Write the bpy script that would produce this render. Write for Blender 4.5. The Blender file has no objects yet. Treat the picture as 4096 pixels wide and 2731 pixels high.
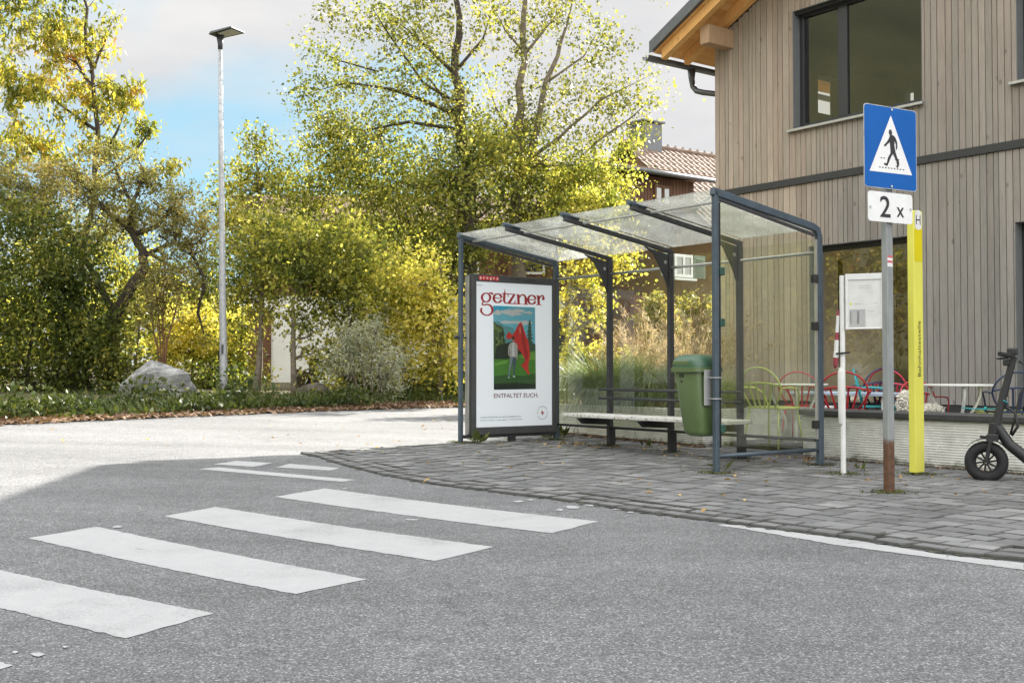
import bpy, math, random
import numpy as np
from mathutils import Vector, Matrix, noise as mnoise

random.seed(11)
rng = np.random.default_rng(5)
sc = bpy.context.scene
col = sc.collection
PI = math.pi
V = Vector

# ------------------------------------------------------------------ camera model (photo pixels, 4096 wide)
F, CX, CY = 4500.0, 2048.0, 1365.5
PITCH = math.atan((1483 - CY) / F)
CAMZ = 1.0
cp_, sp_ = math.cos(PITCH), math.sin(PITCH)

def ray(px, py):
    x = (px - CX) / F
    u = (CY - py) / F
    return V((x, cp_ - sp_ * u, sp_ + cp_ * u))

def at(px, py, Y):                       # point on a sight line at forward distance Y
    r = ray(px, py)
    k = Y / r.y
    return V((r.x * k, Y, CAMZ + r.z * k))

def atd(dx, dy, Y):
    return at(dx * 1.7415, dy * 1.7415, Y)

def gz(x, y):                            # the lie of the land: level at the stop, rising gently to the far left
    s = min(-0.9 * x + 0.436 * y, 60.0)
    w = 0.6
    a = (s - 4.2) / w
    return 0.028 * w * (a if a > 30 else math.log1p(math.exp(a)))

def ground(px, py):
    r = ray(px, py)
    k = 8.0
    for _ in range(60):
        z = gz(r.x * k, r.y * k)
        k = 0.5 * k + 0.5 * min(max((z - CAMZ) / r.z if r.z < -1e-4 else 80.0, 1.0), 80.0)
    return V((r.x * k, r.y * k, gz(r.x * k, r.y * k)))

def on_plane(px, py, p0, n):
    r = ray(px, py)
    o = V((0, 0, CAMZ))
    k = (p0 - o).dot(n) / r.dot(n)
    return o + r * k

L = V((-0.5969, 0.8023, 0.0))            # along the street front, away to the left
R_ = -L
D = V((0.8023, 0.5969, 0.0))             # away from the street
UP = V((0, 0, 1))

# ------------------------------------------------------------------ mesh helper
ROOT = {}
class MB:
    def __init__(s):
        s.v = []; s.f = []; s.m = []
    def add(s, vs, fs, mi=0):
        o = len(s.v)
        s.v += [tuple(p) for p in vs]
        for f in fs:
            s.f.append(tuple(i + o for i in f)); s.m.append(mi)
        return s
    def hexa(s, p, mi=0):                # p[0..3] bottom ring, p[4..7] top ring
        return s.add(p, [(3, 2, 1, 0), (4, 5, 6, 7), (0, 1, 5, 4), (1, 2, 6, 5), (2, 3, 7, 6), (3, 0, 4, 7)], mi)
    def box(s, c, ax, ay, az, mi=0):     # centre and half-extent vectors
        c = V(c); ax = V(ax); ay = V(ay); az = V(az)
        if ax.cross(ay).dot(az) < 0: ax = -ax
        p = [c - ax - ay - az, c + ax - ay - az, c + ax + ay - az, c - ax + ay - az,
             c - ax - ay + az, c + ax - ay + az, c + ax + ay + az, c - ax + ay + az]
        return s.hexa(p, mi)
    def bar(s, a, b, w, h, up=UP, mi=0):  # rectangular bar from a to b
        a = V(a); b = V(b); d = (b - a)
        dn = d.normalized()
        sd = dn.cross(up)
        if sd.length < 1e-4: sd = dn.cross(V((1, 0, 0)))
        sd.normalize()
        u2 = sd.cross(dn)
        return s.box((a + b) / 2, d / 2, sd * (w / 2), u2 * (h / 2), mi)
    def tube(s, pts, rad, n=8, cap=True, mi=0):
        pts = [V(p) for p in pts]
        if not hasattr(rad, '__len__'): rad = [rad] * len(pts)
        rings = []
        ref = None
        for i, p in enumerate(pts):
            d = (pts[min(i + 1, len(pts) - 1)] - pts[max(i - 1, 0)])
            d = d.normalized() if d.length > 1e-9 else V((0, 0, 1))
            if ref is None:
                ref = V((1, 0, 0)) if abs(d.x) < 0.8 else V((0, 1, 0))
            ref = (ref - d * ref.dot(d))
            ref = ref.normalized() if ref.length > 1e-6 else d.orthogonal().normalized()
            b = d.cross(ref)
            rings.append([p + (ref * math.cos(2 * PI * k / n) + b * math.sin(2 * PI * k / n)) * rad[i] for k in range(n)])
        return s.loft(rings, cap, mi)
    def loft(s, rings, cap=True, mi=0):
        n = len(rings[0]); vs = [p for r in rings for p in r]; fs = []
        for i in range(len(rings) - 1):
            for k in range(n):
                k2 = (k + 1) % n
                fs.append((i * n + k, i * n + k2, (i + 1) * n + k2, (i + 1) * n + k))
        if cap:
            fs.append(tuple(range(n - 1, -1, -1)))
            fs.append(tuple((len(rings) - 1) * n + k for k in range(n)))
        return s.add(vs, fs, mi)
    def prism(s, poly, off, mi=0):
        n = len(poly); off = V(off)
        vs = [V(p) for p in poly] + [V(p) + off for p in poly]
        fs = [tuple(range(n - 1, -1, -1)), tuple(range(n, 2 * n))]
        fs += [(k, (k + 1) % n, n + (k + 1) % n, n + k) for k in range(n)]
        return s.add(vs, fs, mi)
    def poly(s, pts, mi=0):
        return s.add(pts, [tuple(range(len(pts)))], mi)
    def ball(s, c, r, n=10, m=7, mi=0):
        c = V(c)
        if not hasattr(r, '__len__'): r = (r, r, r)
        rings = []
        for i in range(m + 1):
            a = -PI / 2 + PI * i / m
            q = max(math.cos(a), 0.02)
            rings.append([c + V((r[0] * q * math.cos(2 * PI * k / n), r[1] * q * math.sin(2 * PI * k / n), r[2] * math.sin(a))) for k in range(n)])
        return s.loft(rings, True, mi)
    def build(s, name, mat, parent=None, smooth=False, bevel=0.0, seg=1, auto=0):
        base = ROOT.get(parent.name, V((0, 0, 0))) if parent else V((0, 0, 0))
        me = bpy.data.meshes.new(name)
        me.from_pydata([(p[0] - base.x, p[1] - base.y, p[2] - base.z) for p in s.v], [], s.f)
        mats = mat if isinstance(mat, (list, tuple)) else [mat]
        for mm in mats: me.materials.append(mm)
        if len(mats) > 1: me.polygons.foreach_set('material_index', s.m)
        if smooth: me.polygons.foreach_set('use_smooth', [True] * len(s.f))
        me.update()
        o = bpy.data.objects.new(name, me); col.objects.link(o)
        if parent:
            o.parent = parent; ROOT[o.name] = base
        else:
            ROOT[o.name] = V((0, 0, 0))
        if bevel:
            b = o.modifiers.new('edge', 'BEVEL'); b.width = bevel; b.segments = seg; b.limit_method = 'ANGLE'; b.angle_limit = 0.6
        if auto:
            me.set_sharp_from_angle(angle=auto)
        return o

def tag(o, label=None, cat=None, group=None, kind=None):
    if label: o['label'] = label
    if cat: o['category'] = cat
    if group: o['group'] = group
    if kind: o['kind'] = kind
    return o

def thing(name, loc, label, cat, group=None, kind='thing'):
    o = bpy.data.objects.new(name, None); col.objects.link(o)
    o.empty_display_size = 0.2
    o.location = loc; ROOT[o.name] = V(loc)
    return tag(o, label, cat, group, kind)

def fastmesh(name, verts, nper, mat, parent=None, idx=None):
    """verts (N*nper,3) array of separate polygons of nper corners"""
    base = ROOT.get(parent.name, V((0, 0, 0))) if parent else V((0, 0, 0))
    verts = np.asarray(verts, dtype=np.float64) - np.array(base)
    nv = len(verts); nf = nv // nper
    me = bpy.data.meshes.new(name)
    me.vertices.add(nv); me.vertices.foreach_set('co', verts.astype(np.float32).ravel())
    me.loops.add(nv); me.loops.foreach_set('vertex_index', np.arange(nv, dtype=np.int32))
    me.polygons.add(nf)
    me.polygons.foreach_set('loop_start', np.arange(0, nv, nper, dtype=np.int32))
    me.update(calc_edges=True)
    me.materials.append(mat)
    o = bpy.data.objects.new(name, me); col.objects.link(o)
    if parent: o.parent = parent; ROOT[o.name] = base
    else: ROOT[o.name] = V((0, 0, 0))
    return o

# ------------------------------------------------------------------ materials
def newmat(name):
    m = bpy.data.materials.new(name); m.use_nodes = True
    nt = m.node_tree; nt.nodes.clear()
    return m, nt

class NT:
    def __init__(s, nt): s.nt = nt
    def n(s, t, **kw):
        nd = s.nt.nodes.new(t)
        for k, v in kw.items():
            if k.startswith('i_'):
                key = k[2:].replace('_', ' ')
                nd.inputs[key].default_value = v
            else: setattr(nd, k, v)
        return nd
    def l(s, a, b): s.nt.links.new(a, b)
    def math(s, op, a, b=None, clamp=False):
        nd = s.n('ShaderNodeMath', operation=op); nd.use_clamp = clamp
        for i, x in enumerate((a, b)):
            if x is None: continue
            if isinstance(x, (int, float)): nd.inputs[i].default_value = x
            else: s.l(x, nd.inputs[i])
        return nd.outputs[0]
    def mix(s, fac, a, b, blend='MIX'):
        nd = s.n('ShaderNodeMix', data_type='RGBA', blend_type=blend)
        for i, x in ((0, fac), (6, a), (7, b)):
            if isinstance(x, (int, float)): nd.inputs[i].default_value = x
            elif isinstance(x, (tuple, list)): nd.inputs[i].default_value = (x[0], x[1], x[2], 1)
            else: s.l(x, nd.inputs[i])
        return nd.outputs[2]
    def ramp(s, fac, stops, interp='LINEAR'):
        nd = s.n('ShaderNodeValToRGB'); cr = nd.color_ramp; cr.interpolation = interp
        while len(cr.elements) < len(stops): cr.elements.new(0.5)
        for e, (p, c) in zip(cr.elements, stops):
            e.position = p
            e.color = (c[0], c[1], c[2], 1) if hasattr(c, '__len__') else (c, c, c, 1)
        if fac is not None: s.l(fac, nd.inputs[0])
        return nd.outputs[0]
    def noise(s, scale, detail=4, vec=None, rough=0.55, dist=0.0):
        nd = s.n('ShaderNodeTexNoise'); nd.inputs['Scale'].default_value = scale
        nd.inputs['Detail'].default_value = detail; nd.inputs['Roughness'].default_value = rough
        nd.inputs['Distortion'].default_value = dist
        if vec is not None: s.l(vec, nd.inputs['Vector'])
        return nd.outputs['Fac']
    def coord(s, scale=None, kind='Object'):
        tc = s.n('ShaderNodeTexCoord'); o = tc.outputs[kind]
        if scale:
            mp = s.n('ShaderNodeMapping'); mp.inputs['Scale'].default_value = scale
            s.l(o, mp.inputs[0]); o = mp.outputs[0]
        return o
    def world(s, scale=None, rotz=0):
        g = s.n('ShaderNodeNewGeometry').outputs['Position']
        mp = s.n('ShaderNodeMapping')
        mp.inputs['Scale'].default_value = scale or (1, 1, 1)
        mp.inputs['Rotation'].default_value = (0, 0, rotz)
        s.l(g, mp.inputs[0]); return mp.outputs[0]

def rgb(h):
    def c(x):
        x /= 255.0
        return x / 12.92 if x <= 0.04045 else ((x + 0.055) / 1.055) ** 2.4
    return (c(h[0]), c(h[1]), c(h[2]))

def simple(name, base, rough=0.6, metal=0.0, var=0.12, vs=6.0, bump=0.0, bs=80.0, island=0.0, spec=0.5, coat=0.0):
    m, nt = newmat(name); N = NT(nt)
    b = N.n('ShaderNodeBsdfPrincipled')
    b.inputs['Roughness'].default_value = rough; b.inputs['Metallic'].default_value = metal
    b.inputs['Specular IOR Level'].default_value = spec
    b.inputs['Coat Weight'].default_value = coat
    out = N.n('ShaderNodeOutputMaterial')
    vec = N.world()
    c = tuple(base)
    lo = tuple(x * (1 - var) for x in c); hi = tuple(min(1, x * (1 + var)) for x in c)
    colr = N.ramp(N.noise(vs, 5, vec), [(0.3, lo), (0.7, hi)])
    if island:
        g = N.n('ShaderNodeNewGeometry')
        k = N.math('MULTIPLY_ADD', g.outputs['Random Per Island'], 2 * island)
        k.node.inputs[2].default_value = 1 - island
        hsv = N.n('ShaderNodeHueSaturation'); N.l(colr, hsv.inputs['Color']); N.l(k, hsv.inputs['Value'])
        colr = hsv.outputs[0]
    N.l(colr, b.inputs['Base Color'])
    rn = N.math('MULTIPLY_ADD', N.noise(vs * 3, 3, vec), 0.25); rn.node.inputs[2].default_value = max(0.03, rough - 0.12)
    N.l(rn, b.inputs['Roughness'])
    if bump:
        bp = N.n('ShaderNodeBump'); bp.inputs['Strength'].default_value = bump; bp.inputs['Distance'].default_value = 0.01
        N.l(N.noise(bs, 4, vec), bp.inputs['Height']); N.l(bp.outputs[0], b.inputs['Normal'])
    N.l(b.outputs[0], out.inputs[0])
    return m

def leafmat(name, stops, trans=0.5, rough=0.45, tcol=(1.25, 1.2, 0.7)):
    m, nt = newmat(name); N = NT(nt)
    g = N.n('ShaderNodeNewGeometry')
    big = N.math('ADD', N.math('MULTIPLY', N.noise(0.5, 2, N.world()), 0.4), N.math('MULTIPLY', N.noise(2.1, 3, N.world()), 0.6))
    f = N.math('ADD', N.math('MULTIPLY', g.outputs['Random Per Island'], 0.55), N.math('MULTIPLY', N.math('SUBTRACT', big, 0.38), 1.9), clamp=True)
    c = N.ramp(f, stops)
    b = N.n('ShaderNodeBsdfPrincipled'); b.inputs['Roughness'].default_value = rough
    b.inputs['Specular IOR Level'].default_value = 0.22
    N.l(c, b.inputs['Base Color'])
    t = N.n('ShaderNodeBsdfTranslucent')
    N.l(N.mix(1.0, c, tcol, 'MULTIPLY'), t.inputs[0])
    mx = N.n('ShaderNodeMixShader'); mx.inputs[0].default_value = trans
    N.l(b.outputs[0], mx.inputs[1]); N.l(t.outputs[0], mx.inputs[2])
    out = N.n('ShaderNodeOutputMaterial'); N.l(mx.outputs[0], out.inputs[0])
    return m

def glassmat(name, tint, haze=0.0, hazecol=(0.8, 0.85, 0.8), ior=1.5, boost=1.0, rough=0.0):
    m, nt = newmat(name); N = NT(nt)
    tr = N.n('ShaderNodeBsdfTransparent'); tr.inputs[0].default_value = (*tint, 1)
    gl = N.n('ShaderNodeBsdfGlossy'); gl.inputs['Roughness'].default_value = rough
    fr = N.n('ShaderNodeFresnel'); fr.inputs[0].default_value = ior
    k = N.math('MULTIPLY', fr.outputs[0], boost, clamp=True)
    mx = N.n('ShaderNodeMixShader'); N.l(k, mx.inputs[0]); N.l(tr.outputs[0], mx.inputs[1]); N.l(gl.outputs[0], mx.inputs[2])
    res = mx.outputs[0]
    if haze:
        df = N.n('ShaderNodeBsdfDiffuse'); df.inputs[0].default_value = (*hazecol, 1)
        tl = N.n('ShaderNodeBsdfTranslucent'); tl.inputs[0].default_value = (*hazecol, 1)
        ad = N.n('ShaderNodeMixShader'); ad.inputs[0].default_value = 0.85
        N.l(df.outputs[0], ad.inputs[1]); N.l(tl.outputs[0], ad.inputs[2])
        hz = N.ramp(N.noise(2.2, 6, N.world(), 0.65), [(0.3, haze * 0.45), (0.72, haze * 1.6)])
        m2 = N.n('ShaderNodeMixShader'); N.l(hz, m2.inputs[0]); N.l(res, m2.inputs[1]); N.l(ad.outputs[0], m2.inputs[2])
        res = m2.outputs[0]
    out = N.n('ShaderNodeOutputMaterial'); N.l(res, out.inputs[0])
    return m

def asphalt():
    m, nt = newmat('asphalt'); N = NT(nt); vec = N.world()
    b = N.n('ShaderNodeBsdfPrincipled'); b.inputs['Roughness'].default_value = 0.85
    b.inputs['Specular IOR Level'].default_value = 0.3
    vo = N.n('ShaderNodeTexVoronoi'); vo.inputs['Scale'].default_value = 135; N.l(vec, vo.inputs['Vector'])
    sepx = N.n('ShaderNodeSeparateColor'); N.l(vo.outputs['Color'], sepx.inputs[0])
    stone = N.ramp(sepx.outputs[0], [(0.0, 0.09), (0.45, 0.142), (0.85, 0.195), (0.98, 0.34)])
    edge = N.ramp(vo.outputs['Distance'], [(0.25, 1.0), (0.8, 0.6)])
    c = N.mix(1.0, stone, edge, 'MULTIPLY')
    fine = N.ramp(N.noise(320, 2, vec), [(0.3, 0.7), (0.7, 1.3)])
    c = N.mix(1.0, c, fine, 'MULTIPLY')
    big = N.ramp(N.noise(0.45, 5, vec, 0.6), [(0.3, 0.86), (0.72, 1.14)])
    c = N.mix(1.0, c, big, 'MULTIPLY')
    mid = N.ramp(N.noise(6, 4, vec, 0.6), [(0.35, 0.9), (0.7, 1.1)])
    c = N.mix(1.0, c, mid, 'MULTIPLY')
    c = N.mix(1.0, c, (1.10, 1.10, 1.12), 'MULTIPLY')
    # lanes polished by tyres, a dull oil line, fine cracks
    track = N.ramp(N.noise(0.9, 3, N.world((0.12, 1.2, 1), 0.64), 0.5), [(0.35, 0.88), (0.65, 1.12)])
    c = N.mix(1.0, c, track, 'MULTIPLY')
    vc = N.n('ShaderNodeTexVoronoi', feature='DISTANCE_TO_EDGE'); vc.inputs['Scale'].default_value = 0.42
    wv = N.n('ShaderNodeVectorMath', operation='ADD'); N.l(vec, wv.inputs[0])
    ns = N.n('ShaderNodeTexNoise'); ns.inputs['Scale'].default_value = 2.5; ns.inputs['Detail'].default_value = 8; N.l(vec, ns.inputs['Vector'])
    sc2 = N.n('ShaderNodeVectorMath', operation='SCALE'); sc2.inputs['Scale'].default_value = 0.7; N.l(ns.outputs['Color'], sc2.inputs[0])
    N.l(sc2.outputs[0], wv.inputs[1]); N.l(wv.outputs[0], vc.inputs['Vector'])
    crack = N.math('MULTIPLY', N.ramp(vc.outputs['Distance'], [(0.0015, 0.35), (0.005, 0.0)]), N.ramp(N.noise(0.35, 2, vec), [(0.5, 0.0), (0.58, 1.0)]))
    c = N.mix(crack, c, (0.03, 0.03, 0.03))
    # a few dark tar stains
    st = N.ramp(N.noise(2.3, 6, vec, 0.7), [(0.66, 0.0), (0.75, 0.5)])
    c = N.mix(st, c, (0.07, 0.07, 0.07))
    N.l(c, b.inputs['Base Color'])
    bp = N.n('ShaderNodeBump'); bp.inputs['Strength'].default_value = 0.35; bp.inputs['Distance'].default_value = 0.003
    N.l(N.math('SUBTRACT', 1.0, vo.outputs['Distance']), bp.inputs['Height']); N.l(bp.outputs[0], b.inputs['Normal'])
    out = N.n('ShaderNodeOutputMaterial'); N.l(b.outputs[0], out.inputs[0])
    return m

def roadpaint():
    m, nt = newmat('road_paint'); N = NT(nt); vec = N.world()
    b = N.n('ShaderNodeBsdfPrincipled'); b.inputs['Roughness'].default_value = 0.7
    base = N.ramp(N.noise(9, 6, vec, 0.65), [(0.3, (0.345, 0.345, 0.35)), (0.7, (0.385, 0.385, 0.385))])
    sp = N.ramp(N.noise(170, 3, vec), [(0.3, 0.82), (0.6, 1.05)])
    base = N.mix(1.0, base, sp, 'MULTIPLY')
    # worn specks and streaks along the driving line show the asphalt
    w1 = N.noise(60, 6, N.world((1, 4.5, 1), 0.9), 0.75)
    w2 = N.noise(1.4, 3, vec)
    wear = N.ramp(N.math('ADD', N.math('MULTIPLY', w1, 0.75), N.math('MULTIPLY', w2, 0.42)), [(0.655, 0.0), (0.67, 0.9)])
    c = N.mix(wear, base, (0.2, 0.2, 0.2))
    N.l(c, b.inputs['Base Color'])
    bp = N.n('ShaderNodeBump'); bp.inputs['Strength'].default_value = 0.3; bp.inputs['Distance'].default_value = 0.003
    N.l(N.noise(140, 3, vec), bp.inputs['Height']); N.l(bp.outputs[0], b.inputs['Normal'])
    out = N.n('ShaderNodeOutputMaterial'); N.l(b.outputs[0], out.inputs[0])
    return m

def pavermat():
    m, nt = newmat('paver_stone'); N = NT(nt); vec = N.world()
    g = N.n('ShaderNodeNewGeometry')
    b = N.n('ShaderNodeBsdfPrincipled'); b.inputs['Roughness'].default_value = 0.85
    c = N.ramp(g.outputs['Random Per Island'], [(0.0, (0.105, 0.105, 0.106)), (0.5, (0.14, 0.14, 0.14)), (0.9, (0.175, 0.175, 0.174)), (1.0, (0.225, 0.223, 0.22))])
    c = N.mix(1.0, c, N.ramp(N.noise(240, 3, vec), [(0.3, 0.72), (0.7, 1.28)]), 'MULTIPLY')
    c = N.mix(1.0, c, N.ramp(N.noise(1.1, 5, vec, 0.65), [(0.3, 0.75), (0.7, 1.2)]), 'MULTIPLY')
    c = N.mix(1.0, c, N.ramp(N.noise(14, 4, vec), [(0.3, 0.9), (0.7, 1.1)]), 'MULTIPLY')
    N.l(c, b.inputs['Base Color'])
    bp = N.n('ShaderNodeBump'); bp.inputs['Strength'].default_value = 0.5; bp.inputs['Distance'].default_value = 0.004
    N.l(N.noise(110, 5, vec), bp.inputs['Height']); N.l(bp.outputs[0], b.inputs['Normal'])
    out = N.n('ShaderNodeOutputMaterial'); N.l(b.outputs[0], out.inputs[0])
    return m

def jointmat():
    m, nt = newmat('mossy_joint'); N = NT(nt); vec = N.world()
    b = N.n('ShaderNodeBsdfPrincipled'); b.inputs['Roughness'].default_value = 0.95
    c = N.ramp(N.noise(0.9, 5, vec, 0.6), [(0.46, (0.055, 0.053, 0.05)), (0.64, (0.085, 0.088, 0.045)), (0.75, (0.12, 0.125, 0.04))])
    c = N.mix(1.0, c, N.ramp(N.noise(60, 3, vec), [(0.3, 0.5), (0.7, 1.4)]), 'MULTIPLY')
    N.l(c, b.inputs['Base Color'])
    out = N.n('ShaderNodeOutputMaterial'); N.l(b.outputs[0], out.inputs[0])
    return m

def claddingmat(name, stops, knot=0.55, grain=1.0, silver=False):
    m, nt = newmat(name); N = NT(nt)
    g = N.n('ShaderNodeNewGeometry')
    b = N.n('ShaderNodeBsdfPrincipled'); b.inputs['Roughness'].default_value = 0.75
    rp = g.outputs['Random Per Island']
    off = N.n('ShaderNodeCombineXYZ'); N.l(N.math('MULTIPLY', rp, 57.0), off.inputs[2]); N.l(N.math('MULTIPLY', rp, 13.0), off.inputs[0])
    va = N.n('ShaderNodeVectorMath', operation='ADD'); N.l(g.outputs['Position'], va.inputs[0]); N.l(off.outputs[0], va.inputs[1])
    mp = N.n('ShaderNodeMapping'); mp.inputs['Scale'].default_value = (1, 1, 0.06); N.l(va.outputs[0], mp.inputs[0])
    grain_ = N.ramp(N.noise(55, 5, mp.outputs[0], 0.6), [(0.3, 1 - 0.16 * grain), (0.7, 1 + 0.13 * grain)])
    c = N.ramp(rp, stops)
    c = N.mix(1.0, c, grain_, 'MULTIPLY')
    if silver:       # boards turn greyer and darker to the right, more so lower down
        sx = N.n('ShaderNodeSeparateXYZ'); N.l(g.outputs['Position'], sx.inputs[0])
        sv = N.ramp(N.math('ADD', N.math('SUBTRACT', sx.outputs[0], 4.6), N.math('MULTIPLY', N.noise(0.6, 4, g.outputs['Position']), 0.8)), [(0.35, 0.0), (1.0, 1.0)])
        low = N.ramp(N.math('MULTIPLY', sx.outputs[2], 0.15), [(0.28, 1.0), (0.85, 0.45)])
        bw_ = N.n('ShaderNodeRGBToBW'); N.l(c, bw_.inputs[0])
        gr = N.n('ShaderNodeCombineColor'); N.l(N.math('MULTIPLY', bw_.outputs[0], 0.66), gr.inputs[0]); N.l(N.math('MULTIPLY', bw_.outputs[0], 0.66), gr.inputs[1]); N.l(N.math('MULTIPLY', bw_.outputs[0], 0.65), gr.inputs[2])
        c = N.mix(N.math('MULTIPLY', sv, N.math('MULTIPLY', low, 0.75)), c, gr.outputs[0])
    patch = N.ramp(N.noise(0.8, 4, va.outputs[0], 0.6), [(0.3, 0.88), (0.7, 1.1)])
    c = N.mix(1.0, c, patch, 'MULTIPLY')
    mk = N.n('ShaderNodeMapping'); mk.inputs['Scale'].default_value = (1, 1, 0.62); N.l(va.outputs[0], mk.inputs[0])
    vk = N.n('ShaderNodeTexVoronoi'); vk.inputs['Scale'].default_value = 4.0; N.l(mk.outputs[0], vk.inputs['Vector'])
    kn = N.ramp(vk.outputs['Distance'], [(0.045, knot), (0.12, 0.0)])
    c = N.mix(kn, c, (0.06, 0.045, 0.035))
    N.l(c, b.inputs['Base Color'])
    bp = N.n('ShaderNodeBump'); bp.inputs['Strength'].default_value = 0.25; bp.inputs['Distance'].default_value = 0.004
    N.l(N.noise(55, 5, mp.outputs[0]), bp.inputs['Height']); N.l(bp.outputs[0], b.inputs['Normal'])
    out = N.n('ShaderNodeOutputMaterial'); N.l(b.outputs[0], out.inputs[0])
    return m

def stainedwall(name, base, stain, ts=1.0):
    """pale concrete with dirt streaks and a mossy foot (stains of its own, by height)"""
    m, nt = newmat(name); N = NT(nt); vec = N.world()
    b = N.n('ShaderNodeBsdfPrincipled'); b.inputs['Roughness'].default_value = 0.85
    c = N.ramp(N.noise(5, 5, vec, 0.6), [(0.3, tuple(x * 0.82 for x in base)), (0.7, tuple(min(1, x * 1.12) for x in base))])
    streak = N.ramp(N.noise(7, 5, N.world((1, 1, 0.09)), 0.7), [(0.62, 0.0), (0.74, 0.6)])
    c = N.mix(streak, c, stain)
    sx = N.n('ShaderNodeSeparateXYZ'); N.l(vec, sx.inputs[0])
    h = N.math('ADD', sx.outputs[2], N.math('MULTIPLY', N.noise(9, 4, vec), -0.22))
    foot = N.ramp(N.math('ADD', h, 0.08), [(0.0, 0.85), (0.07, 0.0)])
    c = N.mix(foot, c, (0.07, 0.075, 0.035))
    N.l(c, b.inputs['Base Color'])
    out = N.n('ShaderNodeOutputMaterial'); N.l(b.outputs[0], out.inputs[0])
    return m

def heightmix(name, low, high, z0, z1, rough=0.55, metal_hi=0.0, nz=0.35):
    """bare metal whose foot has rusted up to an uneven line"""
    m, nt = newmat(name); N = NT(nt); vec = N.world()
    b = N.n('ShaderNodeBsdfPrincipled'); b.inputs['Roughness'].default_value = rough
    sx = N.n('ShaderNodeSeparateXYZ'); N.l(vec, sx.inputs[0])
    h = N.math('ADD', sx.outputs[2], N.math('MULTIPLY', N.math('SUBTRACT', N.noise(22, 5, vec, 0.65), 0.5), nz))
    f = N.ramp(h, [(z0, 0.0), (z1, 1.0)])
    lo = N.ramp(N.noise(30, 5, vec), [(0.3, tuple(x * 0.6 for x in low)), (0.7, tuple(x * 1.35 for x in low))])
    hi = N.ramp(N.noise(14, 5, N.world((1, 1, 0.3))), [(0.3, tuple(x * 0.85 for x in high)), (0.7, tuple(min(1, x * 1.15) for x in high))])
    N.l(N.mix(f, lo, hi), b.inputs['Base Color'])
    N.l(N.math('MULTIPLY', f, metal_hi), b.inputs['Metallic'])
    out = N.n('ShaderNodeOutputMaterial'); N.l(b.outputs[0], out.inputs[0])
    return m

def peelwood():
    m, nt = newmat('peeling_paint_wood'); N = NT(nt)
    vec = N.world((0.35, 1, 1), 0.93)
    b = N.n('ShaderNodeBsdfPrincipled'); b.inputs['Roughness'].default_value = 0.7
    f = N.ramp(N.noise(26, 6, vec, 0.7), [(0.53, 0.0), (0.6, 1.0)])
    N.l(N.mix(f, (0.62, 0.61, 0.59), (0.26, 0.22, 0.19)), b.inputs['Base Color'])
    out = N.n('ShaderNodeOutputMaterial'); N.l(b.outputs[0], out.inputs[0])
    return m

def rockmat(name, a, c_, b_):
    m, nt = newmat(name); N = NT(nt); vec = N.world()
    b = N.n('ShaderNodeBsdfPrincipled'); b.inputs['Roughness'].default_value = 0.9
    c = N.ramp(N.noise(2.6, 9, N.world((1, 1, 2.2)), 0.72, 0.6), [(0.3, a), (0.5, c_), (0.68, b_)])
    c = N.mix(1.0, c, N.ramp(N.noise(38, 4, vec), [(0.3, 0.75), (0.7, 1.2)]), 'MULTIPLY')
    N.l(c, b.inputs['Base Color'])
    bp = N.n('ShaderNodeBump'); bp.inputs['Strength'].default_value = 0.8; bp.inputs['Distance'].default_value = 0.03
    N.l(N.noise(9, 8, vec, 0.7), bp.inputs['Height']); N.l(bp.outputs[0], b.inputs['Normal'])
    out = N.n('ShaderNodeOutputMaterial'); N.l(b.outputs[0], out.inputs[0])
    return m

def soilmat():
    m, nt = newmat('verge_soil'); N = NT(nt); vec = N.world()
    b = N.n('ShaderNodeBsdfPrincipled'); b.inputs['Roughness'].default_value = 0.95
    c = N.ramp(N.noise(3, 8, vec, 0.7), [(0.3, (0.05, 0.04, 0.022)), (0.5, (0.085, 0.07, 0.03)), (0.65, (0.11, 0.10, 0.035)), (0.8, (0.20, 0.13, 0.07))])
    N.l(c, b.inputs['Base Color'])
    bp = N.n('ShaderNodeBump'); bp.inputs['Strength'].default_value = 0.9; bp.inputs['Distance'].default_value = 0.03
    N.l(N.noise(25, 6, vec), bp.inputs['Height']); N.l(bp.outputs[0], b.inputs['Normal'])
    out = N.n('ShaderNodeOutputMaterial'); N.l(b.outputs[0], out.inputs[0])
    return m

M = {}
M['asphalt'] = asphalt(); M['paint'] = roadpaint(); M['paver'] = pavermat(); M['joint'] = jointmat(); M['soil'] = soilmat()
M['steel'] = simple('blue_grey_coated_steel', (0.062, 0.085, 0.108), 0.45, 0.2, 0.16, 9, 0.05, 60)
M['darksteel'] = simple('dark_grey_steel', (0.045, 0.046, 0.05), 0.5, 0.2, 0.15, 9)
M['casegrey'] = simple('charcoal_case', (0.062, 0.062, 0.064), 0.45, 0.1, 0.1, 7)
M['alu'] = simple('brushed_aluminium', (0.48, 0.48, 0.47), 0.35, 0.7, 0.1, 12)
M['galv'] = simple('galvanised_steel', (0.36, 0.37, 0.38), 0.5, 0.25, 0.25, 16, 0.05, 40)
M['black'] = simple('black_plastic', (0.018, 0.018, 0.019), 0.5, 0, 0.2, 10)
M['rubber'] = simple('black_rubber', (0.014, 0.014, 0.015), 0.8, 0, 0.2, 20, 0.3, 120)
M['darkgreen'] = simple('dark_green_clamp', (0.015, 0.06, 0.045), 0.5)
M['paverside'] = simple('sett_side', (0.075, 0.075, 0.07), 0.95, 0, 0.3, 12)
M['tapered'] = simple('faded_red_tape', (0.25, 0.035, 0.05), 0.6, 0, 0.25, 30)
M['palered'] = simple('faded_red_band', (0.5, 0.13, 0.15), 0.6)
M['bin'] = simple('moss_green_plastic', (0.08, 0.122, 0.045), 0.32, 0, 0.14, 3.5, 0.02, 30, coat=0.15)
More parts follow.
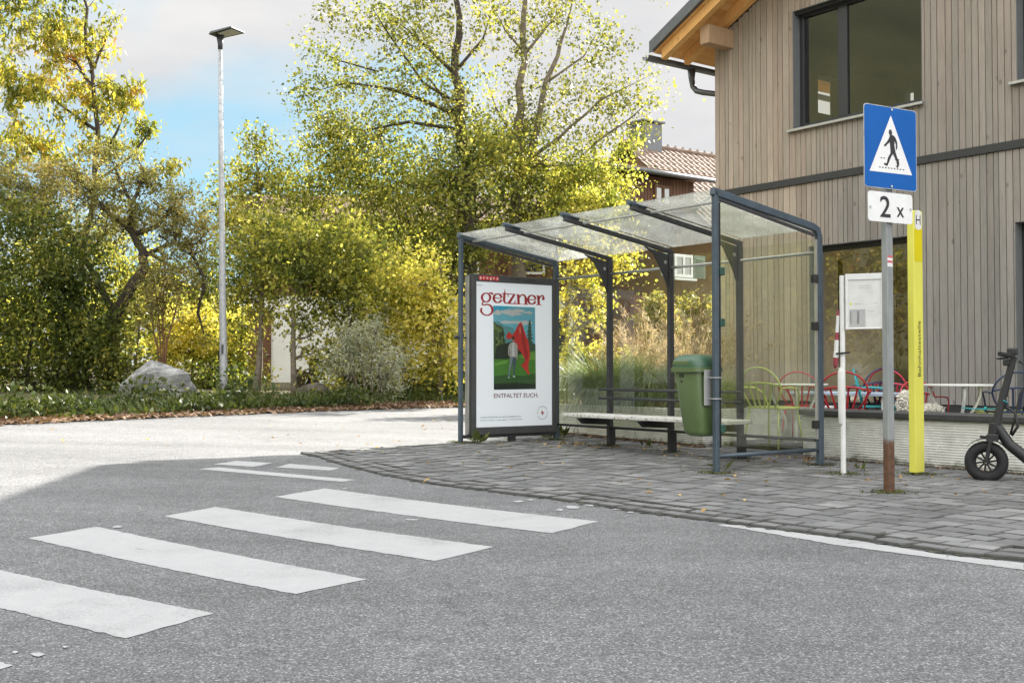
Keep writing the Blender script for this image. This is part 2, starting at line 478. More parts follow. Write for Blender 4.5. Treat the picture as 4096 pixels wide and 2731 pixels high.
M['binlid'] = simple('bottle_green_plastic', (0.04, 0.10, 0.055), 0.33, 0, 0.14, 4, 0.02, 30, coat=0.15)
M['blue'] = simple('sign_blue', (0.001, 0.088, 0.34), 0.5, 0, 0.05, 3, spec=0.2)
M['white'] = simple('white_enamel', (0.68, 0.68, 0.67), 0.42, 0, 0.06, 8)
M['offwhite'] = simple('off_white_sheet', (0.62, 0.62, 0.60), 0.55, 0, 0.08, 9)
M['ink'] = simple('black_print', (0.012, 0.012, 0.015), 0.6, 0, 0.1)
M['red'] = simple('red_print', (0.55, 0.03, 0.035), 0.55, 0, 0.06, 9)
M['yellow'] = simple('yellow_enamel', (0.66, 0.63, 0.10), 0.42, 0, 0.05, 3)
M['yellowdark'] = simple('deep_yellow_film', (0.62, 0.52, 0.0), 0.42, 0, 0.04, 3)
M['signpole'] = heightmix('sign_post_metal', (0.10, 0.048, 0.025), (0.25, 0.265, 0.265), 0.42, 0.47, 0.5, 0.25, 0.12)
M['peel'] = peelwood()
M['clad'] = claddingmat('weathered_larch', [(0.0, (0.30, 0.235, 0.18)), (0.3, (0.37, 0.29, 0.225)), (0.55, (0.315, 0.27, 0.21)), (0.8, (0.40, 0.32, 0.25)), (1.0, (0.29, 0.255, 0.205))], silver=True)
M['freshwood'] = claddingmat('fresh_spruce', [(0.0, (0.68, 0.33, 0.09)), (0.5, (0.76, 0.41, 0.13)), (1.0, (0.80, 0.47, 0.17))], 0.4, 0.7)
M['agedwood'] = claddingmat('aged_beam_spruce', [(0.0, (0.36, 0.23, 0.13)), (1.0, (0.40, 0.26, 0.15))], 0.4, 0.9)
M['timber'] = claddingmat('brown_timber', [(0.0, (0.10, 0.042, 0.022)), (0.5, (0.14, 0.062, 0.032)), (1.0, (0.17, 0.085, 0.045))], 0.3, 1.4)
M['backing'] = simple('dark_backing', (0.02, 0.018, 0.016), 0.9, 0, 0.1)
M['winframe'] = simple('anthracite_frame', (0.028, 0.029, 0.031), 0.45, 0, 0.1)
M['reveal'] = simple('grey_reveal', (0.16, 0.17, 0.17), 0.6, 0, 0.08)
M['room'] = simple('beige_interior', (0.40, 0.36, 0.29), 0.9, 0, 0.15, 1.5)
M['pane'] = glassmat('window_pane', (0.80, 0.80, 0.72), 0.0, boost=4.0)
M['shelterglass'] = glassmat('shelter_glass', (0.93, 0.965, 0.87), 0.03, (0.85, 0.87, 0.78), boost=1.7)
M['roofglass'] = glassmat('dirty_roof_glass', (0.965, 0.975, 0.93), 0.17, (0.95, 0.95, 0.9), boost=0.6, rough=0.01)
M['caseglass'] = glassmat('case_glass', (0.97, 0.98, 0.98), 0.0, boost=0.8)
M['ribs'] = stainedwall('ribbed_concrete', (0.80, 0.79, 0.76), (0.16, 0.14, 0.10))
M['cap'] = simple('dark_wall_cap', (0.05, 0.05, 0.05), 0.5, 0, 0.2, 8)
M['stucco'] = simple('tan_stucco', (0.42, 0.29, 0.18), 0.9, 0, 0.1, 3, 0.2, 40)
M['whitewall'] = simple('white_plaster', (0.82, 0.81, 0.79), 0.9, 0, 0.06, 2, 0.15, 40)
M['tile'] = simple('clay_tile', (0.205, 0.145, 0.11), 0.85, 0, 0.22, 5, 0.1, 40, island=0.15)
M['oldtile'] = simple('brown_roof_tile', (0.13, 0.075, 0.05), 0.9, 0, 0.25, 6)
M['zinc'] = simple('zinc_sheet', (0.12, 0.125, 0.13), 0.45, 0.5, 0.15)
M['curtain'] = simple('white_curtain', (0.6, 0.6, 0.58), 0.9)
M['shutter'] = simple('grey_green_shutter', (0.20, 0.24, 0.19), 0.7)
M['rock'] = rockmat('grey_boulder', (0.06, 0.06, 0.06), (0.19, 0.19, 0.185), (0.42, 0.41, 0.39))
M['rockb'] = rockmat('brown_boulder', (0.08, 0.07, 0.055), (0.17, 0.15, 0.125), (0.27, 0.24, 0.20))
M['bark'] = simple('dark_bark', (0.055, 0.042, 0.032), 0.95, 0, 0.35, 10, 0.8, 40)
M['barkgrey'] = simple('grey_bark', (0.17, 0.14, 0.105), 0.95, 0, 0.35, 9, 0.8, 35)
M['twig'] = simple('red_brown_twig', (0.16, 0.075, 0.04), 0.9, 0, 0.3, 10)
M['l_cherry'] = leafmat('cherry_leaf', [(0.0, (0.06, 0.085, 0.02)), (0.35, (0.16, 0.19, 0.04)), (0.6, (0.38, 0.36, 0.06)), (0.85, (0.60, 0.47, 0.11)), (1.0, (0.55, 0.23, 0.08))], 0.58)
M['l_green'] = leafmat('green_leaf', [(0.0, (0.05, 0.07, 0.02)), (0.4, (0.14, 0.17, 0.045)), (0.62, (0.31, 0.32, 0.075)), (0.85, (0.56, 0.52, 0.13)), (1.0, (0.74, 0.67, 0.25))], 0.58)
M['l_dark'] = leafmat('dark_green_leaf', [(0.0, (0.035, 0.055, 0.014)), (0.5, (0.10, 0.13, 0.03)), (0.75, (0.21, 0.22, 0.05)), (0.9, (0.48, 0.42, 0.09)), (1.0, (0.64, 0.55, 0.15))], 0.55)
M['l_yellow'] = leafmat('yellow_leaf', [(0.0, (0.06, 0.09, 0.02)), (0.28, (0.22, 0.24, 0.045)), (0.55, (0.56, 0.51, 0.11)), (0.8, (0.78, 0.68, 0.20)), (1.0, (0.84, 0.76, 0.36))], 0.62)
M['l_mixed'] = leafmat('yellow_green_leaf', [(0.0, (0.05, 0.07, 0.02)), (0.35, (0.14, 0.17, 0.04)), (0.58, (0.35, 0.36, 0.075)), (0.8, (0.65, 0.59, 0.15)), (1.0, (0.78, 0.70, 0.28))], 0.6)
M['l_upper'] = leafmat('thin_crown_leaf', [(0.0, (0.05, 0.065, 0.02)), (0.45, (0.14, 0.155, 0.045)), (0.75, (0.30, 0.29, 0.08)), (1.0, (0.56, 0.49, 0.14))], 0.45)
M['l_olive'] = leafmat('olive_brown_leaf', [(0.0, (0.08, 0.088, 0.033)), (0.35, (0.19, 0.19, 0.065)), (0.75, (0.38, 0.34, 0.13)), (1.0, (0.52, 0.38, 0.17))], 0.5)
M['l_silver'] = leafmat('silver_leaf', [(0.0, (0.20, 0.23, 0.15)), (0.6, (0.38, 0.40, 0.28)), (1.0, (0.56, 0.54, 0.36))], 0.4, 0.6, (1.0, 1.0, 0.8))
M['l_litter'] = leafmat('dry_leaf', [(0.0, (0.085, 0.052, 0.035)), (0.5, (0.18, 0.112, 0.075)), (0.8, (0.30, 0.205, 0.135)), (1.0, (0.42, 0.32, 0.18))], 0.15, 0.7)
M['l_fallen'] = leafmat('fallen_yellow_leaf', [(0.0, (0.20, 0.10, 0.04)), (0.5, (0.42, 0.27, 0.10)), (1.0, (0.60, 0.46, 0.20))], 0.2, 0.6)
M['l_grass'] = leafmat('grass_blade', [(0.0, (0.025, 0.04, 0.012)), (0.5, (0.055, 0.08, 0.02)), (0.8, (0.11, 0.12, 0.035)), (1.0, (0.30, 0.24, 0.11))], 0.25)
M['l_fountain'] = leafmat('fountain_grass', [(0.0, (0.07, 0.10, 0.035)), (0.5, (0.18, 0.235, 0.09)), (0.9, (0.32, 0.36, 0.17)), (1.0, (0.5, 0.45, 0.26))], 0.4)
M['l_straw'] = leafmat('straw_grass', [(0.0, (0.12, 0.08, 0.045)), (0.4, (0.34, 0.255, 0.155)), (0.8, (0.58, 0.48, 0.33)), (1.0, (0.76, 0.69, 0.55))], 0.4, 0.6, (1.1, 1.0, 0.8))
M['l_weed'] = leafmat('verge_weed_leaf', [(0.0, (0.02, 0.032, 0.010)), (0.5, (0.05, 0.072, 0.018)), (0.85, (0.10, 0.12, 0.03)), (1.0, (0.22, 0.21, 0.05))], 0.3)
M['l_moss'] = leafmat('moss_crumb', [(0.0, (0.03, 0.028, 0.02)), (0.6, (0.07, 0.075, 0.025)), (1.0, (0.13, 0.14, 0.03))], 0.05, 0.9)
M['hill'] = simple('forest_hill', (0.060, 0.062, 0.028), 0.95, 0, 0.4, 0.02)
for nm, c in (('ch_red', (0.42, 0.02, 0.03)), ('ch_teal', (0.02, 0.28, 0.30)), ('ch_navy', (0.02, 0.03, 0.07)), ('ch_lime', (0.55, 0.60, 0.18)), ('ch_white', (0.7, 0.7, 0.68))):
    M[nm] = simple(nm, c, 0.4, 0, 0.06)
M['fur'] = simple('cream_fleece', (0.82, 0.79, 0.71), 0.95, 0, 0.1, 10)
M['paleblue'] = simple('pale_blue_table', (0.42, 0.50, 0.62), 0.5)
# ------------------------------------------------------------------ camera, light, sky
cam = bpy.data.cameras.new('camera'); co = bpy.data.objects.new('camera', cam); col.objects.link(co)
cam.sensor_width = 36.0; cam.lens = 36.0 * F / 4096.0
cam.clip_start = 0.05; cam.clip_end = 3000
co.location = (0, 0, CAMZ); co.rotation_euler = (PI / 2 + PITCH, 0, 0)
sc.camera = co
SUN_AZ = V((0.585, 0.811, 0)).normalized(); SUN_EL = math.radians(31.5)
sdir = SUN_AZ * math.cos(SUN_EL) + UP * math.sin(SUN_EL)
sl = bpy.data.lights.new('sun', 'SUN'); sl.energy = 5.0; sl.angle = math.radians(0.5); sl.color = (1.0, 0.95, 0.86)
so = bpy.data.objects.new('sun', sl); col.objects.link(so)
so.rotation_euler = sdir.to_track_quat('Z', 'Y').to_euler(); so.location = (20, 30, 30)

w = bpy.data.worlds.new('World'); sc.world = w; w.use_nodes = True
nt = w.node_tree; nt.nodes.clear(); N = NT(nt)
sky = N.n('ShaderNodeTexSky', sky_type='NISHITA'); sky.sun_disc = False
sky.sun_elevation = SUN_EL; sky.sun_rotation = math.atan2(SUN_AZ.x, SUN_AZ.y)
sky.air_density = 1.0; sky.dust_density = 0.6; sky.ozone_density = 2.0
tc = N.n('ShaderNodeTexCoord')
mp = N.n('ShaderNodeMapping'); mp.inputs['Scale'].default_value = (1.0, 1.0, 2.6); mp.inputs['Location'].default_value = (0.33, 0.1, 0.55)
N.l(tc.outputs['Generated'], mp.inputs[0])
cl = N.noise(2.6, 7, mp.outputs[0], 0.52, 0.35)
sep = N.n('ShaderNodeSeparateXYZ'); N.l(tc.outputs['Generated'], sep.inputs[0])
def toward(v, lo, hi, amt):
    v = V(v).normalized(); dn_ = N.n('ShaderNodeVectorMath', operation='DOT_PRODUCT'); N.l(tc.outputs['Generated'], dn_.inputs[0]); dn_.inputs[1].default_value = v
    return N.ramp(dn_.outputs['Value'], [(lo, 0.0), (hi, amt)])
cl = N.math('ADD', cl, toward((-0.30, 0.92, 0.36), 0.972, 0.999, 0.14))
cl = N.math('ADD', cl, toward((0.16, 0.95, 0.24), 0.975, 0.999, 0.08))
mask = N.ramp(cl, [(0.34, 0.10), (0.44, 0.5), (0.55, 1.0)])
cl2 = N.noise(5.0, 6, mp.outputs[0], 0.55)
ccol = N.ramp(cl2, [(0.3, (2.55, 2.59, 2.68)), (0.7, (3.25, 3.2, 3.16))])
skyc = N.mix(1.0, N.mix(0.9, sky.outputs[0], (1.2, 2.75, 3.6)), (0.95, 0.96, 0.97), 'MULTIPLY')
base = N.mix(mask, skyc, ccol)
# unseen sky overhead and behind the viewer is brightened to fill the shade
dt = N.n('ShaderNodeVectorMath', operation='DOT_PRODUCT'); N.l(tc.outputs['Generated'], dt.inputs[0]); dt.inputs[1].default_value = (0.05, 0.96, 0.27)
br = N.ramp(dt.outputs['Value'], [(0.0, 1.0), (0.45, 1.0), (0.86, 0.0)])
deck = N.mix(mask, (8.5, 8.8, 9.2), (10.5, 10.55, 10.5))
base = N.mix(br, base, deck)
bg = N.n('ShaderNodeBackground'); bg.inputs[1].default_value = 0.0775
N.l(base, bg.inputs[0])
wo = N.n('ShaderNodeOutputWorld'); N.l(bg.outputs[0], wo.inputs[0])
sc.view_settings.view_transform = 'Standard'; sc.view_settings.look = 'None'
sc.view_settings.exposure = 1.85; sc.view_settings.gamma = 1.0
sc.cycles.max_bounces = 8; sc.cycles.transparent_max_bounces = 16
sc.cycles.diffuse_bounces = 3; sc.cycles.glossy_bounces = 3; sc.cycles.transmission_bounces = 4
sc.cycles.use_denoising = True
sc.cycles.caustics_reflective = False; sc.cycles.caustics_refractive = False
sc.cycles.sample_clamp_indirect = 8

# ------------------------------------------------------------------ ground sheets
def sheet(name, xs, ys, mat, lift=0.0, inside=None):
    vs = []; fs = []; nx = len(xs)
    for y in ys:
        for x in xs: vs.append((x, y, gz(x, y) + lift))
    for j in range(len(ys) - 1):
        for i in range(nx - 1):
            fs.append((j * nx + i, j * nx + i + 1, (j + 1) * nx + i + 1, (j + 1) * nx + i))
    mb = MB(); mb.add(vs, fs)
    return mb.build(name, mat, smooth=True)

def spread(a, b, c, d, step, far):
    r = [a - (c - a)] if False else []
    k = list(np.arange(a, b, step)) + [b]
    lo = []; x = a; s = step
    while x > c: s *= 1.5; x -= s; lo.append(x)
    hi = []; x = b; s = step
    while x < d: s *= 1.5; x += s; hi.append(x)
    return lo[::-1] + k + hi

road = sheet('road', spread(-16, 14, -700, 700, 0.5, 0), spread(-4, 34, -300, 900, 0.5, 0), M['asphalt'])
tag(road, kind='structure')

def strip_quad(mb, q, nu=12, nv=4, lift=0.0028):     # bilinear patch of four ground points laid on the land
    vs = []; fs = []
    nu *= 5; nv = max(nv, 4)
    la = (q[1] - q[0]).length; lb = (q[3] - q[0]).length
    for j in range(nv + 1):
        for i in range(nu + 1):
            a = i / nu; b = j / nv
            # the paint film's edge is never quite straight
            if j in (0, nv): b += random.uniform(-1, 1) * 0.006 / lb + 0.008 / lb * mnoise.noise((i * 0.35, q[0].x * 9 + j, 0))
            if i in (0, nu): a += random.uniform(-1, 1) * 0.008 / la
            p = (q[0] * (1 - a) + q[1] * a) * (1 - b) + (q[3] * (1 - a) + q[2] * a) * b
            vs.append((p.x, p.y, gz(p.x, p.y) + lift))
    for j in range(nv):
        for i in range(nu):
            k = j * (nu + 1) + i
            fs.append((k, k + 1, k + nu + 2, k + nu + 1))
    mb.add(vs, fs)

def gp(*pts): return [ground(*p) for p in pts]
# zebra bars, far edge first; corners from left-near round
bars = [
    gp((1098, 1987), (2207, 2133), (2394, 2086), (1299, 1953)),
    gp((654, 2065.5), (1743, 2244), (1974, 2187.5), (863, 2027)),
    gp((113, 2153), (1177, 2376), (1473, 2318), (388, 2107)),
    gp((-470, 2310), (501, 2554), (854, 2454), (-190, 2239)),
]
q4 = bars[3]; q3 = bars[2]
bars.append(gp((-1087, 2575), (-330, 2775), (57, 2662), (-700, 2465)))
for i, q in enumerate(bars):
    mb = MB(); strip_quad(mb, q, 16, 5)
    tag(mb.build('crosswalk_bar', M['paint']), kind='structure')
for q in (gp((793, 1876), (1368, 1927), (1421, 1919), (872, 1869)), gp((854, 1857), (1015, 1867), (1089, 1852), (946, 1843)), gp((1103, 1869), (1318, 1882), (1362, 1872), (1159, 1855))):
    mb = MB(); strip_quad(mb, q, 10, 2)
    tag(mb.build('road_marking', M['paint']), kind='structure')
mb = MB()
top = [(2890, 2098), (2990, 2103), (3442, 2166), (3790, 2222), (4096, 2253), (4500, 2310)]
bot = [(2870, 2102), (2950, 2112), (3355, 2181), (3790, 2239), (4096, 2281), (4500, 2345)]
for i in range(5):
    strip_quad(mb, gp(bot[i], bot[i + 1], top[i + 1], top[i]), 5, 1, 0.003)
tag(mb.build('edge_line_marking', M['paint']), kind='structure')
# paint remnants beside the kerb
mb = MB()
for (x, y, a, b) in ((2290, 2030, 40, 7), (2240, 2040, 18, 4), (2390, 2022, 60, 5), (2470, 2038, 25, 4), (2520, 2050, 20, 3), (2075, 2006, 22, 4), (2120, 2000, 20, 3), (150, 2620, 30, 10), (60, 2610, 14, 7), (260, 2590, 12, 5), (560, 2195, 18, 3), (470, 2108, 30, 4), (1650, 2080, 30, 3), (1380, 1955, 14, 2)):
    c = ground(x, y); n = 9
    pts = []
    for k in range(n):
        rr = 0.6 + 0.5 * random.random()
        g = ground(x + a * rr * math.cos(2 * PI * k / n), y + b * rr * math.sin(2 * PI * k / n))
        pts.append((g.x, g.y, g.z + 0.0045))
    mb.poly(pts)
tag(mb.build('paint_remnant_marking', M['paint']), kind='structure')

# ------------------------------------------------------------------ pavement of worn square setts
kerb_px = [(1201, 1815), (1260, 1827), (1323, 1849), (1515, 1898), (1741, 1940), (2003, 1974), (2246, 2003), (2508, 2044), (2786, 2080), (2929, 2098), (3309, 2147), (3442, 2163), (3790, 2216), (4096, 2249), (4700, 2325)]
kerb = [ground(*p) for p in kerb_px]
left_px = [(1201, 1815), (1350, 1803), (1515, 1794), (1700, 1782), (1846, 1772), (2020, 1762), (2250, 1750)]
leftb = [ground(*p) for p in left_px]
P0 = ground(2865, 1904); P0.z = 0.0
W0 = ground(3215, 1838); W1 = ground(2816, 1795)
poly = [(p.x, p.y) for p in leftb] + [((W1 + L * 3.4).x, (W1 + L * 3.4).y), (W1.x + D.x * 7, W1.y + D.y * 7), (W0.x + D.x * 7 + R_.x * 9, W0.y + D.y * 7 + R_.y * 9)] + [(p.x, p.y) for p in kerb[::-1]]
def inpoly(x, y, P=poly):
    c = False; j = len(P) - 1
    for i in range(len(P)):
        xi, yi = P[i]; xj, yj = P[j]
        if (yi > y) != (yj > y) and x < (xj - xi) * (y - yi) / (yj - yi) + xi: c = not c
        j = i
    return c
def segdist(x, y, pts):
    best = 1e9
    for a, b in zip(pts, pts[1:]):
        dx, dy = b.x - a.x, b.y - a.y
        t = max(0, min(1, ((x - a.x) * dx + (y - a.y) * dy) / (dx * dx + dy * dy)))
        best = min(best, math.hypot(a.x + t * dx - x, a.y + t * dy - y))
    return best
# joint bed
bed = MB(); st = 0.1
for i in range(-20, 220):
    for j in range(10, 230):
        x = -4 + i * st * 0.5 if False else -6 + (i + 20) * st
        y = 3 + (j - 10) * st
        if inpoly(x + st / 2, y + st / 2) and segdist(x + st / 2, y + st / 2, kerb) > 0.02 and segdist(x + st / 2, y + st / 2, leftb) > 0.16:
            bed.add([(x, y, gz(x, y) + 0.006), (x + st, y, gz(x + st, y) + 0.006), (x + st, y + st, gz(x + st, y + st) + 0.006), (x, y + st, gz(x, y + st) + 0.006)], [(0, 1, 2, 3)])
tag(bed.build('pavement_bed', M['joint']), kind='structure')
def sett(mb, c, ex, ey, h=0.03, rough=0.006, bev=0.008):
    cs = []
    for sx, sy in ((-1, -1), (1, -1), (1, 1), (-1, 1)):
        p = c + ex * sx * (1 + random.uniform(-rough, rough) * 6) + ey * sy * (1 + random.uniform(-rough, rough) * 6)
        cs.append(p)
    z = gz(c.x, c.y) + h + random.uniform(-0.003, 0.003)
    tx, ty = random.uniform(-0.012, 0.012), random.uniform(-0.012, 0.012)
    def zz(p): return z + (p.x - c.x) * tx + (p.y - c.y) * ty
    lo = [V((p.x, p.y, gz(c.x, c.y) - 0.02)) for p in cs]
    mid = [V((p.x, p.y, zz(p) - bev)) for p in cs]
    k = 1 - bev / max(ex.length, 0.02)
    hi = []
    for p in cs:
        q = c + (p - c) * k
        hi.append(V((q.x, q.y, zz(q))))
    vs = lo + mid + hi; o = len(mb.v)
    mb.add(vs, [(8, 9, 10, 11)])
    for a in (0, 4):
        for i in range(4):
            j = (i + 1) % 4
            mb.f.append((o + a + i, o + a + j, o + a + 4 + j, o + a + 4 + i)); mb.m.append(1)
pv = MB()
rowd = 0.20
for r in range(-40, 70):
    base = P0 + D * (r * rowd)
    s = -9.0 + random.uniform(0, 0.2)
    while s < 8.0:
        ln = random.choice((0.19, 0.22, 0.26, 0.30))
        c = base + L * (s + ln / 2)
        s += ln
        if c.y < 2.5 or c.y > 24: continue
        if c.x / max(c.y, 1) > 0.62: continue
        if not inpoly(c.x, c.y): continue
        dk = segdist(c.x, c.y, kerb)
        if dk < 0.30 or segdist(c.x, c.y, leftb) < 0.11: continue
        if (c - P0).dot(D) > 2.0 and (c - P0).dot(L) > -1.2 and (c - P0).dot(L) < 1.6 and (c - P0).dot(D) > 3.0: continue
        sett(pv, c, L * (ln / 2 - 0.0075), D * (rowd / 2 - 0.0075), 0.027, 0.012, 0.0055)
tag(pv.build('pavement', [M['paver'], M['paverside']]), kind='structure')
kb = MB()
for row, offs in enumerate((0.075, 0.225)):
    acc = []
    for a, b in zip(kerb, kerb[1:]):
        n = max(2, int((b - a).length / 0.02))
        for k in range(n): acc.append(a.lerp(b, k / n))
    i = 0; pos = 0.0
    cur = acc[0]; run = 0.0; ln = 0.2; start = acc[0]
    for p in acc[1:]:
        if (p - start).length >= ln:
            d = (p - start); d.z = 0; ln_ = d.length; d.normalize()
            nrm = V((-d.y, d.x, 0))
            c = (p + start) / 2 + nrm * (offs + random.uniform(-0.008, 0.008))
            if c.y > 2.6: sett(kb, V((c.x, c.y, 0)), d * (ln_ / 2 - 0.012), nrm * (0.064), 0.022 + 0.007 * row, 0.035, 0.008)
            start = p; ln = random.uniform(0.16, 0.26)
for a, b in zip(leftb, leftb[1:]):
    n = max(1, round((b - a).length / 0.25)); d = (b - a) / n
    dn = V((d.x, d.y, 0)); ll = dn.length; dn.normalize(); nrm = V((dn.y, -dn.x, 0))
    for k in range(n):
        c = a + d * (k + 0.5) + nrm * 0.05
        sett(kb, V((c.x, c.y, 0)), dn * (ll / 2 - 0.006), nrm * 0.05, 0.026, 0.015, 0.012)
tag(kb.build('kerb', [M['paver'], M['paverside']]), kind='structure')

# verge across the road
vl_px = [(0, 1700), (350, 1684), (700, 1668), (1050, 1654), (1400, 1640), (1846, 1628)]
vl = [ground(*p) for p in vl_px]
dl = (vl[0] - vl[2]); dl.z = 0
vl = [vl[0] + dl * 6, vl[0] + dl * 2, vl[0] + dl] + vl + [vl[-1] + V((4.0, 0.9, 0)), vl[-1] + V((14.0, 2.0, 0)), vl[-1] + V((60.0, 5.0, 0))]
fine = []
for a, b in zip(vl, vl[1:]):
    n = max(1, min(20, int((b - a).length / 0.6)))
    for k in range(n): fine.append(a.lerp(b, k / n))
fine.append(vl[-1])
offs = [0, 0.25, 0.6, 1.2, 2.2, 4, 7, 12, 20, 40, 120]
vs = []; fs = []
for p in fine:
    for o in offs:
        x, y = p.x - 0.1 * o, p.y + o
        lift = 0.012 + min(o, 1.2) * 0.06 + (0.03 * mnoise.noise((x * 1.3, y * 1.3, 0)) if o > 0.2 else 0)
        vs.append((x, y, gz(x, y) + lift))
no = len(offs)
for i in range(len(fine) - 1):
    for j in range(no - 1):
        fs.append((i * no + j, (i + 1) * no + j, (i + 1) * no + j + 1, i * no + j + 1))
mb = MB(); mb.add(vs, fs)
tag(mb.build('verge_ground', M['soil'], smooth=True), kind='structure')
def verge_z(x, y):
    # front line y at this x
    for a, b in zip(fine, fine[1:]):
        if min(a.x, b.x) <= x <= max(a.x, b.x):
            yl = a.y + (b.y - a.y) * (x - a.x) / (b.x - a.x + 1e-9)
            o = max(0, y - yl)
            return gz(x, y) + 0.012 + min(o, 1.2) * 0.06
    return gz(x, y) + 0.05
def verge_line(x):
    for a, b in zip(fine, fine[1:]):
        if min(a.x, b.x) <= x <= max(a.x, b.x):
            return a.y + (b.y - a.y) * (x - a.x) / (b.x - a.x + 1e-9)
    return 25.0
# wooded slopes of the valley, to the left and behind the viewer
vs = []; fs = []; na = 60
for i in range(na + 1):
    a = math.radians(122 + 150 * i / na)            # measured from +X; left and behind
    hgt = 250 + 80 * mnoise.noise((i * 0.17, 0.3, 0)) + 22 * mnoise.noise((i * 0.9, 1.3, 0))
    fade = min(1, i / 10, (na - i) / 6)
    for rr, hh in ((330, -3), (420, 0.45), (520, 0.8), (640, 1.0), (800, 0.8)):
        z = hh if hh < 0 else hgt * hh * fade
        vs.append((rr * math.cos(a), rr * math.sin(a), z + (8 * mnoise.noise((rr * 0.05, i * 0.8, 2)) if hh > 0 else 0)))
for i in range(na):
    for j in range(4):
        fs.append((i * 5 + j, i * 5 + j + 1, (i + 1) * 5 + j + 1, (i + 1) * 5 + j))
mb = MB(); mb.add(vs, fs)
tag(mb.build('hills', M['hill'], smooth=True), kind='structure')
# ------------------------------------------------------------------ the timber clad building
C0 = V((3.52, 19.3, 0))
def fac(px, py, n=0.0):
    p = on_plane(px, py, C0 + D * n, D) - C0
    return p.dot(R_), p.z
def FP(t, n, z): return C0 + R_ * t + D * n + UP * z
EAVE, SLOPE, RIDGE = fac(2868, 160)[1], 0.48, 7.6
def ztop(t): return EAVE + SLOPE * min(t, 2 * RIDGE - t)
bld = thing('clad_building', C0, 'large timber clad building with a gable, dark windows and grey brown vertical boards', 'building')
uw0, uwt = fac(3174, 49); _, uws = fac(3174, 520); uw1, _ = fac(3691, 300)
_, uws = fac(3155, 524)
lw0, lwt = fac(3240, 985); lw1, _ = fac(3640, 985); lwt = fac(3295, 981)[1]
bz = fac(3500, 674)[1]
rw0, rws = fac(4072, 322); 
ro0, rot = fac(4064, 890)
clb = fac(3800, 1618)[1]
UW = (uw0, uw1, uws, uwt); LW = (lw0, lw1, 0.15, lwt); RW = (rw0, rw0 + 2.4, uws, uwt); RO = (ro0, ro0 + 1.6, 0.1, rot)
OPEN = [UW, LW, RW, RO]
BAND = (bz - 0.055, bz + 0.055)
print('FACADE', EAVE, UW, LW, bz, clb, RW, RO)
def wall_grid(mb, t0, t1, z0, z1, ops, n0, n1):
    ts = sorted({t0, t1} | {a for o in ops for a in o[:2] if t0 < a < t1}); zs = sorted({z0, z1} | {a for o in ops for a in o[2:] if z0 < a < z1})
    for a, b in zip(ts, ts[1:]):
        run = None
        for c, d in zip(zs, zs[1:]):
            tm, zm = (a + b) / 2, (c + d) / 2
            if any(o[0] < tm < o[1] and o[2] < zm < o[3] for o in ops): continue
            mb.hexa([FP(a, n0, c), FP(b, n0, c), FP(b, n1, c), FP(a, n1, c), FP(a, n0, d), FP(b, n0, d), FP(b, n1, d), FP(a, n1, d)])
mb = MB()
BD = 4.8
wall_grid(mb, 0.02, 2 * RIDGE, 0.0, EAVE, OPEN, 0.03, 0.24)
mb.prism([FP(0.02, 0.03, EAVE), FP(2 * RIDGE, 0.03, EAVE), FP(RIDGE, 0.03, ztop(RIDGE) - 0.02)], D * 0.21)
# flank, far flank and rear wall with two window openings seen through the rooms
rc = on_plane(3618, 368, C0 + D * BD, D) - C0; rd = on_plane(3655, 412, C0 + D * BD, D) - C0
ROPS = [(5.0, 6.2, 4.4, 5.6), (rc.dot(R_), rd.dot(R_), rd.z - 0.2, rc.z), (0.9, 8.5, 0.6, 2.75)]  # wide last opening is added so sun brightens the ground floor
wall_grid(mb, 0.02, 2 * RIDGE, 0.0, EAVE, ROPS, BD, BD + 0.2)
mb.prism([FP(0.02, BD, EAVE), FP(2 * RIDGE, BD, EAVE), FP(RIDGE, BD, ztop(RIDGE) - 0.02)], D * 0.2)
def flk(px, py, t=0.13):
    p = on_plane(px, py, C0 + R_ * t, R_) - C0
    return p.dot(D), p.z
fa, fb_ = flk(3252, 302), flk(3347, 475)
ga, gb = flk(3328, 1040), flk(3352, 1500)
FOPS = [(fa[0], fb_[0], fb_[1], min(fa[1], EAVE - 0.05)), (ga[0], gb[0], 0.12, ga[1])]
print('FLANK', FOPS)
def flank_grid(mb, t0, t1, n0, n1, z0, z1, ops):
    ns = sorted({n0, n1} | {q for o in ops for q in o[:2] if n0 < q < n1}); zs = sorted({z0, z1} | {q for o in ops for q in o[2:] if z0 < q < z1})
    for p, q in zip(ns, ns[1:]):
        for r, s in zip(zs, zs[1:]):
            if any(o[0] < (p + q) / 2 < o[1] and o[2] < (r + s) / 2 < o[3] for o in ops): continue
            mb.hexa([FP(t0, p, r), FP(t1, p, r), FP(t1, q, r), FP(t0, q, r), FP(t0, p, s), FP(t1, p, s), FP(t1, q, s), FP(t0, q, s)])
flank_grid(mb, 0.02, 0.24, 0.24, BD, 0.0, EAVE, FOPS)
mb.hexa([FP(2 * RIDGE - 0.22, 0.24, 0), FP(2 * RIDGE, 0.24, 0), FP(2 * RIDGE, BD, 0), FP(2 * RIDGE - 0.22, BD, 0), FP(2 * RIDGE - 0.22, 0.24, EAVE), FP(2 * RIDGE, 0.24, EAVE), FP(2 * RIDGE, BD, EAVE), FP(2 * RIDGE - 0.22, BD, EAVE)])
mb.build('wall', M['backing'], bld)
mb = MB()
fz = bz - 0.25
mb.hexa([FP(0.24, 0.25, fz), FP(14.9, 0.25, fz), FP(14.9, BD - 0.01, fz), FP(0.24, BD - 0.01, fz), FP(0.24, 0.25, fz + 0.3), FP(14.9, 0.25, fz + 0.3), FP(14.9, BD - 0.01, fz + 0.3), FP(0.24, BD - 0.01, fz + 0.3)])
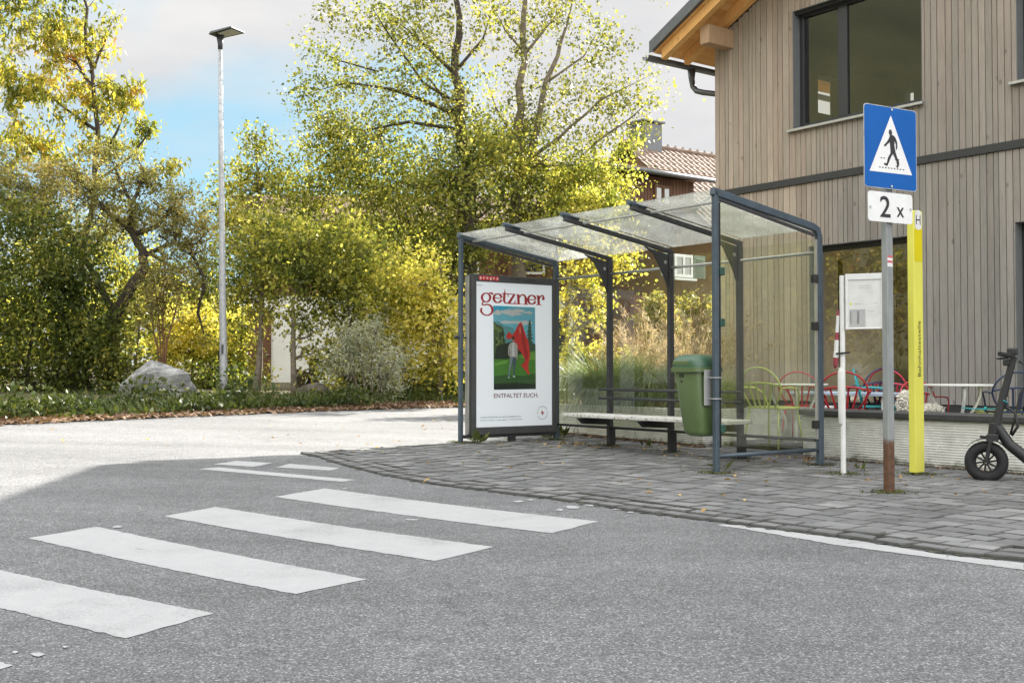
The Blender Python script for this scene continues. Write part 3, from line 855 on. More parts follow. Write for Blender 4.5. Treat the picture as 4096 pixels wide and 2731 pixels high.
for t in (lw1 + 0.9, 9.5):
    mb.hexa([FP(t, 0.26, 0), FP(t + 0.15, 0.26, 0), FP(t + 0.15, BD - 0.02, 0), FP(t, BD - 0.02, 0), FP(t, 0.26, fz - 0.01), FP(t + 0.15, 0.26, fz - 0.01), FP(t + 0.15, BD - 0.02, fz - 0.01), FP(t, BD - 0.02, fz - 0.01)])
flank_grid(mb, 0.242, 0.26, 0.262, BD - 0.03, 0.1, fz - 0.01, FOPS)
wall_grid(mb, 0.27, 9.4, 0.1, fz - 0.01, [ROPS[2]], BD - 0.03, BD - 0.012)
mb.hexa([FP(0.26, 0.26, 0.0), FP(14.8, 0.26, 0.0), FP(14.8, BD - 0.02, 0.0), FP(0.26, BD - 0.02, 0.0), FP(0.26, 0.26, 0.1), FP(14.8, 0.26, 0.1), FP(14.8, BD - 0.02, 0.1), FP(0.26, BD - 0.02, 0.1)])
mb.build('interior_wall', M['room'], bld)
# vertical boards of three widths
rs = random.Random(3)
mb = MB(); t = 0.0
while t < 2 * RIDGE:
    wd = rs.choice((0.075, 0.10, 0.10, 0.13)); a, b = t, min(t + wd - 0.009, 2 * RIDGE)
    top = min(ztop(a), ztop(b)) - 0.01
    segs = [(max(clb, 0.1), BAND[0] - 0.004), (BAND[1] + 0.004, top)]
    cuts = []
    for o in OPEN:
        if a < o[1] and b > o[0]: cuts.append(o)
    for (z0, z1) in segs:
        parts = [(a, b, z0, z1)]
        for o in cuts:
            nx = []
            for (pa, pb, pz0, pz1) in parts:
                if pz1 <= o[2] or pz0 >= o[3]: nx.append((pa, pb, pz0, pz1)); continue
                if pz0 < o[2]: nx.append((pa, pb, pz0, o[2] - 0.003))
                if pz1 > o[3]: nx.append((pa, pb, o[3] + 0.003, pz1))
                if pa < o[0] - 0.01: nx.append((pa, o[0] - 0.003, max(pz0, o[2]), min(pz1, o[3])))
                if pb > o[1] + 0.01: nx.append((o[1] + 0.003, pb, max(pz0, o[2]), min(pz1, o[3])))
            parts = nx
        for (pa, pb, pz0, pz1) in parts:
            if pz1 - pz0 < 0.02: continue
            dn = rs.uniform(-0.002, 0.002); c = 0.004
            n0 = -0.022 + dn
            mb.add([FP(pa, 0.005, pz0), FP(pa, n0 + c, pz0), FP(pa + c, n0, pz0), FP(pb - c, n0, pz0), FP(pb, n0 + c, pz0), FP(pb, 0.005, pz0),
                    FP(pa, 0.005, pz1), FP(pa, n0 + c, pz1), FP(pa + c, n0, pz1), FP(pb - c, n0, pz1), FP(pb, n0 + c, pz1), FP(pb, 0.005, pz1)],
                   [(0, 1, 7, 6), (1, 2, 8, 7), (2, 3, 9, 8), (3, 4, 10, 9), (4, 5, 11, 10), (5, 4, 3, 2, 1, 0), (6, 7, 8, 9, 10, 11)])
    t += wd
# flank boards
n = 0.0
while n < BD:
    wd = rs.choice((0.085, 0.115, 0.15))
    flank_grid(mb, -0.022, 0.0, n, n + wd - 0.008, 0.2, EAVE, FOPS)
    n += wd
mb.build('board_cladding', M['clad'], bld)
mb = MB()
mb.hexa([FP(-0.03, -0.05, BAND[0]), FP(15.2, -0.05, BAND[0]), FP(15.2, 0.02, BAND[0]), FP(-0.03, 0.02, BAND[0]), FP(-0.03, -0.05, BAND[1]), FP(15.2, -0.05, BAND[1]), FP(15.2, 0.02, BAND[1]), FP(-0.03, 0.02, BAND[1])])
mb.build('cornice_band', M['winframe'], bld)
mb = MB()
mb.hexa([FP(0.05, -0.01, 0.0), FP(15.2, -0.01, 0.0), FP(15.2, 0.028, 0.0), FP(0.05, 0.028, 0.0), FP(0.05, -0.01, clb - 0.01), FP(15.2, -0.01, clb - 0.01), FP(15.2, 0.028, clb - 0.01), FP(0.05, 0.028, clb - 0.01)])
mb.build('plinth', M['winframe'], bld)

def window(op, mull, sillout=True, name='window', fw=0.085, depth=0.14):
    t0, t1, z0, z1 = op
    # reveal boards line the opening, frame sits deep inside it
    fr = MB()
    def fb(a, b, c, d, n0=depth, n1=depth + 0.07):
        fr.hexa([FP(a, n0, c), FP(b, n0, c), FP(b, n1, c), FP(a, n1, c), FP(a, n0, d), FP(b, n0, d), FP(b, n1, d), FP(a, n1, d)])
    fb(t0 + 0.004, t0 + fw, z0 + 0.004, z1 - 0.004); fb(t1 - fw, t1 - 0.004, z0 + 0.004, z1 - 0.004)
    fb(t0 + fw, t1 - fw, z0 + 0.004, z0 + fw * 1.1); fb(t0 + fw, t1 - fw, z1 - fw, z1 - 0.004)
    for m_ in mull: fb(m_ - 0.085, m_ + 0.085, z0 + fw * 1.1, z1 - fw)
    f = fr.build(name, M['winframe'], bld, bevel=0.004)
    rv = MB()
    for (a, b, c, d) in ((t0 - 0.002, t0 + 0.0035, z0, z1), (t1 - 0.0035, t1 + 0.002, z0, z1)):
        rv.hexa([FP(a, -0.024, c), FP(b, -0.024, c), FP(b, depth + 0.02, c), FP(a, depth + 0.02, c), FP(a, -0.024, d), FP(b, -0.024, d), FP(b, depth + 0.02, d), FP(a, depth + 0.02, d)])
    rv.hexa([FP(t0 + 0.004, -0.02, z1 - 0.0035), FP(t1 - 0.004, -0.02, z1 - 0.0035), FP(t1 - 0.004, depth, z1 - 0.0035), FP(t0 + 0.004, depth, z1 - 0.0035), FP(t0 + 0.004, -0.02, z1 + 0.002), FP(t1 - 0.004, -0.02, z1 + 0.002), FP(t1 - 0.004, depth, z1 + 0.002), FP(t0 + 0.004, depth, z1 + 0.002)])
    rv.build('reveal', M['reveal'], f)
    edges = [t0 + fw] + [x for m_ in mull for x in (m_ - 0.085, m_ + 0.085)] + [t1 - fw]
    for i in range(0, len(edges), 2):
        g = MB()
        g.poly([FP(edges[i], depth + 0.035, z0 + fw * 1.1), FP(edges[i + 1], depth + 0.035, z0 + fw * 1.1), FP(edges[i + 1], depth + 0.035, z1 - fw), FP(edges[i], depth + 0.035, z1 - fw)])
        g.build('pane', M['pane'], f)
    if sillout:
        s_ = MB()
        s_.hexa([FP(t0 - 0.09, -0.09, z0 - 0.045), FP(t1 + 0.03, -0.09, z0 - 0.045), FP(t1 + 0.03, depth, z0 - 0.035), FP(t0 - 0.09, depth, z0 - 0.035), FP(t0 - 0.09, -0.09, z0 - 0.003), FP(t1 + 0.03, -0.09, z0 - 0.003), FP(t1 + 0.03, depth, z0 + 0.002), FP(t0 - 0.09, depth, z0 + 0.002)])
        s_.build('sill', M['alu'], f, bevel=0.004)
    return f
mu = fac(3370, 300, 0.14)[0]
window(UW, [mu])
window(LW, [], False)
window(RW, [RW[0] + 1.0])
window(RO, [], False, 'glazed_door')
# roof
ov, e = 0.85, 0.72
rf = MB()
def slab(sgn, z0, z1, n0, n1, ea, eb):
    def P(u, n, dz): # u distance from ridge
        return FP(RIDGE + sgn * u, n, ztop(RIDGE) - SLOPE * u + dz)
    rf_.hexa([P(ea, n0, z0), P(eb, n0, z0), P(eb, n1, z0), P(ea, n1, z0), P(ea, n0, z1), P(eb, n0, z1), P(eb, n1, z1), P(ea, n1, z1)])
rf_ = MB()
for sg in (-1, 1): slab(sg, 0.16, 0.36, -ov, BD + 0.6, 0.0 if sg < 0 else 0.002, RIDGE + e)
roof = rf_.build('roof', M['zinc'], bld)
rf_ = MB()
for sg in (-1, 1):
    slab(sg, 0.155, 0.35, -ov - 0.025, -ov - 0.002, 0.0 if sg < 0 else 0.002, RIDGE + e + 0.02)
rf_.build('verge_flashing', M['zinc'], roof)
rf_ = MB()
k = 0.0
for sg in (-1, 1):
    k = 0.004
    while k < RIDGE + e - 0.05:
        slab(sg, 0.125, 0.155, -ov + 0.05, BD + 0.5, k, min(k + 0.135, RIDGE + e - 0.03)); k += 0.14
rf_.build('soffit', M['freshwood'], roof)
rf_ = MB()
for sg in (-1, 1):
    for n0 in (-ov + 0.10, -0.20):
        slab(sg, -0.06, 0.12, n0, n0 + 0.12, 0.0 if sg < 0 else 0.004, RIDGE + e - 0.16)
rf_.build('rafter', M['freshwood'], roof)
rf_ = MB()
for sg in (-1, 1): slab(sg, -0.20, -0.12, 0.26, BD - 0.02, 0.0 if sg < 0 else 0.003, RIDGE - 0.30)
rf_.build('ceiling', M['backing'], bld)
# purlin end poking out under the verge
pt, pzb = fac(2937, 152); 
mb = MB()
zt_ = ztop(pt - 0.1) - 0.07
mb.hexa([FP(pt - 0.2, -0.62, zt_ - 0.33), FP(pt, -0.62, zt_ - 0.33), FP(pt, 0.02, zt_ - 0.33), FP(pt - 0.2, 0.02, zt_ - 0.33), FP(pt - 0.2, -0.62, zt_ - 0.02), FP(pt, -0.62, zt_ - 0.02), FP(pt, 0.02, zt_ - 0.02), FP(pt - 0.2, 0.02, zt_ - 0.02)])
mb.build('purlin', M['agedwood'], bld, bevel=0.006)
# gutter and downpipe
gzv = ztop(0) - SLOPE * e + 0.10
mb = MB()
rings = []
for nn in (-ov - 0.06, BD + 0.6):
    ring = []
    for k in range(13):
        a = PI + PI * k / 12
        ring.append(FP(-e - 0.07, nn, gzv) + L * (0.085 * math.cos(a)) + UP * (0.085 * math.sin(a)))
    for k in range(13):
        a = 2 * PI - PI * k / 12
        ring.append(FP(-e - 0.07, nn, gzv) + L * (0.075 * math.cos(a)) + UP * (0.075 * math.sin(a)))
    rings.append(ring)
mb.loft(rings, True)
for k in range(3):
    pass
gut = mb.build('gutter', M['zinc'], roof, smooth=False)
mb = MB()
gp0 = FP(-e - 0.07, 0.22, gzv - 0.07)
pts = [gp0, gp0 - UP * 0.16, gp0 - UP * 0.30 - L * 0.03, gp0 - UP * 0.40 - L * 0.12, gp0 - UP * 0.46 - L * 0.28, FP(-0.12, 0.22, gzv - 0.64), FP(-0.07, 0.22, gzv - 0.74), FP(-0.07, 0.22, gzv - 0.95), FP(-0.07, 0.22, 0.1)]
mb.tube(pts, [0.075, 0.055, 0.05, 0.05, 0.05, 0.05, 0.05, 0.05, 0.05], 12)
mb.build('downpipe', M['zinc'], bld, smooth=True)

# ------------------------------------------------------------------ low ribbed walls of the terrace
def ribbed(mb, a, d, ln, h, nrm, th=0.25, pitch=0.026):
    """front face with horizontal ribs; a = near foot corner, d along, nrm outward"""
    n = int(h / pitch); prof = [(0, 0.0)]
    for k in range(n):
        z = k * pitch
        prof += [(0.0, z + 0.002), (0.012, z + 0.008), (0.012, z + pitch * 0.72), (0.0, z + pitch * 0.92)]
    prof += [(0.0, h), (-th, h), (-th, 0)]
    base = gz(a.x, a.y)
    pts = [V((a.x, a.y, base - 0.03)) + nrm * o + UP * (z + 0.03) for o, z in prof]
    mb.loft([pts, [p + d * ln for p in pts]], True)
pw = thing('planter_wall', W0, 'pale ribbed concrete terrace wall with a dark cap, beside the scooter', 'wall')
mb = MB(); ribbed(mb, V((W0.x, W0.y, 0)), R_, 7.0, 0.50, -D, 0.3)
mb.build('ribbed_face', M['ribs'], pw)
mb = MB(); c0 = V((W0.x, W0.y, 0.0))
hc = 0.506
mb.hexa([c0 - D * 0.06 + L * 0.03 + UP * hc, c0 - D * 0.06 + R_ * 7.1 + UP * hc, c0 + D * 0.42 + R_ * 7.1 + UP * hc, c0 + D * 0.42 + L * 0.03 + UP * hc,
         c0 - D * 0.06 + L * 0.03 + UP * (hc + 0.065), c0 - D * 0.06 + R_ * 7.1 + UP * (hc + 0.065), c0 + D * 0.42 + R_ * 7.1 + UP * (hc + 0.065), c0 + D * 0.42 + L * 0.03 + UP * (hc + 0.065)])
mb.build('cap', M['cap'], pw, bevel=0.01)
pl_ = thing('planter_wall', W1, 'pale ribbed concrete planter behind the shelter bench, overhung by green grass', 'wall')
mb = MB(); ribbed(mb, V((W1.x, W1.y, 0)), L, 3.6, 0.50, -D, 0.2)
ribbed(mb, V((W1.x, W1.y, 0)) + D * 0.01, D, 2.6, 0.499, R_, 0.2)
mb.build('ribbed_face', M['ribs'], pl_)
mb = MB()
q = V((W1.x, W1.y, 0.43))
mb.hexa([q + L * 0.1 + D * 0.1 - UP * 0.4, q + L * 0.1 + D * 2.5 - UP * 0.4, q + L * 3.5 + D * 2.5 - UP * 0.4, q + L * 3.5 + D * 0.1 - UP * 0.4, q + L * 0.1 + D * 0.1, q + L * 0.1 + D * 2.5, q + L * 3.5 + D * 2.5, q + L * 3.5 + D * 0.1])
mb.build('planting_soil', M['soil'], pl_)
# terrace floor
mb = MB()
TZ = 0.085
ta = V((W1.x, W1.y, 0)) + R_ * 0.15 + D * 0.35; tb = V((W0.x, W0.y, 0)) + L * 0.12 + D * 0.35
poly_t = [ta, tb, V((W0.x, W0.y, 0)) + R_ * 8 + D * 0.45, FP(14, 0.0, 0), FP(-1.5, 0.0, 0), FP(-1.5, 1.5, 0)]
mb.prism([V((p.x, p.y, -0.05)) for p in poly_t], UP * (TZ + 0.05))
tag(mb.build('terrace_ground', M['joint']), kind='structure')
tf = MB()
for i in range(-4, 40):
    for j in range(0, 22):
        c = ta + R_ * (i * 0.3 - 1.5) + D * (j * 0.3 + 0.16)
        P_ = [(p.x, p.y) for p in poly_t]
        if inpoly(c.x, c.y, P_) and segdist(c.x, c.y, poly_t + [poly_t[0]]) > 0.12:
            h = 0.012 + random.uniform(-0.002, 0.002)
            tf.box(V((c.x, c.y, TZ + h / 2)), R_ * 0.146, D * 0.146, UP * (h / 2))
tag(tf.build('terrace_pavement', M['paver']), kind='structure')

# ------------------------------------------------------------------ bus shelter
SL, SD = 4.33, 1.545
def SP(s, t, z): return V((P0.x, P0.y, 0)) + L * s + D * t + UP * z
ZF, ZB = 2.70, 2.455
sh = thing('bus_shelter', SP(0, 0, gz(P0.x, P0.y)), 'glass bus shelter with blue grey steel frames, a bench and a poster case', 'bus shelter')
def g0(s, t):
    p = SP(s, t, 0); return gz(p.x, p.y) - 0.02
def post(s, t, ztop_, w1, w2, name='post', mat='steel', z0=None):
    mb = MB(); z0 = g0(s, t) if z0 is None else z0
    mb.box(SP(s, t, (z0 + ztop_) / 2), L * w1 / 2, D * w2 / 2, UP * (ztop_ - z0) / 2)
    return mb.build(name, M[mat], sh, bevel=0.008, seg=2)
def zroof(t): return ZF + (ZB - ZF) * t / SD
# end frames: rounded corner at the back, sloping head
for s in (0.0, SL):
    post(s, 0, ZF + 0.02, 0.052, 0.052)
    mb = MB()
    prof = [(s, -0.04, ZF - 0.05), (s, SD - 0.06, zroof(SD) - 0.045)]
    pts = [SP(s, -0.045, zroof(0) + 0.012), SP(s, SD - 0.10, zroof(SD) + 0.028), SP(s, SD - 0.03, zroof(SD) + 0.0), SP(s, SD, zroof(SD) - 0.07), SP(s, SD, g0(s, SD))]
    # swept box section
    rings = []
    wid = 0.026; hh = 0.037
    dirs = []
    for i in range(len(pts)):
        d = (pts[min(i + 1, len(pts) - 1)] - pts[max(i - 1, 0)]).normalized(); dirs.append(d)
    for p, d in zip(pts, dirs):
        up = L.cross(d).normalized()
        if up.z < -0.01 or (abs(up.z) < 0.3 and up.dot(D) < 0): up = -up
        rings.append([p - L * wid - up * hh, p + L * wid - up * hh, p + L * wid + up * hh, p - L * wid + up * hh])
    mb.loft(rings, True)
    mb.build('end_frame', M['steel'], sh, bevel=0.006)
    # dark gasket rail under the head
    mb = MB(); mb.bar(SP(s, 0.04, zroof(0) - 0.055), SP(s, SD - 0.07, zroof(SD) - 0.055), 0.026, 0.03)
    mb.build('head_rail', M['darksteel'], sh)
for i, s in enumerate((3.25, 2.165, 1.083)):
    post(s, SD, ZB - 0.06, 0.048, 0.078, 'back_post', 'darksteel')
    mb = MB(); mb.box(SP(s, SD + 0.02, (g0(s, SD) + 0.30) / 2), L * 0.033, D * 0.048, UP * (0.30 - g0(s, SD)) / 2)
    mb.build('post_sleeve', M['black'], sh, bevel=0.005)
    mb = MB()
    mb.bar(SP(s, -0.09, zroof(-0.09) - 0.035), SP(s, SD + 0.04, zroof(SD + 0.04) - 0.035), 0.04, 0.05)
    b_ = mb.build('roof_beam', M['darksteel'], sh, bevel=0.005)
    mb = MB()
    gus = [SP(s - 0.013, SD - 0.05, ZB - 0.08), SP(s - 0.013, SD - 0.42, zroof(SD - 0.42) - 0.07), SP(s - 0.013, SD - 0.27, zroof(SD - 0.3) - 0.13), SP(s - 0.013, SD - 0.15, ZB - 0.26), SP(s - 0.013, SD - 0.09, ZB - 0.36), SP(s - 0.013, SD - 0.05, ZB - 0.46)]
    mb.prism(gus, L * 0.026)
    gsp = mb.build('gusset', M['darksteel'], sh)
    mb = MB(); mb.tube([SP(s - 0.02, SD - 0.10, ZB - 0.17), SP(s + 0.02, SD - 0.10, ZB - 0.17)], 0.022, 10)
    mb.build('bolt', M['alu'], gsp)
    mb = MB(); mb.tube([SP(s, -0.13, zroof(-0.1) + 0.01), SP(s, 0.12, zroof(0.1) + 0.02)], 0.03, 8)
    mb.build('beam_end', M['steel'], sh)
# roof panes
cuts = [SL, 3.25, 2.165, 1.083, 0.0]
for a, b in zip(cuts, cuts[1:]):
    mb = MB(); z = 0.012
    mb.hexa([SP(a - 0.03, -0.04, zroof(-0.04) + z), SP(b + 0.03, -0.04, zroof(-0.04) + z), SP(b + 0.03, SD + 0.02, zroof(SD) + z), SP(a - 0.03, SD + 0.02, zroof(SD) + z),
             SP(a - 0.03, -0.04, zroof(-0.04) + z + 0.01), SP(b + 0.03, -0.04, zroof(-0.04) + z + 0.01), SP(b + 0.03, SD + 0.02, zroof(SD) + z + 0.01), SP(a - 0.03, SD + 0.02, zroof(SD) + z + 0.01)])
    mb.build('roof_pane', M['roofglass'], sh)
    mb = MB()
    mb.poly([SP(a - 0.04, SD + 0.005, 0.30), SP(b + 0.04, SD + 0.005, 0.30), SP(b + 0.04, SD + 0.005, 2.36), SP(a - 0.04, SD + 0.005, 2.36)])
    mb.build('back_pane', M['shelterglass'], sh)
mb = MB(); mb.tube([SP(SL, 0.17, zroof(0.17) - 0.03), SP(0, 0.17, zroof(0.17) - 0.03)], 0.014, 8); mb.build('roof_tie_rod', M['alu'], sh)
mb = MB(); mb.tube([SP(SL, SD, 2.225), SP(0, SD, 2.225)], 0.017, 8); mb.build('upper_rail', M['alu'], sh, smooth=True)
mb = MB(); mb.tube([SP(SL, SD, 0.285), SP(0, SD, 0.285)], 0.017, 8); mb.build('lower_rail', M['darksteel'], sh, smooth=True)
mb = MB(); mb.tube([SP(0, 0, 0.19), SP(0, SD, 0.19)], 0.02, 8); mb.build('lower_rail', M['steel'], sh, smooth=True)
# right side pane with clamps
mb = MB()
mb.poly([SP(0, 0.065, 0.27), SP(0, SD - 0.085, 0.27), SP(0, SD - 0.085, zroof(SD) - 0.10), SP(0, 0.065, zroof(0) - 0.09)])
mb.build('side_pane', M['shelterglass'], sh)
mb = MB(); mb.bar(SP(0, 0.062, 0.27), SP(0, 0.062, zroof(0) - 0.09), 0.012, 0.012, D); mb.build('pane_edge', M['black'], sh)
for z in (1.95, 1.46, 0.45):
    mb = MB(); mb.box(SP(-0.005, 0.07, z), L * 0.028, D * 0.032, UP * 0.038); mb.build('glass_clamp', M['darkgreen'], sh, bevel=0.006)
    mb = MB(); mb.box(SP(-0.005, SD - 0.075, z), L * 0.028, D * 0.034, UP * 0.042); mb.build('glass_clamp', M['black'], sh, bevel=0.006)
mb = MB(); mb.bar(SP(0, SD - 0.05, 0.3), SP(0, SD - 0.05, zroof(SD) - 0.1), 0.03, 0.02, D); mb.build('edge_trim', M['alu'], sh)
# bench
bench = MB()
bench.box(SP((0.80 + 3.58) / 2, 1.235, 0.447), L * (3.58 - 0.80) / 2, D * 0.20, UP * 0.022)
sb = bench.build('bench', M['peel'], sh, bevel=0.008, seg=2)
for s in (3.25, 2.165, 1.083):
    mb = MB()
    mb.prism([SP(s - 0.03, SD - 0.02, 0.416), SP(s - 0.03, 1.02, 0.416), SP(s - 0.03, 1.10, 0.345), SP(s - 0.03, SD - 0.02, 0.325)], L * 0.06)
    mb.build('bracket', M['black'], sb)
for z in (0.765, 0.655):
    mb = MB(); mb.tube([SP(3.36, SD - 0.085, z), SP(0.98, SD - 0.085, z)], 0.017, 8); mb.build('backrest_rail', M['darksteel'], sb, smooth=True)

# ------------------------------------------------------------------ poster case at the left end
case = MB()
s0, s1 = SL - 0.085, SL + 0.085
t0_, t1_, zb_, zt_ = 0.125, 1.50, 0.19, 2.225
tt0, tt1, pzb_, pzt_ = 0.185, 1.42, 0.285, 2.135
PF = s0 - 0.002     # face plane, towards the viewer
def CP(t, z, off=0.0): return SP(s0 - off, t, z)
# box shell behind, then the frame of four members round the poster
case.hexa([SP(s1, t0_, zb_), SP(s0 + 0.03, t0_, zb_), SP(s0 + 0.03, t1_, zb_), SP(s1, t1_, zb_), SP(s1, t0_, zt_), SP(s0 + 0.03, t0_, zt_), SP(s0 + 0.03, t1_, zt_), SP(s1, t1_, zt_)])
cs = case.build('poster_case', M['casegrey'], sh, bevel=0.006)
fr = MB()
def fb(a, b, c, d, dep=0.03):
    fr.hexa([SP(s0 + 0.029, a, c), SP(s0, a, c), SP(s0, b, c), SP(s0 + 0.029, b, c), SP(s0 + 0.029, a, d), SP(s0, a, d), SP(s0, b, d), SP(s0 + 0.029, b, d)])
fb(t0_, tt0, zb_, zt_); fb(tt1, t1_, zb_, zt_); fb(tt0, tt1, zb_, pzb_); fb(tt0, tt1, pzt_, zt_)
fr.build('case_frame', M['casegrey'], cs, bevel=0.004)
mb = MB(); mb.bar(SP(SL, 0.04, 0.17), SP(SL, SD - 0.04, 0.17), 0.10, 0.04); mb.build('case_rail', M['darksteel'], cs)
mb = MB(); mb.box(SP(SL, 0.80, (0.17 + g0(SL, 0.8)) / 2), L * 0.03, D * 0.045, UP * (0.17 - g0(SL, 0.8)) / 2); mb.build('case_foot', M['darksteel'], cs)
mb = MB(); mb.tube([SP(SL, -0.07, 1.42), SP(SL - 0.03, 0.12, 1.42)], 0.012, 6); mb.ball(SP(SL, -0.07, 1.42), 0.024, 8, 5); mb.build('case_latch', M['black'], cs)
mb = MB(); mb.bar(SP(SL - 0.02, 0.085, 0.2), SP(SL - 0.02, 0.085, 2.2), 0.05, 0.03, D); mb.build('case_hinge_strip', M['alu'], cs)

# poster: sheet, print and lettering
def UVP(u, v, off=0.0): return SP(s0 + 0.022 - off, tt0 + u * (tt1 - tt0), pzb_ + v * (pzt_ - pzb_))
def src2uv(x, y):
    u = (x - (1891 - 2 * (y - 1117) / 595.0)) / (315.7)
    yt = 1117 + (x - 1891) * 16.7 / 315.6; yb = 1712 - (x - 1889) * 10.5 / 315.6
    return u, (yb - y) / (yb - yt)
psheet, pnt = newmat('poster_paper'); N_ = NT(pnt)
bs_ = N_.n('ShaderNodeBsdfPrincipled'); bs_.inputs['Roughness'].default_value = 0.4; bs_.inputs['Base Color'].default_value = (0.88, 0.89, 0.92, 1)
bs_.inputs['Emission Color'].default_value = (0.9, 0.95, 1.0, 1); bs_.inputs['Emission Strength'].default_value = 0.1  # faint glow added to the unlit sheet to brighten the paper
oo_ = N_.n('ShaderNodeOutputMaterial'); N_.l(bs_.outputs[0], oo_.inputs[0])
mb = MB(); mb.poly([UVP(-0.01, -0.01), UVP(1.01, -0.01), UVP(1.01, 1.01), UVP(-0.01, 1.01)])
poster = mb.build('poster', psheet, cs)
def pm(name, c, rough=0.5): return simple(name, c, rough, 0, 0.08, 30)
def c6(x, y): return src2uv(1800 + x * 0.5102, 1000 + y * 0.5102)
def c3(x, y): return src2uv(1880 + x * 0.2551, 1020 + y * 0.2551)
pic = MB(); PMATS = []; PIDX = {}
def pmat(key, c):
    if key not in PIDX: PIDX[key] = len(PMATS); PMATS.append(pm('print_' + key, tuple(min(0.8, x * 1.35) for x in c)))
    return PIDX[key]
layer = [0.0008]
def pp(pts, key, c, conv=c6):
    layer[0] += 0.00012
    pic.poly([UVP(*conv(*p), layer[0]) for p in pts], pmat(key, c))
rr_ = random.Random(4)
pp([(315, 423), (655, 437), (657, 1090), (317, 1095)], 'sky', (0.16, 0.48, 0.72))
pp([(315, 425), (480, 430), (420, 450), (316, 470)], 'deep_sky', (0.03, 0.40, 0.70))
def blob(cx, cy, rx, ry, key, c, n=14, jit=0.3):
    pts = [(cx + rx * (1 + rr_.uniform(-jit, jit)) * math.cos(2 * PI * k / n), cy + ry * (1 + rr_.uniform(-jit, jit)) * math.sin(2 * PI * k / n)) for k in range(n)]
    pts = [(min(max(x, 316), 655), min(max(y, 426), 1091)) for x, y in pts]
    pp(pts, key, c)
for (x, y, a, b) in ((430, 475, 60, 18), (510, 465, 55, 16), (350, 480, 30, 20), (480, 490, 70, 14), (430, 556, 95, 12), (560, 560, 60, 16), (600, 480, 40, 10)):
    blob(x, y, a, b, 'cloud', (0.58, 0.68, 0.74))
pp([(316, 560), (345, 550), (365, 552), (385, 572), (410, 585), (440, 590), (480, 612), (480, 720), (316, 720)], 'mountain', (0.10, 0.30, 0.32))
pp([(316, 545), (330, 560), (345, 575), (362, 580), (385, 590), (398, 610), (395, 660), (410, 700), (420, 760), (440, 790), (440, 860), (316, 860)], 'trees', (0.06, 0.10, 0.03))
for k in range(26):
    blob(rr_.uniform(322, 395), rr_.uniform(590, 800), rr_.uniform(6, 14), rr_.uniform(10, 26), 'trees_light' if k % 3 else 'trees_dark', (0.13, 0.20, 0.05) if k % 3 else (0.02, 0.035, 0.015), 9)
pp([(340, 745), (500, 700), (655, 780), (655, 860), (318, 862)], 'shade', (0.018, 0.03, 0.018))
# conifer at the right
for k in range(9):
    y = 560 + k * 30; wv = 10 + k * 4.2
    pp([(607 - wv + rr_.uniform(-4, 4), y + 18), (605, y - 22), (611, y - 22), (612 + wv + rr_.uniform(-4, 4), y + 14), (622, y + 12), (606, y + 24)], 'conifer', (0.045, 0.095, 0.06))
pp([(575, 740), (600, 720), (655, 730), (655, 800), (575, 800)], 'conifer', (0.045, 0.095, 0.06))
pp([(316, 850), (420, 852), (450, 838), (520, 812), (600, 790), (656, 780), (657, 1090), (317, 1095)], 'lawn', (0.07, 0.22, 0.03))
pp([(316, 885), (400, 862), (430, 858), (420, 885), (330, 905)], 'lawn_light', (0.14, 0.33, 0.05))
pp([(520, 830), (600, 800), (656, 792), (656, 860), (560, 850)], 'lawn_light', (0.14, 0.33, 0.05))
pp([(316, 985), (430, 975), (560, 985), (656, 965), (657, 1090), (317, 1095)], 'lawn_dark', (0.035, 0.105, 0.025))
pp([(316, 1045), (500, 1040), (656, 1050), (657, 1090), (317, 1095)], 'shade', (0.018, 0.03, 0.018))
# red cloth
pp([(537, 556), (548, 580), (563, 625), (580, 670), (597, 715), (606, 770), (610, 810), (606, 850), (596, 885), (594, 925), (606, 965), (604, 976), (588, 968), (565, 935), (538, 905), (537, 893), (556, 880), (570, 866), (556, 835), (540, 800), (512, 772), (500, 735), (470, 690), (468, 660), (490, 622), (508, 585), (524, 562)], 'cloth', (0.55, 0.035, 0.03))
pp([(470, 660), (455, 648), (436, 632), (424, 648), (415, 668), (420, 688), (445, 692), (462, 686)], 'cloth', (0.55, 0.035, 0.03))
pp([(537, 560), (540, 700), (556, 780), (575, 850), (585, 860), (590, 800), (572, 720), (556, 640)], 'cloth_fold', (0.36, 0.02, 0.02))
pp([(520, 600), (532, 590), (537, 640), (525, 650)], 'cloth_sheen', (0.66, 0.16, 0.11))
pp([(560, 780), (572, 860), (560, 890), (548, 900), (556, 880), (566, 868)], 'cloth_fold', (0.36, 0.02, 0.02))
# printed figure: jeans, jacket, shirt, head, hair
pp([(446, 832), (494, 834), (494, 880), (486, 930), (482, 985), (470, 985), (470, 920), (466, 868), (452, 930), (440, 995), (430, 995), (438, 920)], 'jeans', (0.07, 0.10, 0.13))
pp([(446, 835), (470, 836), (462, 870), (446, 940), (438, 992), (432, 992), (440, 900)], 'jeans_light', (0.20, 0.25, 0.28))
pp([(428, 995), (442, 993), (440, 1001), (430, 1001)], 'shoes', (0.6, 0.6, 0.58))
pp([(464, 984), (482, 982), (486, 998), (474, 996)], 'shoes', (0.6, 0.6, 0.58))
pp([(448, 722), (470, 714), (492, 720), (506, 740), (508, 790), (504, 836), (446, 834), (430, 815), (429, 775), (434, 745)], 'jacket', (0.42, 0.40, 0.37))
pp([(464, 720), (478, 718), (482, 826), (462, 826)], 'shirt', (0.68, 0.68, 0.68))
pp([(497, 838), (505, 838), (505, 858), (500, 860)], 'skin', (0.45, 0.25, 0.17))
pp([(465, 690), (480, 690), (481, 706), (476, 716), (469, 716), (464, 704)], 'skin', (0.45, 0.25, 0.17))
pp([(462, 680), (468, 668), (478, 668), (484, 680), (482, 693), (464, 692)], 'hair', (0.05, 0.03, 0.02))
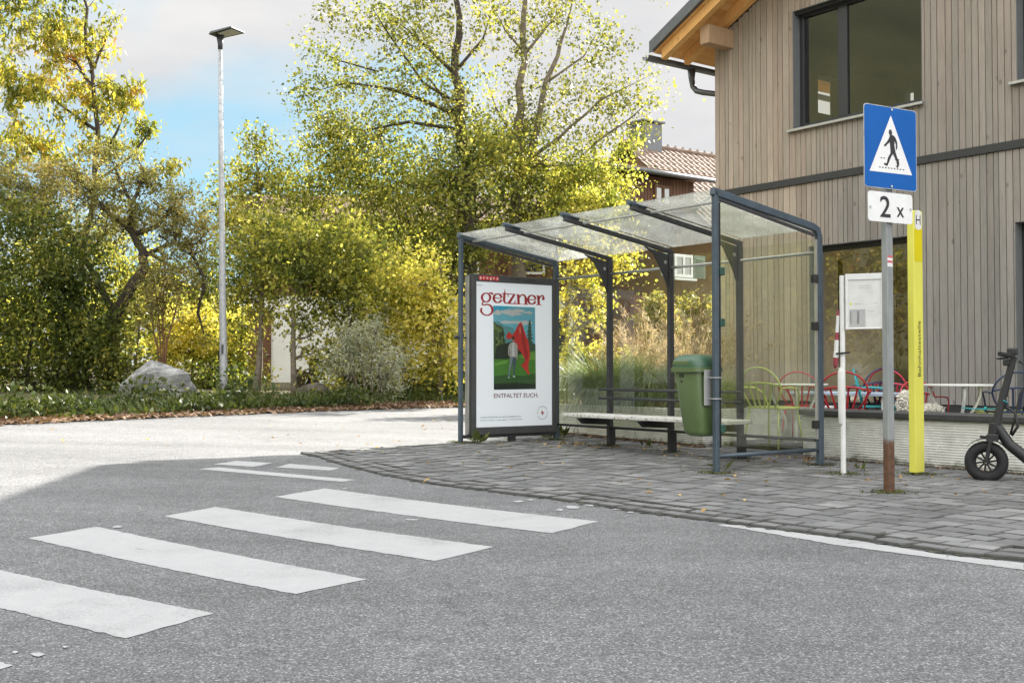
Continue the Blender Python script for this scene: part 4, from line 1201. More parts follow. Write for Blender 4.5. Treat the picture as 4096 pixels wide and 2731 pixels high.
pp([(464, 692), (482, 693), (482, 697), (464, 696)], 'hair', (0.05, 0.03, 0.02))
pp([(433, 770), (440, 770), (446, 812), (440, 822)], 'jacket_dark', (0.22, 0.21, 0.2))
pic.build('poster_picture', PMATS, poster)

# lettering on the poster: strokes with varying width, in the order they are written
let = MB(); lay = [0.003]
def stroke(pts, closed=False, conv=c3):
    lay[0] += 0.00009
    n = len(pts); lft = []; rgt = []
    for i, (x, y, w) in enumerate(pts):
        if closed: a = pts[(i - 1) % n]; b = pts[(i + 1) % n]
        else: a = pts[max(i - 1, 0)]; b = pts[min(i + 1, n - 1)]
        dx, dy = b[0] - a[0], b[1] - a[1]; ln = math.hypot(dx, dy) or 1
        nx, ny = -dy / ln, dx / ln
        lft.append((x + nx * w / 2, y + ny * w / 2)); rgt.append((x - nx * w / 2, y - ny * w / 2))
    m = n if closed else n - 1
    vs = [UVP(*conv(*p), lay[0]) for p in lft] + [UVP(*conv(*p), lay[0]) for p in rgt]
    let.add(vs, [(i, (i + 1) % n, n + (i + 1) % n, n + i) for i in range(m)])
def ring(cx, cy, rx, ry, wt, ws, a0=0, a1=360, n=28):
    pts = []
    for k in range(n + (0 if a1 - a0 >= 360 else 1)):
        a = math.radians(a0 + (a1 - a0) * k / n)
        pts.append((cx + rx * math.cos(a), cy + ry * math.sin(a), wt + (ws - wt) * abs(math.cos(a))))
    return pts
stroke(ring(203, 640, 65, 70, 16, 36), True)
stroke([(245, 575, 14), (268, 566, 22), (292, 572, 34), (312, 592, 30)])
stroke([(168, 705, 16), (146, 728, 24), (142, 752, 28), (162, 760, 22), (200, 752, 22), (236, 750, 24)])
stroke([(225, 750, 20), (268, 766, 30), (298, 806, 38), (304, 850, 40), (284, 896, 32), (240, 924, 22), (196, 922, 20), (152, 902, 26), (126, 866, 34), (124, 830, 32), (136, 806, 20)])
for cx in (385, 940):
    cy = 650 if cx < 500 else 672
    stroke(ring(cx, cy, 62, 70, 16, 38, 22, 352))
    stroke([(cx - 60, cy - 2, 14), (cx + 66, cy + 4, 14)])
    stroke([(cx + 34, cy + 62, 22), (cx + 62, cy + 42, 24), (cx + 68, cy + 30, 16)])
stroke([(503, 497, 3), (500, 545, 16), (494, 580, 36), (490, 640, 40), (488, 690, 38), (500, 722, 26), (540, 733, 14)])
stroke([(448, 582, 8), (480, 576, 16), (560, 582, 14), (664, 588, 14)])
stroke([(655, 590, 30), (560, 735, 44)])
stroke([(505, 730, 12), (600, 734, 16), (712, 740, 12)])
stroke([(552, 584, 20), (548, 640, 4)]); stroke([(668, 676, 4), (660, 736, 26)])
stroke([(716, 592, 40), (722, 740, 40)]); stroke([(678, 590, 8), (735, 594, 14)]); stroke([(685, 740, 12), (764, 743, 12)])
stroke([(735, 640, 18), (756, 606, 22), (790, 592, 24), (822, 606, 30), (838, 645, 40), (842, 742, 40)]); stroke([(786, 744, 12), (884, 748, 12)])
stroke([(1046, 610, 40), (1056, 750, 40)]); stroke([(1002, 606, 8), (1064, 612, 14)]); stroke([(1012, 751, 12), (1100, 755, 12)])
stroke([(1062, 668, 18), (1078, 628, 22), (1102, 606, 24), (1128, 612, 28), (1140, 640, 26)])
stroke(ring(1132, 655, 10, 12, 26, 26), True)
let.build('brand_lettering', M['red'], poster)

def text_polys(body, size=1.0, bold=0.0, align='LEFT'):
    cu = bpy.data.curves.new('text', 'FONT'); cu.body = body; cu.size = size; cu.offset = bold; cu.align_x = align; cu.resolution_u = 3
    ob = bpy.data.objects.new('text', cu); col.objects.link(ob)
    bpy.context.view_layer.update()
    dg = bpy.context.evaluated_depsgraph_get()
    me = bpy.data.meshes.new_from_object(ob.evaluated_get(dg))
    vs = [tuple(v.co) for v in me.vertices]; fs = [tuple(p.vertices) for p in me.polygons]
    bpy.data.objects.remove(ob); bpy.data.meshes.remove(me); bpy.data.curves.remove(cu)
    return vs, fs
def put_text(mb, body, origin, U, W, height, width=None, bold=0.0, mi=0):
    vs, fs = text_polys(body, 1.0, bold)
    x0 = min(v[0] for v in vs); x1 = max(v[0] for v in vs)
    k = height / 0.70
    kx = k if width is None else width / (x1 - x0)
    mb.add([origin + U * ((v[0] - x0) * kx) + W * (v[1] * k) for v in vs], fs, mi)
ph = pzt_ - pzb_; pwid = tt1 - tt0
def ptext(body, u0, u1, v, hfrac, name, mat, bold=0.0):
    mb = MB(); put_text(mb, body, UVP(u0, v, 0.006), D, UP, hfrac * ph, (u1 - u0) * pwid, bold)
    mb.build(name, mat, poster)
darkred = pm('dark_red_print', (0.20, 0.03, 0.05)); teal = pm('teal_print', (0.02, 0.12, 0.16))
ptext('ENTFALTET EUCH.', 0.228, 0.812, 0.200, 0.030, 'slogan_lettering', darkred, 0.008)
ptext('In einem Unternehmen, das nah bei den Menschen ist.', 0.062, 0.58, 0.064, 0.0085, 'small_lettering', teal, 0.012)
ptext('Bestens erreichbar · Sozial engagiert · Familienfreundlich', 0.062, 0.60, 0.044, 0.0085, 'small_lettering', teal, -0.002)
# round emblem with ring lettering
mb = MB(); ec = (0.868, 0.088)
vs, fs = text_polys('JETZT INFORMIEREN · GETZNER.AT/SPRINT · ', 1.0, 0.0)
x0 = min(v[0] for v in vs); x1 = max(v[0] for v in vs); R0 = 0.078
circ = []
for v in vs:
    a = PI * 1.05 - 2 * PI * (v[0] - x0) / (x1 - x0 + 0.4)
    r = R0 + v[1] / 0.7 * 0.014
    circ.append(UVP(ec[0], ec[1], 0.006) + D * (r * math.cos(a)) + UP * (r * math.sin(a)))
mb.add(circ, fs)
mb.build('emblem_lettering', darkred, poster)
mb = MB()
def eb(pts):
    lay[0] += 0.0001
    mb.poly([UVP(ec[0], ec[1], lay[0]) + D * (x * 0.001) + UP * (y * 0.001) for x, y in pts])
eb([(-14, 20), (-4, 24), (6, 14), (10, 2), (22, -6), (26, -22), (18, -18), (10, -10), (4, -14), (8, -30), (0, -34), (-2, -18), (-10, -12), (-18, -16), (-24, -8), (-14, -2), (-10, 6), (-22, 6), (-24, 12), (-10, 12)])
eb([(10, 2), (20, 8), (30, 6), (26, 12), (34, 16), (22, 16), (12, 10)])
eb([(-14, 20), (-20, 30), (-10, 28), (-4, 34), (-2, 24)])
mb.build('emblem', M['red'], poster)
mb = MB()
for k in range(6):
    c = CP(0.245 + k * 0.052, 2.180 + 0.0, 0.003)
    n = 16; pts = [c + D * (0.029 * math.cos(2 * PI * i / n)) + UP * (0.031 * math.sin(2 * PI * i / n)) for i in range(n)]
    mb.poly([p - L * (0.0002 * k) for p in pts])
dots = mb.build('case_badge', M['red'], cs)
mb = MB()
for k, ch in enumerate('progre'):
    put_text(mb, ch, CP(0.245 + k * 0.052 - 0.013, 2.168, 0.006), D, UP, 0.036, 0.026, 0.03)
mb.build('case_badge_lettering', M['white'], dots)
mb = MB(); put_text(mb, 'ID 8711 abfuhr', CP(0.72, 2.165, 0.002), D, UP, 0.035, 0.42); mb.build('case_number', M['ink'], cs)
mb = MB(); put_text(mb, 'progre', UVP(0.012, 0.972, 0.006), D, UP, 0.012, 0.09, 0.01); mb.build('small_lettering', teal, poster)
mb = MB(); mb.poly([SP(s0 + 0.008, tt0, pzb_), SP(s0 + 0.008, tt1, pzb_), SP(s0 + 0.008, tt1, pzt_), SP(s0 + 0.008, tt0, pzt_)])
mb.build('case_pane', M['caseglass'], cs)
# ------------------------------------------------------------------ litter bin on the front post
bc = SP(0.285, 0.02, 0)
bn = thing('litter_bin', V((bc.x, bc.y, gz(bc.x, bc.y))), 'green plastic litter bin with a hooded lid strapped to the shelter post', 'litter bin')
def rrect(c, a, b, r, z, n=5):
    pts = []
    for sx, sy, a0 in ((1, 1, 0), (-1, 1, 90), (-1, -1, 180), (1, -1, 270)):
        for k in range(n):
            t = math.radians(a0 + 90 * k / (n - 1))
            pts.append(c + L * (sx * (a - r) + r * math.cos(t)) + D * (sy * (b - r) + r * math.sin(t)) + UP * z)
    return pts
def bring(z, w0, w1, b, r=0.05):   # spans w0..w1 along L, half depth b
    return rrect(SP((w0 + w1) / 2, 0.0, 0), (w1 - w0) / 2, b, min(r, b * 0.9), z)
mb = MB()
mb.loft([bring(0.375, 0.10, 0.275, 0.09, 0.05), bring(0.39, 0.085, 0.30, 0.12, 0.06), bring(0.43, 0.078, 0.325, 0.135, 0.06), bring(0.7, 0.08, 0.368, 0.155, 0.06), bring(1.0, 0.085, 0.405, 0.175, 0.06), bring(1.005, 0.085, 0.405, 0.175, 0.06)], True)
bd = mb.build('bin_body', M['bin'], bn, smooth=True, auto=0.9)
mb = MB()
mb.loft([bring(0.985, 0.065, 0.43, 0.195, 0.06), bring(0.99, 0.06, 0.435, 0.2, 0.06), bring(1.03, 0.06, 0.435, 0.2, 0.06), bring(1.035, 0.075, 0.42, 0.185, 0.06)], True)
mb.build('bin_rim', M['bin'], bd, smooth=True, auto=0.7)
mb = MB()
mb.loft([bring(1.034, 0.07, 0.425, 0.19, 0.07), bring(1.09, 0.07, 0.425, 0.19, 0.08), bring(1.12, 0.08, 0.418, 0.183, 0.09), bring(1.145, 0.11, 0.395, 0.16, 0.1), bring(1.158, 0.16, 0.35, 0.11, 0.09)], True)
ld = mb.build('bin_lid', M['binlid'], bn, smooth=True, auto=1.1)
for (s_, z_, a_, b_) in ((0.30, 0.955, 0.010, 0.016), (0.265, 0.955, 0.010, 0.016), (0.285, 0.90, 0.008, 0.008)):
    mb = MB(); mb.box(SP(s_, -0.1735, z_), L * a_, D * 0.004, UP * b_); mb.build('lock_hole', M['black'], bd)
mb = MB()
mb.hexa([SP(0.40, -0.193, 1.05), SP(0.15, -0.193, 1.05), SP(0.15, -0.15, 1.05), SP(0.40, -0.15, 1.05), SP(0.38, -0.192, 1.105), SP(0.17, -0.192, 1.105), SP(0.17, -0.15, 1.105), SP(0.38, -0.15, 1.105)])
mb.build('bin_opening', M['bin'], ld, bevel=0.015, seg=3)
mb = MB()
mb.box(SP(0.055, -0.05, 0.84), L * 0.008, D * 0.05, UP * 0.17); mb.box(SP(0.075, -0.06, 0.82), L * 0.014, D * 0.02, UP * 0.13)
br_ = mb.build('mounting_bracket', M['alu'], bn, bevel=0.003)
for z in (0.935, 0.735):
    mb = MB()
    pts = [SP(0.06, -0.046, z), SP(-0.032, -0.034, z), SP(-0.034, -0.03, z), SP(-0.034, 0.034, z), SP(0.06, 0.034, z)]
    mb.tube(pts, 0.006, 6); mb.build('steel_strap', M['galv'], br_)

# ------------------------------------------------------------------ crosswalk sign
sg_px = ground(3557, 1983)
S0 = V((sg_px.x, sg_px.y, gz(sg_px.x, sg_px.y)))
sg = thing('crosswalk_sign', S0, 'blue crosswalk sign with a white triangle above a white plate reading 2 x', 'road sign')
mb = MB()
mb.box(S0 + UP * (3.13 / 2 - 0.02), L * 0.026, D * 0.042, UP * 3.15 / 2)
mb.build('sign_post', M['signpole'], sg, bevel=0.006, seg=2)
SU = V((0.870, 0.4926, 0)).normalized(); SN = V((SU.y, -SU.x, 0))
if SN.y > 0: SN = -SN
pc = S0 + SN * 0.062           # plate plane in front of the post
def plate_pt(px, py, off=0.0):
    return on_plane(px, py, pc, SN) + SN * off
def roundrect(bl, br, tr, tl, r, n=4):
    pts = []
    cs_ = [bl, br, tr, tl]
    for i in range(4):
        p = cs_[i]; a = (cs_[i - 1] - p).normalized(); b = (cs_[(i + 1) % 4] - p).normalized()
        for k in range(n + 1):
            t = k / n
            p0 = p + a * r; p2 = p + b * r
            pts.append(p0 * (1 - t) ** 2 + p * 2 * t * (1 - t) + p2 * t * t)
    return pts
def squareup(cs_):   # make the traced corners a true rectangle on the plate plane
    bl, br, tr, tl = cs_
    u0 = ((bl - pc).dot(SU) + (tl - pc).dot(SU)) / 2; u1 = ((br - pc).dot(SU) + (tr - pc).dot(SU)) / 2
    z0 = (bl.z + br.z) / 2; z1 = (tl.z + tr.z) / 2
    q = lambda u, z: V((pc.x, pc.y, 0)) + SU * u + UP * z
    return [q(u0, z0), q(u1, z0), q(u1, z1), q(u0, z1)]
def c7(x, y): return 3300 + x * 0.5102, 380 + y * 0.5102
bp_ = squareup([plate_pt(*c7(*p)) for p in ((303, 716), (716, 762), (718, 132), (306, 58))])
mb = MB(); mb.prism(roundrect(*bp_, 0.035), -SN * 0.004)
pl = mb.build('sign_plate', M['galv'], sg)
ins = [bp_[0] + SU * 0.006 + UP * 0.006, bp_[1] - SU * 0.006 + UP * 0.006, bp_[2] - SU * 0.006 - UP * 0.006, bp_[3] + SU * 0.006 - UP * 0.006]
mb = MB(); mb.poly([p + SN * 0.001 for p in roundrect(*ins, 0.032)]); mb.build('sign_face', M['blue'], pl)
mb = MB(); mb.poly([plate_pt(*c7(*p), 0.002) for p in ((348, 594), (681, 632), (514, 162))]); mb.build('sign_triangle', M['white'], pl)
mb = MB(); off = 0.003
for shape in (
    [(498, 291), (500, 275), (518, 273), (521, 292), (525, 296), (523, 310), (514, 320), (504, 314), (499, 306)],
    [(504, 318), (526, 314), (545, 330), (556, 350), (564, 378), (565, 412), (561, 430), (553, 430), (553, 392), (543, 362), (541, 390), (546, 425), (553, 462), (512, 458), (510, 420), (508, 392), (504, 372)],
    [(508, 318), (512, 352), (500, 376), (482, 392), (476, 402), (464, 406), (460, 392), (480, 372), (494, 350)],
    [(512, 456), (534, 458), (520, 478), (506, 510), (496, 536), (487, 557), (470, 552), (459, 542), (461, 533), (480, 537), (484, 526), (492, 490)],
    [(527, 458), (553, 460), (562, 490), (576, 520), (579, 545), (570, 571), (555, 570), (562, 546), (558, 524), (542, 488)],
):
    off += 0.0003
    mb.poly([plate_pt(*c7(*p), off) for p in shape])
def dashes(x0, y0, x1, y1, n, skip=()):
    for k in range(n):
        if k in skip: continue
        a = (k + 0.0) / n; b = (k + 0.52) / n
        mb.poly([plate_pt(*c7(x0 + (x1 - x0) * t, y0 + (y1 - y0) * t + dy), 0.0029) for t, dy in ((a, 4), (b, 4), (b, -4), (a, -4))])
dashes(422, 565, 630, 590, 9); dashes(435, 493, 592, 512, 7, (2, 3, 4))
mb.build('pedestrian_symbol', M['ink'], pl)
for p in ((520, 117), (519, 718)):
    mb = MB(); q = plate_pt(*c7(*p)); mb.tube([q, q + SN * 0.008], 0.010, 10); mb.build('bolt', M['alu'], pl)
wp = squareup([plate_pt(*c7(*p)) for p in ((338, 988), (686, 1012), (685, 780), (338, 754))])
mb = MB(); mb.prism(roundrect(*wp, 0.03), -SN * 0.004); p2 = mb.build('extra_plate', M['white'], sg)
a2 = plate_pt(*c7(431, 953)); mb = MB(); put_text(mb, '2', V((a2.x, a2.y, a2.z)) + SN * 0.002, SU, UP, 0.167, 0.118, 0.012)
a3 = plate_pt(*c7(562, 955)); put_text(mb, 'x', a3 + SN * 0.002, SU, UP, 0.118, 0.085, 0.008)
mb.build('plate_lettering', M['ink'], p2)
for p in ((354, 874), (671, 897)):
    mb = MB(); q = plate_pt(*c7(*p)); mb.tube([q, q + SN * 0.008], 0.010, 10); mb.build('bolt', M['alu'], p2)
for k, (z0, z1, cl) in enumerate(((1.905, 1.925, 'red'), (1.885, 1.905, 'white'), (1.865, 1.885, 'red'), (1.835, 1.865, 'white'))):
    mb = MB(); mb.box(S0 - L * 0.0265 + UP * (z0 + z1) / 2, L * 0.001, D * 0.034, UP * (z1 - z0) / 2); mb.build('trail_marker_band', M['palered' if cl == 'red' else cl], sg)

# ------------------------------------------------------------------ yellow stop pylon
yp = ground(3668, 1908); Y0 = V((yp.x, yp.y, gz(yp.x, yp.y)))
py = thing('bus_stop_pylon', Y0, 'tall yellow bus stop pylon lettered Bahnhaltestelle with an H panel', 'bus stop pylon')
ytop = CAMZ + Y0.y * (1483 - 843) / F
mb = MB(); hw, hd = 0.036, 0.072
yz0 = 0.045
mb.box(Y0 + UP * ((ytop + yz0) / 2), L * hw, D * hd, UP * (ytop - yz0) / 2)
body = mb.build('pylon_body', M['yellow'], py, bevel=0.008, seg=2)
mb = MB(); mb.box(Y0 + UP * 0.022, L * 0.03, D * 0.045, UP * 0.03); mb.build('pylon_foot', M['darksteel'], py)
YR = Y0 - L * (hw + 0.0015)         # street face of the right side (normal -L)
zpx = lambda y: CAMZ + Y0.y * (1483 - y) / F
mb = MB(); mb.poly([YR - D * (hd - 0.008) + UP * zpx(1046), YR + D * (hd - 0.008) + UP * zpx(1046), YR + D * (hd - 0.008) + UP * zpx(918), YR - D * (hd - 0.008) + UP * zpx(918)])
mb.build('deep_yellow_panel', M['yellowdark'], body)
# the Bahnhaltestelle lettering reads upward
mb = MB(); put_text(mb, 'Bahnhaltestelle', YR + D * 0.024 + UP * zpx(1505) - L * 0.001, UP, -D, 0.050, zpx(1284) - zpx(1505), -0.006)
mb.build('pylon_lettering', M['ink'], body)
mb = MB(); cc = YR + UP * zpx(880) - L * 0.0008
mb.poly([cc + D * (0.055 * math.copysign(abs(math.cos(a)) ** 0.6, math.cos(a))) + UP * (0.092 * math.copysign(abs(math.sin(a)) ** 0.6, math.sin(a))) for a in [2 * PI * k / 24 for k in range(24)]])
hp = mb.build('stop_panel', M['white'], body)
mb = MB(); put_text(mb, 'H', cc - D * 0.038 - UP * 0.045 - L * 0.001, D, UP, 0.092, 0.074, 0.0)
mb.build('panel_lettering', M['ink'], hp)

# ------------------------------------------------------------------ timetable stand
tp = ground(3374, 1908); T0 = V((tp.x, tp.y, gz(tp.x, tp.y)))
ts_ = thing('timetable_stand', T0, 'white post carrying a framed timetable behind the crosswalk sign', 'timetable')
tz = CAMZ + T0.y * (1483 - 1102) / F
mb = MB(); mb.tube([T0 - UP * 0.02, T0 + UP * tz], 0.0245, 14); mb.build('post', M['white'], ts_, smooth=True, auto=1.0)
TU = V((0.90, -0.436, 0)).normalized(); TN = V((TU.y, -TU.x, 0))
if TN.y > 0: TN = -TN
b0 = T0 + TU * 0.035 + TN * 0.01; bw = 0.345; bz0 = CAMZ + T0.y * (1483 - 1318) / F; bz1 = CAMZ + T0.y * (1483 - 1098) / F
mb = MB(); c_ = b0 + TU * bw / 2
mb.box(c_ + UP * (bz0 + bz1) / 2, TU * bw / 2, TN * 0.012, UP * (bz1 - bz0) / 2); bo = mb.build('notice_board', M['offwhite'], ts_)
mb = MB()
for u in (0.011, bw - 0.011): mb.box(b0 + TU * u + UP * (bz0 + bz1) / 2 + TN * 0.006, TU * 0.012, TN * 0.016, UP * ((bz1 - bz0) / 2 + 0.002))
mb.box(c_ + UP * (bz1 - 0.028) + TN * 0.006, TU * (bw / 2 - 0.023), TN * 0.015, UP * 0.028); mb.box(c_ + UP * (bz0 + 0.006) + TN * 0.006, TU * (bw / 2 - 0.023), TN * 0.015, UP * 0.006)
mb.build('board_frame', M['white'], bo, bevel=0.003)
gp_ = pm('pale_grey_print', (0.40, 0.40, 0.40)); yp_ = pm('pale_yellow_print', (0.65, 0.62, 0.15))
def tb(u0, u1, v0, v1, o): 
    q = lambda u, v: b0 + TU * (bw * u) + UP * (bz0 + (bz1 - bz0) * v) + TN * (0.012 + o)
    return [q(u0, v0), q(u1, v0), q(u1, v1), q(u0, v1)]
mb = MB(); mb.poly(tb(0.1, 0.52, 0.04, 0.36, 0.001))
for v in (0.78, 0.74): mb.poly(tb(0.35, 0.65, v, v + 0.008, 0.001))
for u0, u1, v in ((0.2, 0.45, 0.455), (0.55, 0.75, 0.32), (0.72, 0.85, 0.46)): mb.poly(tb(u0, u1, v, v + 0.008, 0.0012))
mb.build('timetable_print', gp_, bo)
mb = MB()
for k in range(14): mb.poly(tb(0.30, 0.36, 0.10 + k * 0.017, 0.107 + k * 0.017, 0.002)); mb.poly(tb(0.12, 0.15, 0.10 + k * 0.017, 0.107 + k * 0.017, 0.002))
mb.build('timetable_figures', M['darksteel'], bo)
mb = MB(); mb.poly(tb(0.1, 0.17, 0.44, 0.48, 0.001)); mb.build('timetable_mark', yp_, bo)
# rolled barrier tape strapped to the post, grey cloth sleeve below it
tape = thing('barrier_tape', T0 - TU * 0.045, 'bundle of red and white barrier tape strapped to the white timetable post', 'barrier tape')
mb = MB(); zt = lambda y: CAMZ + T0.y * (1483 - y) / F
ax = T0 - TU * 0.035 + TN * 0.012
zs = [(1238, 0.006), (1262, 0.014), (1330, 0.016), (1360, 0.020), (1400, 0.021), (1430, 0.026), (1460, 0.022), (1474, 0.008)]
cols_ = [1, 0, 1, 0, 0, 1, 1]
for i in range(len(zs) - 1):
    (ya, r1), (yb, r2) = zs[i], zs[i + 1]
    sh_ = lambda y: -TU * (0.03 * (y - 1238) / 236)
    mb.tube([ax + sh_(ya) + UP * zt(ya), ax + sh_(yb) + UP * (zt(yb) + 0.001)], [r1, r2], 9, True, cols_[i])
mb.build('tape_bundle', [M['offwhite'], M['tapered']], tape)
mb = MB(); q = ax + UP * zt(1415) - TU * 0.02 + TN * 0.022
mb.bar(q, q + TU * 0.13 + UP * 0.012, 0.01, 0.018); mb.build('cable_tie', M['black'], tape)
slv = MB(); pts = []; rr = []
for y, r in ((1470, 0.024), (1490, 0.034), (1560, 0.036), (1620, 0.033), (1690, 0.030), (1700, 0.026)):
    pts.append(T0 + UP * zt(y) - TU * 0.012); rr.append(r)
slv.tube(pts, rr, 14)
tag(slv.build('cloth_sleeve', M['offwhite'], None, smooth=True), 'crumpled grey white cloth wrapped round the lower timetable post', 'cloth', kind='thing')

# ------------------------------------------------------------------ electric scooter
ew = ground(3952, 1931); E0 = V((ew.x, ew.y + 0.03, gz(ew.x, ew.y)))
es = thing('electric_scooter', E0, 'black electric scooter with a fat front tyre parked by the terrace wall', 'electric scooter')
EX = V((0.90, -0.436, 0)).normalized(); EN = V((EX.y, -EX.x, 0))
def torus(mb, c, ax_, R, r, n=36, m=12, sq=1.0):
    u = UP; v = ax_.cross(u)
    vs = []; fs = []
    for i in range(n):
        a = 2 * PI * i / n; rad = u * math.sin(a) + v * math.cos(a)
        for j in range(m):
            b = 2 * PI * j / m
            vs.append(c + rad * (R + r * math.cos(b)) + ax_ * (r * sq * math.sin(b)))
    for i in range(n):
        for j in range(m):
            fs.append((i * m + j, ((i + 1) % n) * m + j, ((i + 1) % n) * m + (j + 1) % m, i * m + (j + 1) % m))
    mb.add(vs, fs)
def wheel(c):
    mb = MB(); torus(mb, c, EN, 0.135, 0.050); t = mb.build('tyre', M['rubber'], es, smooth=True)
    mb = MB(); torus(mb, c, EN, 0.098, 0.012, 30, 8, 2.2)
    for k in range(10):
        a = 2 * PI * k / 10
        d = UP * math.sin(a) + EX * math.cos(a); d2 = UP * math.sin(a + 0.16) + EX * math.cos(a + 0.16)
        mb.bar(c + d * 0.02, c + d2 * 0.095, 0.016, 0.012, EN)
    mb.tube([c - EN * 0.05, c + EN * 0.05], 0.026, 12)
    mb.build('rim', M['black'], t)
    mb = MB(); mb.tube([c - EN * 0.062, c - EN * 0.05], 0.012, 8); mb.tube([c + EN * 0.05, c + EN * 0.062], 0.012, 8); mb.build('axle', M['alu'], t)
wc = E0 + UP * 0.186
wheel(wc); wheel(wc + EX * 1.05)
hd_ = wc + EX * 0.07 + UP * 0.30
mb = MB()
for s in (-1, 1):
    mb.bar(wc + EN * s * 0.075, wc + EX * 0.04 + UP * 0.20 + EN * s * 0.075, 0.03, 0.045, EN)
mb.box(wc + EX * 0.055 + UP * 0.22, EX * 0.05, EN * 0.09, UP * 0.03)
mb.tube([wc + EX * 0.05 + UP * 0.2, hd_ + UP * 0.05], [0.04, 0.045], 12)
mb.build('fork', M['black'], es, bevel=0.006)
st_top = wc + EX * 0.235 + UP * 0.94
mb = MB(); mb.tube([hd_ - UP * 0.03, hd_ + (st_top - hd_) * 0.25, st_top], [0.042, 0.033, 0.029], 12)
mb.tube([hd_ + (st_top - hd_) * 0.45, hd_ + (st_top - hd_) * 0.55], [0.036, 0.036], 10)
mb.build('stem', M['black'], es, smooth=True, auto=0.8)
mb = MB()
mb.tube([st_top - EN * 0.27 - EX * 0.10 + UP * 0.02, st_top - EN * 0.10 + UP * 0.0, st_top + EN * 0.10, st_top + EN * 0.27 - EX * 0.1 + UP * 0.02], 0.015, 10)
hb = mb.build('handlebar', M['black'], es, smooth=True)
for s in (-1, 1):
    mb = MB(); mb.tube([st_top + EN * s * 0.15 - EX * 0.03 + UP * 0.01, st_top + EN * s * 0.28 - EX * 0.105 + UP * 0.022], 0.020, 10); mb.build('grip', M['rubber'], hb)
    mb = MB(); mb.tube([st_top + EN * s * 0.14 - EX * 0.05 - UP * 0.01, st_top + EN * s * 0.22 - EX * 0.13 - UP * 0.02], 0.007, 6); mb.build('brake_lever', M['black'], hb)
mb = MB(); mb.box(st_top + UP * 0.045 - EX * 0.01, EX * 0.045, EN * 0.05, UP * 0.032); mb.build('display', M['black'], es, bevel=0.012, seg=2)
mb = MB(); mb.box(st_top - UP * 0.05 - EX * 0.06, EX * 0.03, EN * 0.03, UP * 0.03); mb.build('headlight', M['black'], es, bevel=0.008)
mb = MB()
dk = wc + UP * (-0.03)
mb.tube([hd_ + UP * 0.02 + EX * 0.02, hd_ + EX * 0.12 - UP * 0.14, wc + EX * 0.36 + UP * 0.02, wc + EX * 0.46 - UP * 0.02], [0.045, 0.05, 0.055, 0.05], 10)
mb.box(wc + EX * 0.66 - UP * 0.03, EX * 0.25, EN * 0.085, UP * 0.035)
mb.build('deck', M['black'], es, bevel=0.008)
mb = MB()
pts = []
for k in range(9):
    a = math.radians(140 - 100 * k / 8); pts.append(wc + EX * (-0.205 * math.cos(PI - a)) * -1 + UP * (0.205 * math.sin(a)))
rings = [[p - EN * 0.05, p + EN * 0.05, p + EN * 0.05 + UP * 0.006, p - EN * 0.05 + UP * 0.006] for p in pts]
mb.loft(rings, True); mb.bar(wc - EX * 0.05 + UP * 0.225, wc + EX * 0.06 + UP * 0.21, 0.08, 0.02)
mb.build('mudguard', M['black'], es)
mb = MB()
mb.tube([st_top - UP * 0.04 + EX * 0.04, st_top + EX * 0.16 - UP * 0.12, hd_ + EX * 0.21 + UP * 0.30, hd_ + EX * 0.17 + UP * 0.10, hd_ + EX * 0.13 - UP * 0.05], 0.010, 8)
mb.tube([hd_ + EX * 0.07 + UP * 0.22, hd_ + EX * 0.17 + UP * 0.14, hd_ + EX * 0.19 + UP * 0.02, hd_ + EX * 0.14 - UP * 0.06], 0.013, 8)
mb.build('brake_cable', M['black'], es, smooth=True)
mb = MB()
q = hd_ + UP * 0.17
mb.tube([q - EX * 0.27 + UP * 0.012, q - EX * 0.18 - EN * 0.05, q - EX * 0.06 - EN * 0.07, q + EX * 0.05 - EN * 0.06 + UP * 0.01, q + EX * 0.11 + UP * 0.06, q + EX * 0.08 + EN * 0.06 + UP * 0.08], 0.006, 6)
mb.tube([q - EX * 0.09 - EN * 0.07 - UP * 0.015, q - EX * 0.07 - EN * 0.07 + UP * 0.02], [0.014, 0.010], 8)
tag(mb.build('cable_lock', M['ch_teal'], None, smooth=True), 'thin teal cable lock looped round the scooter stem', 'cable lock', kind='thing')

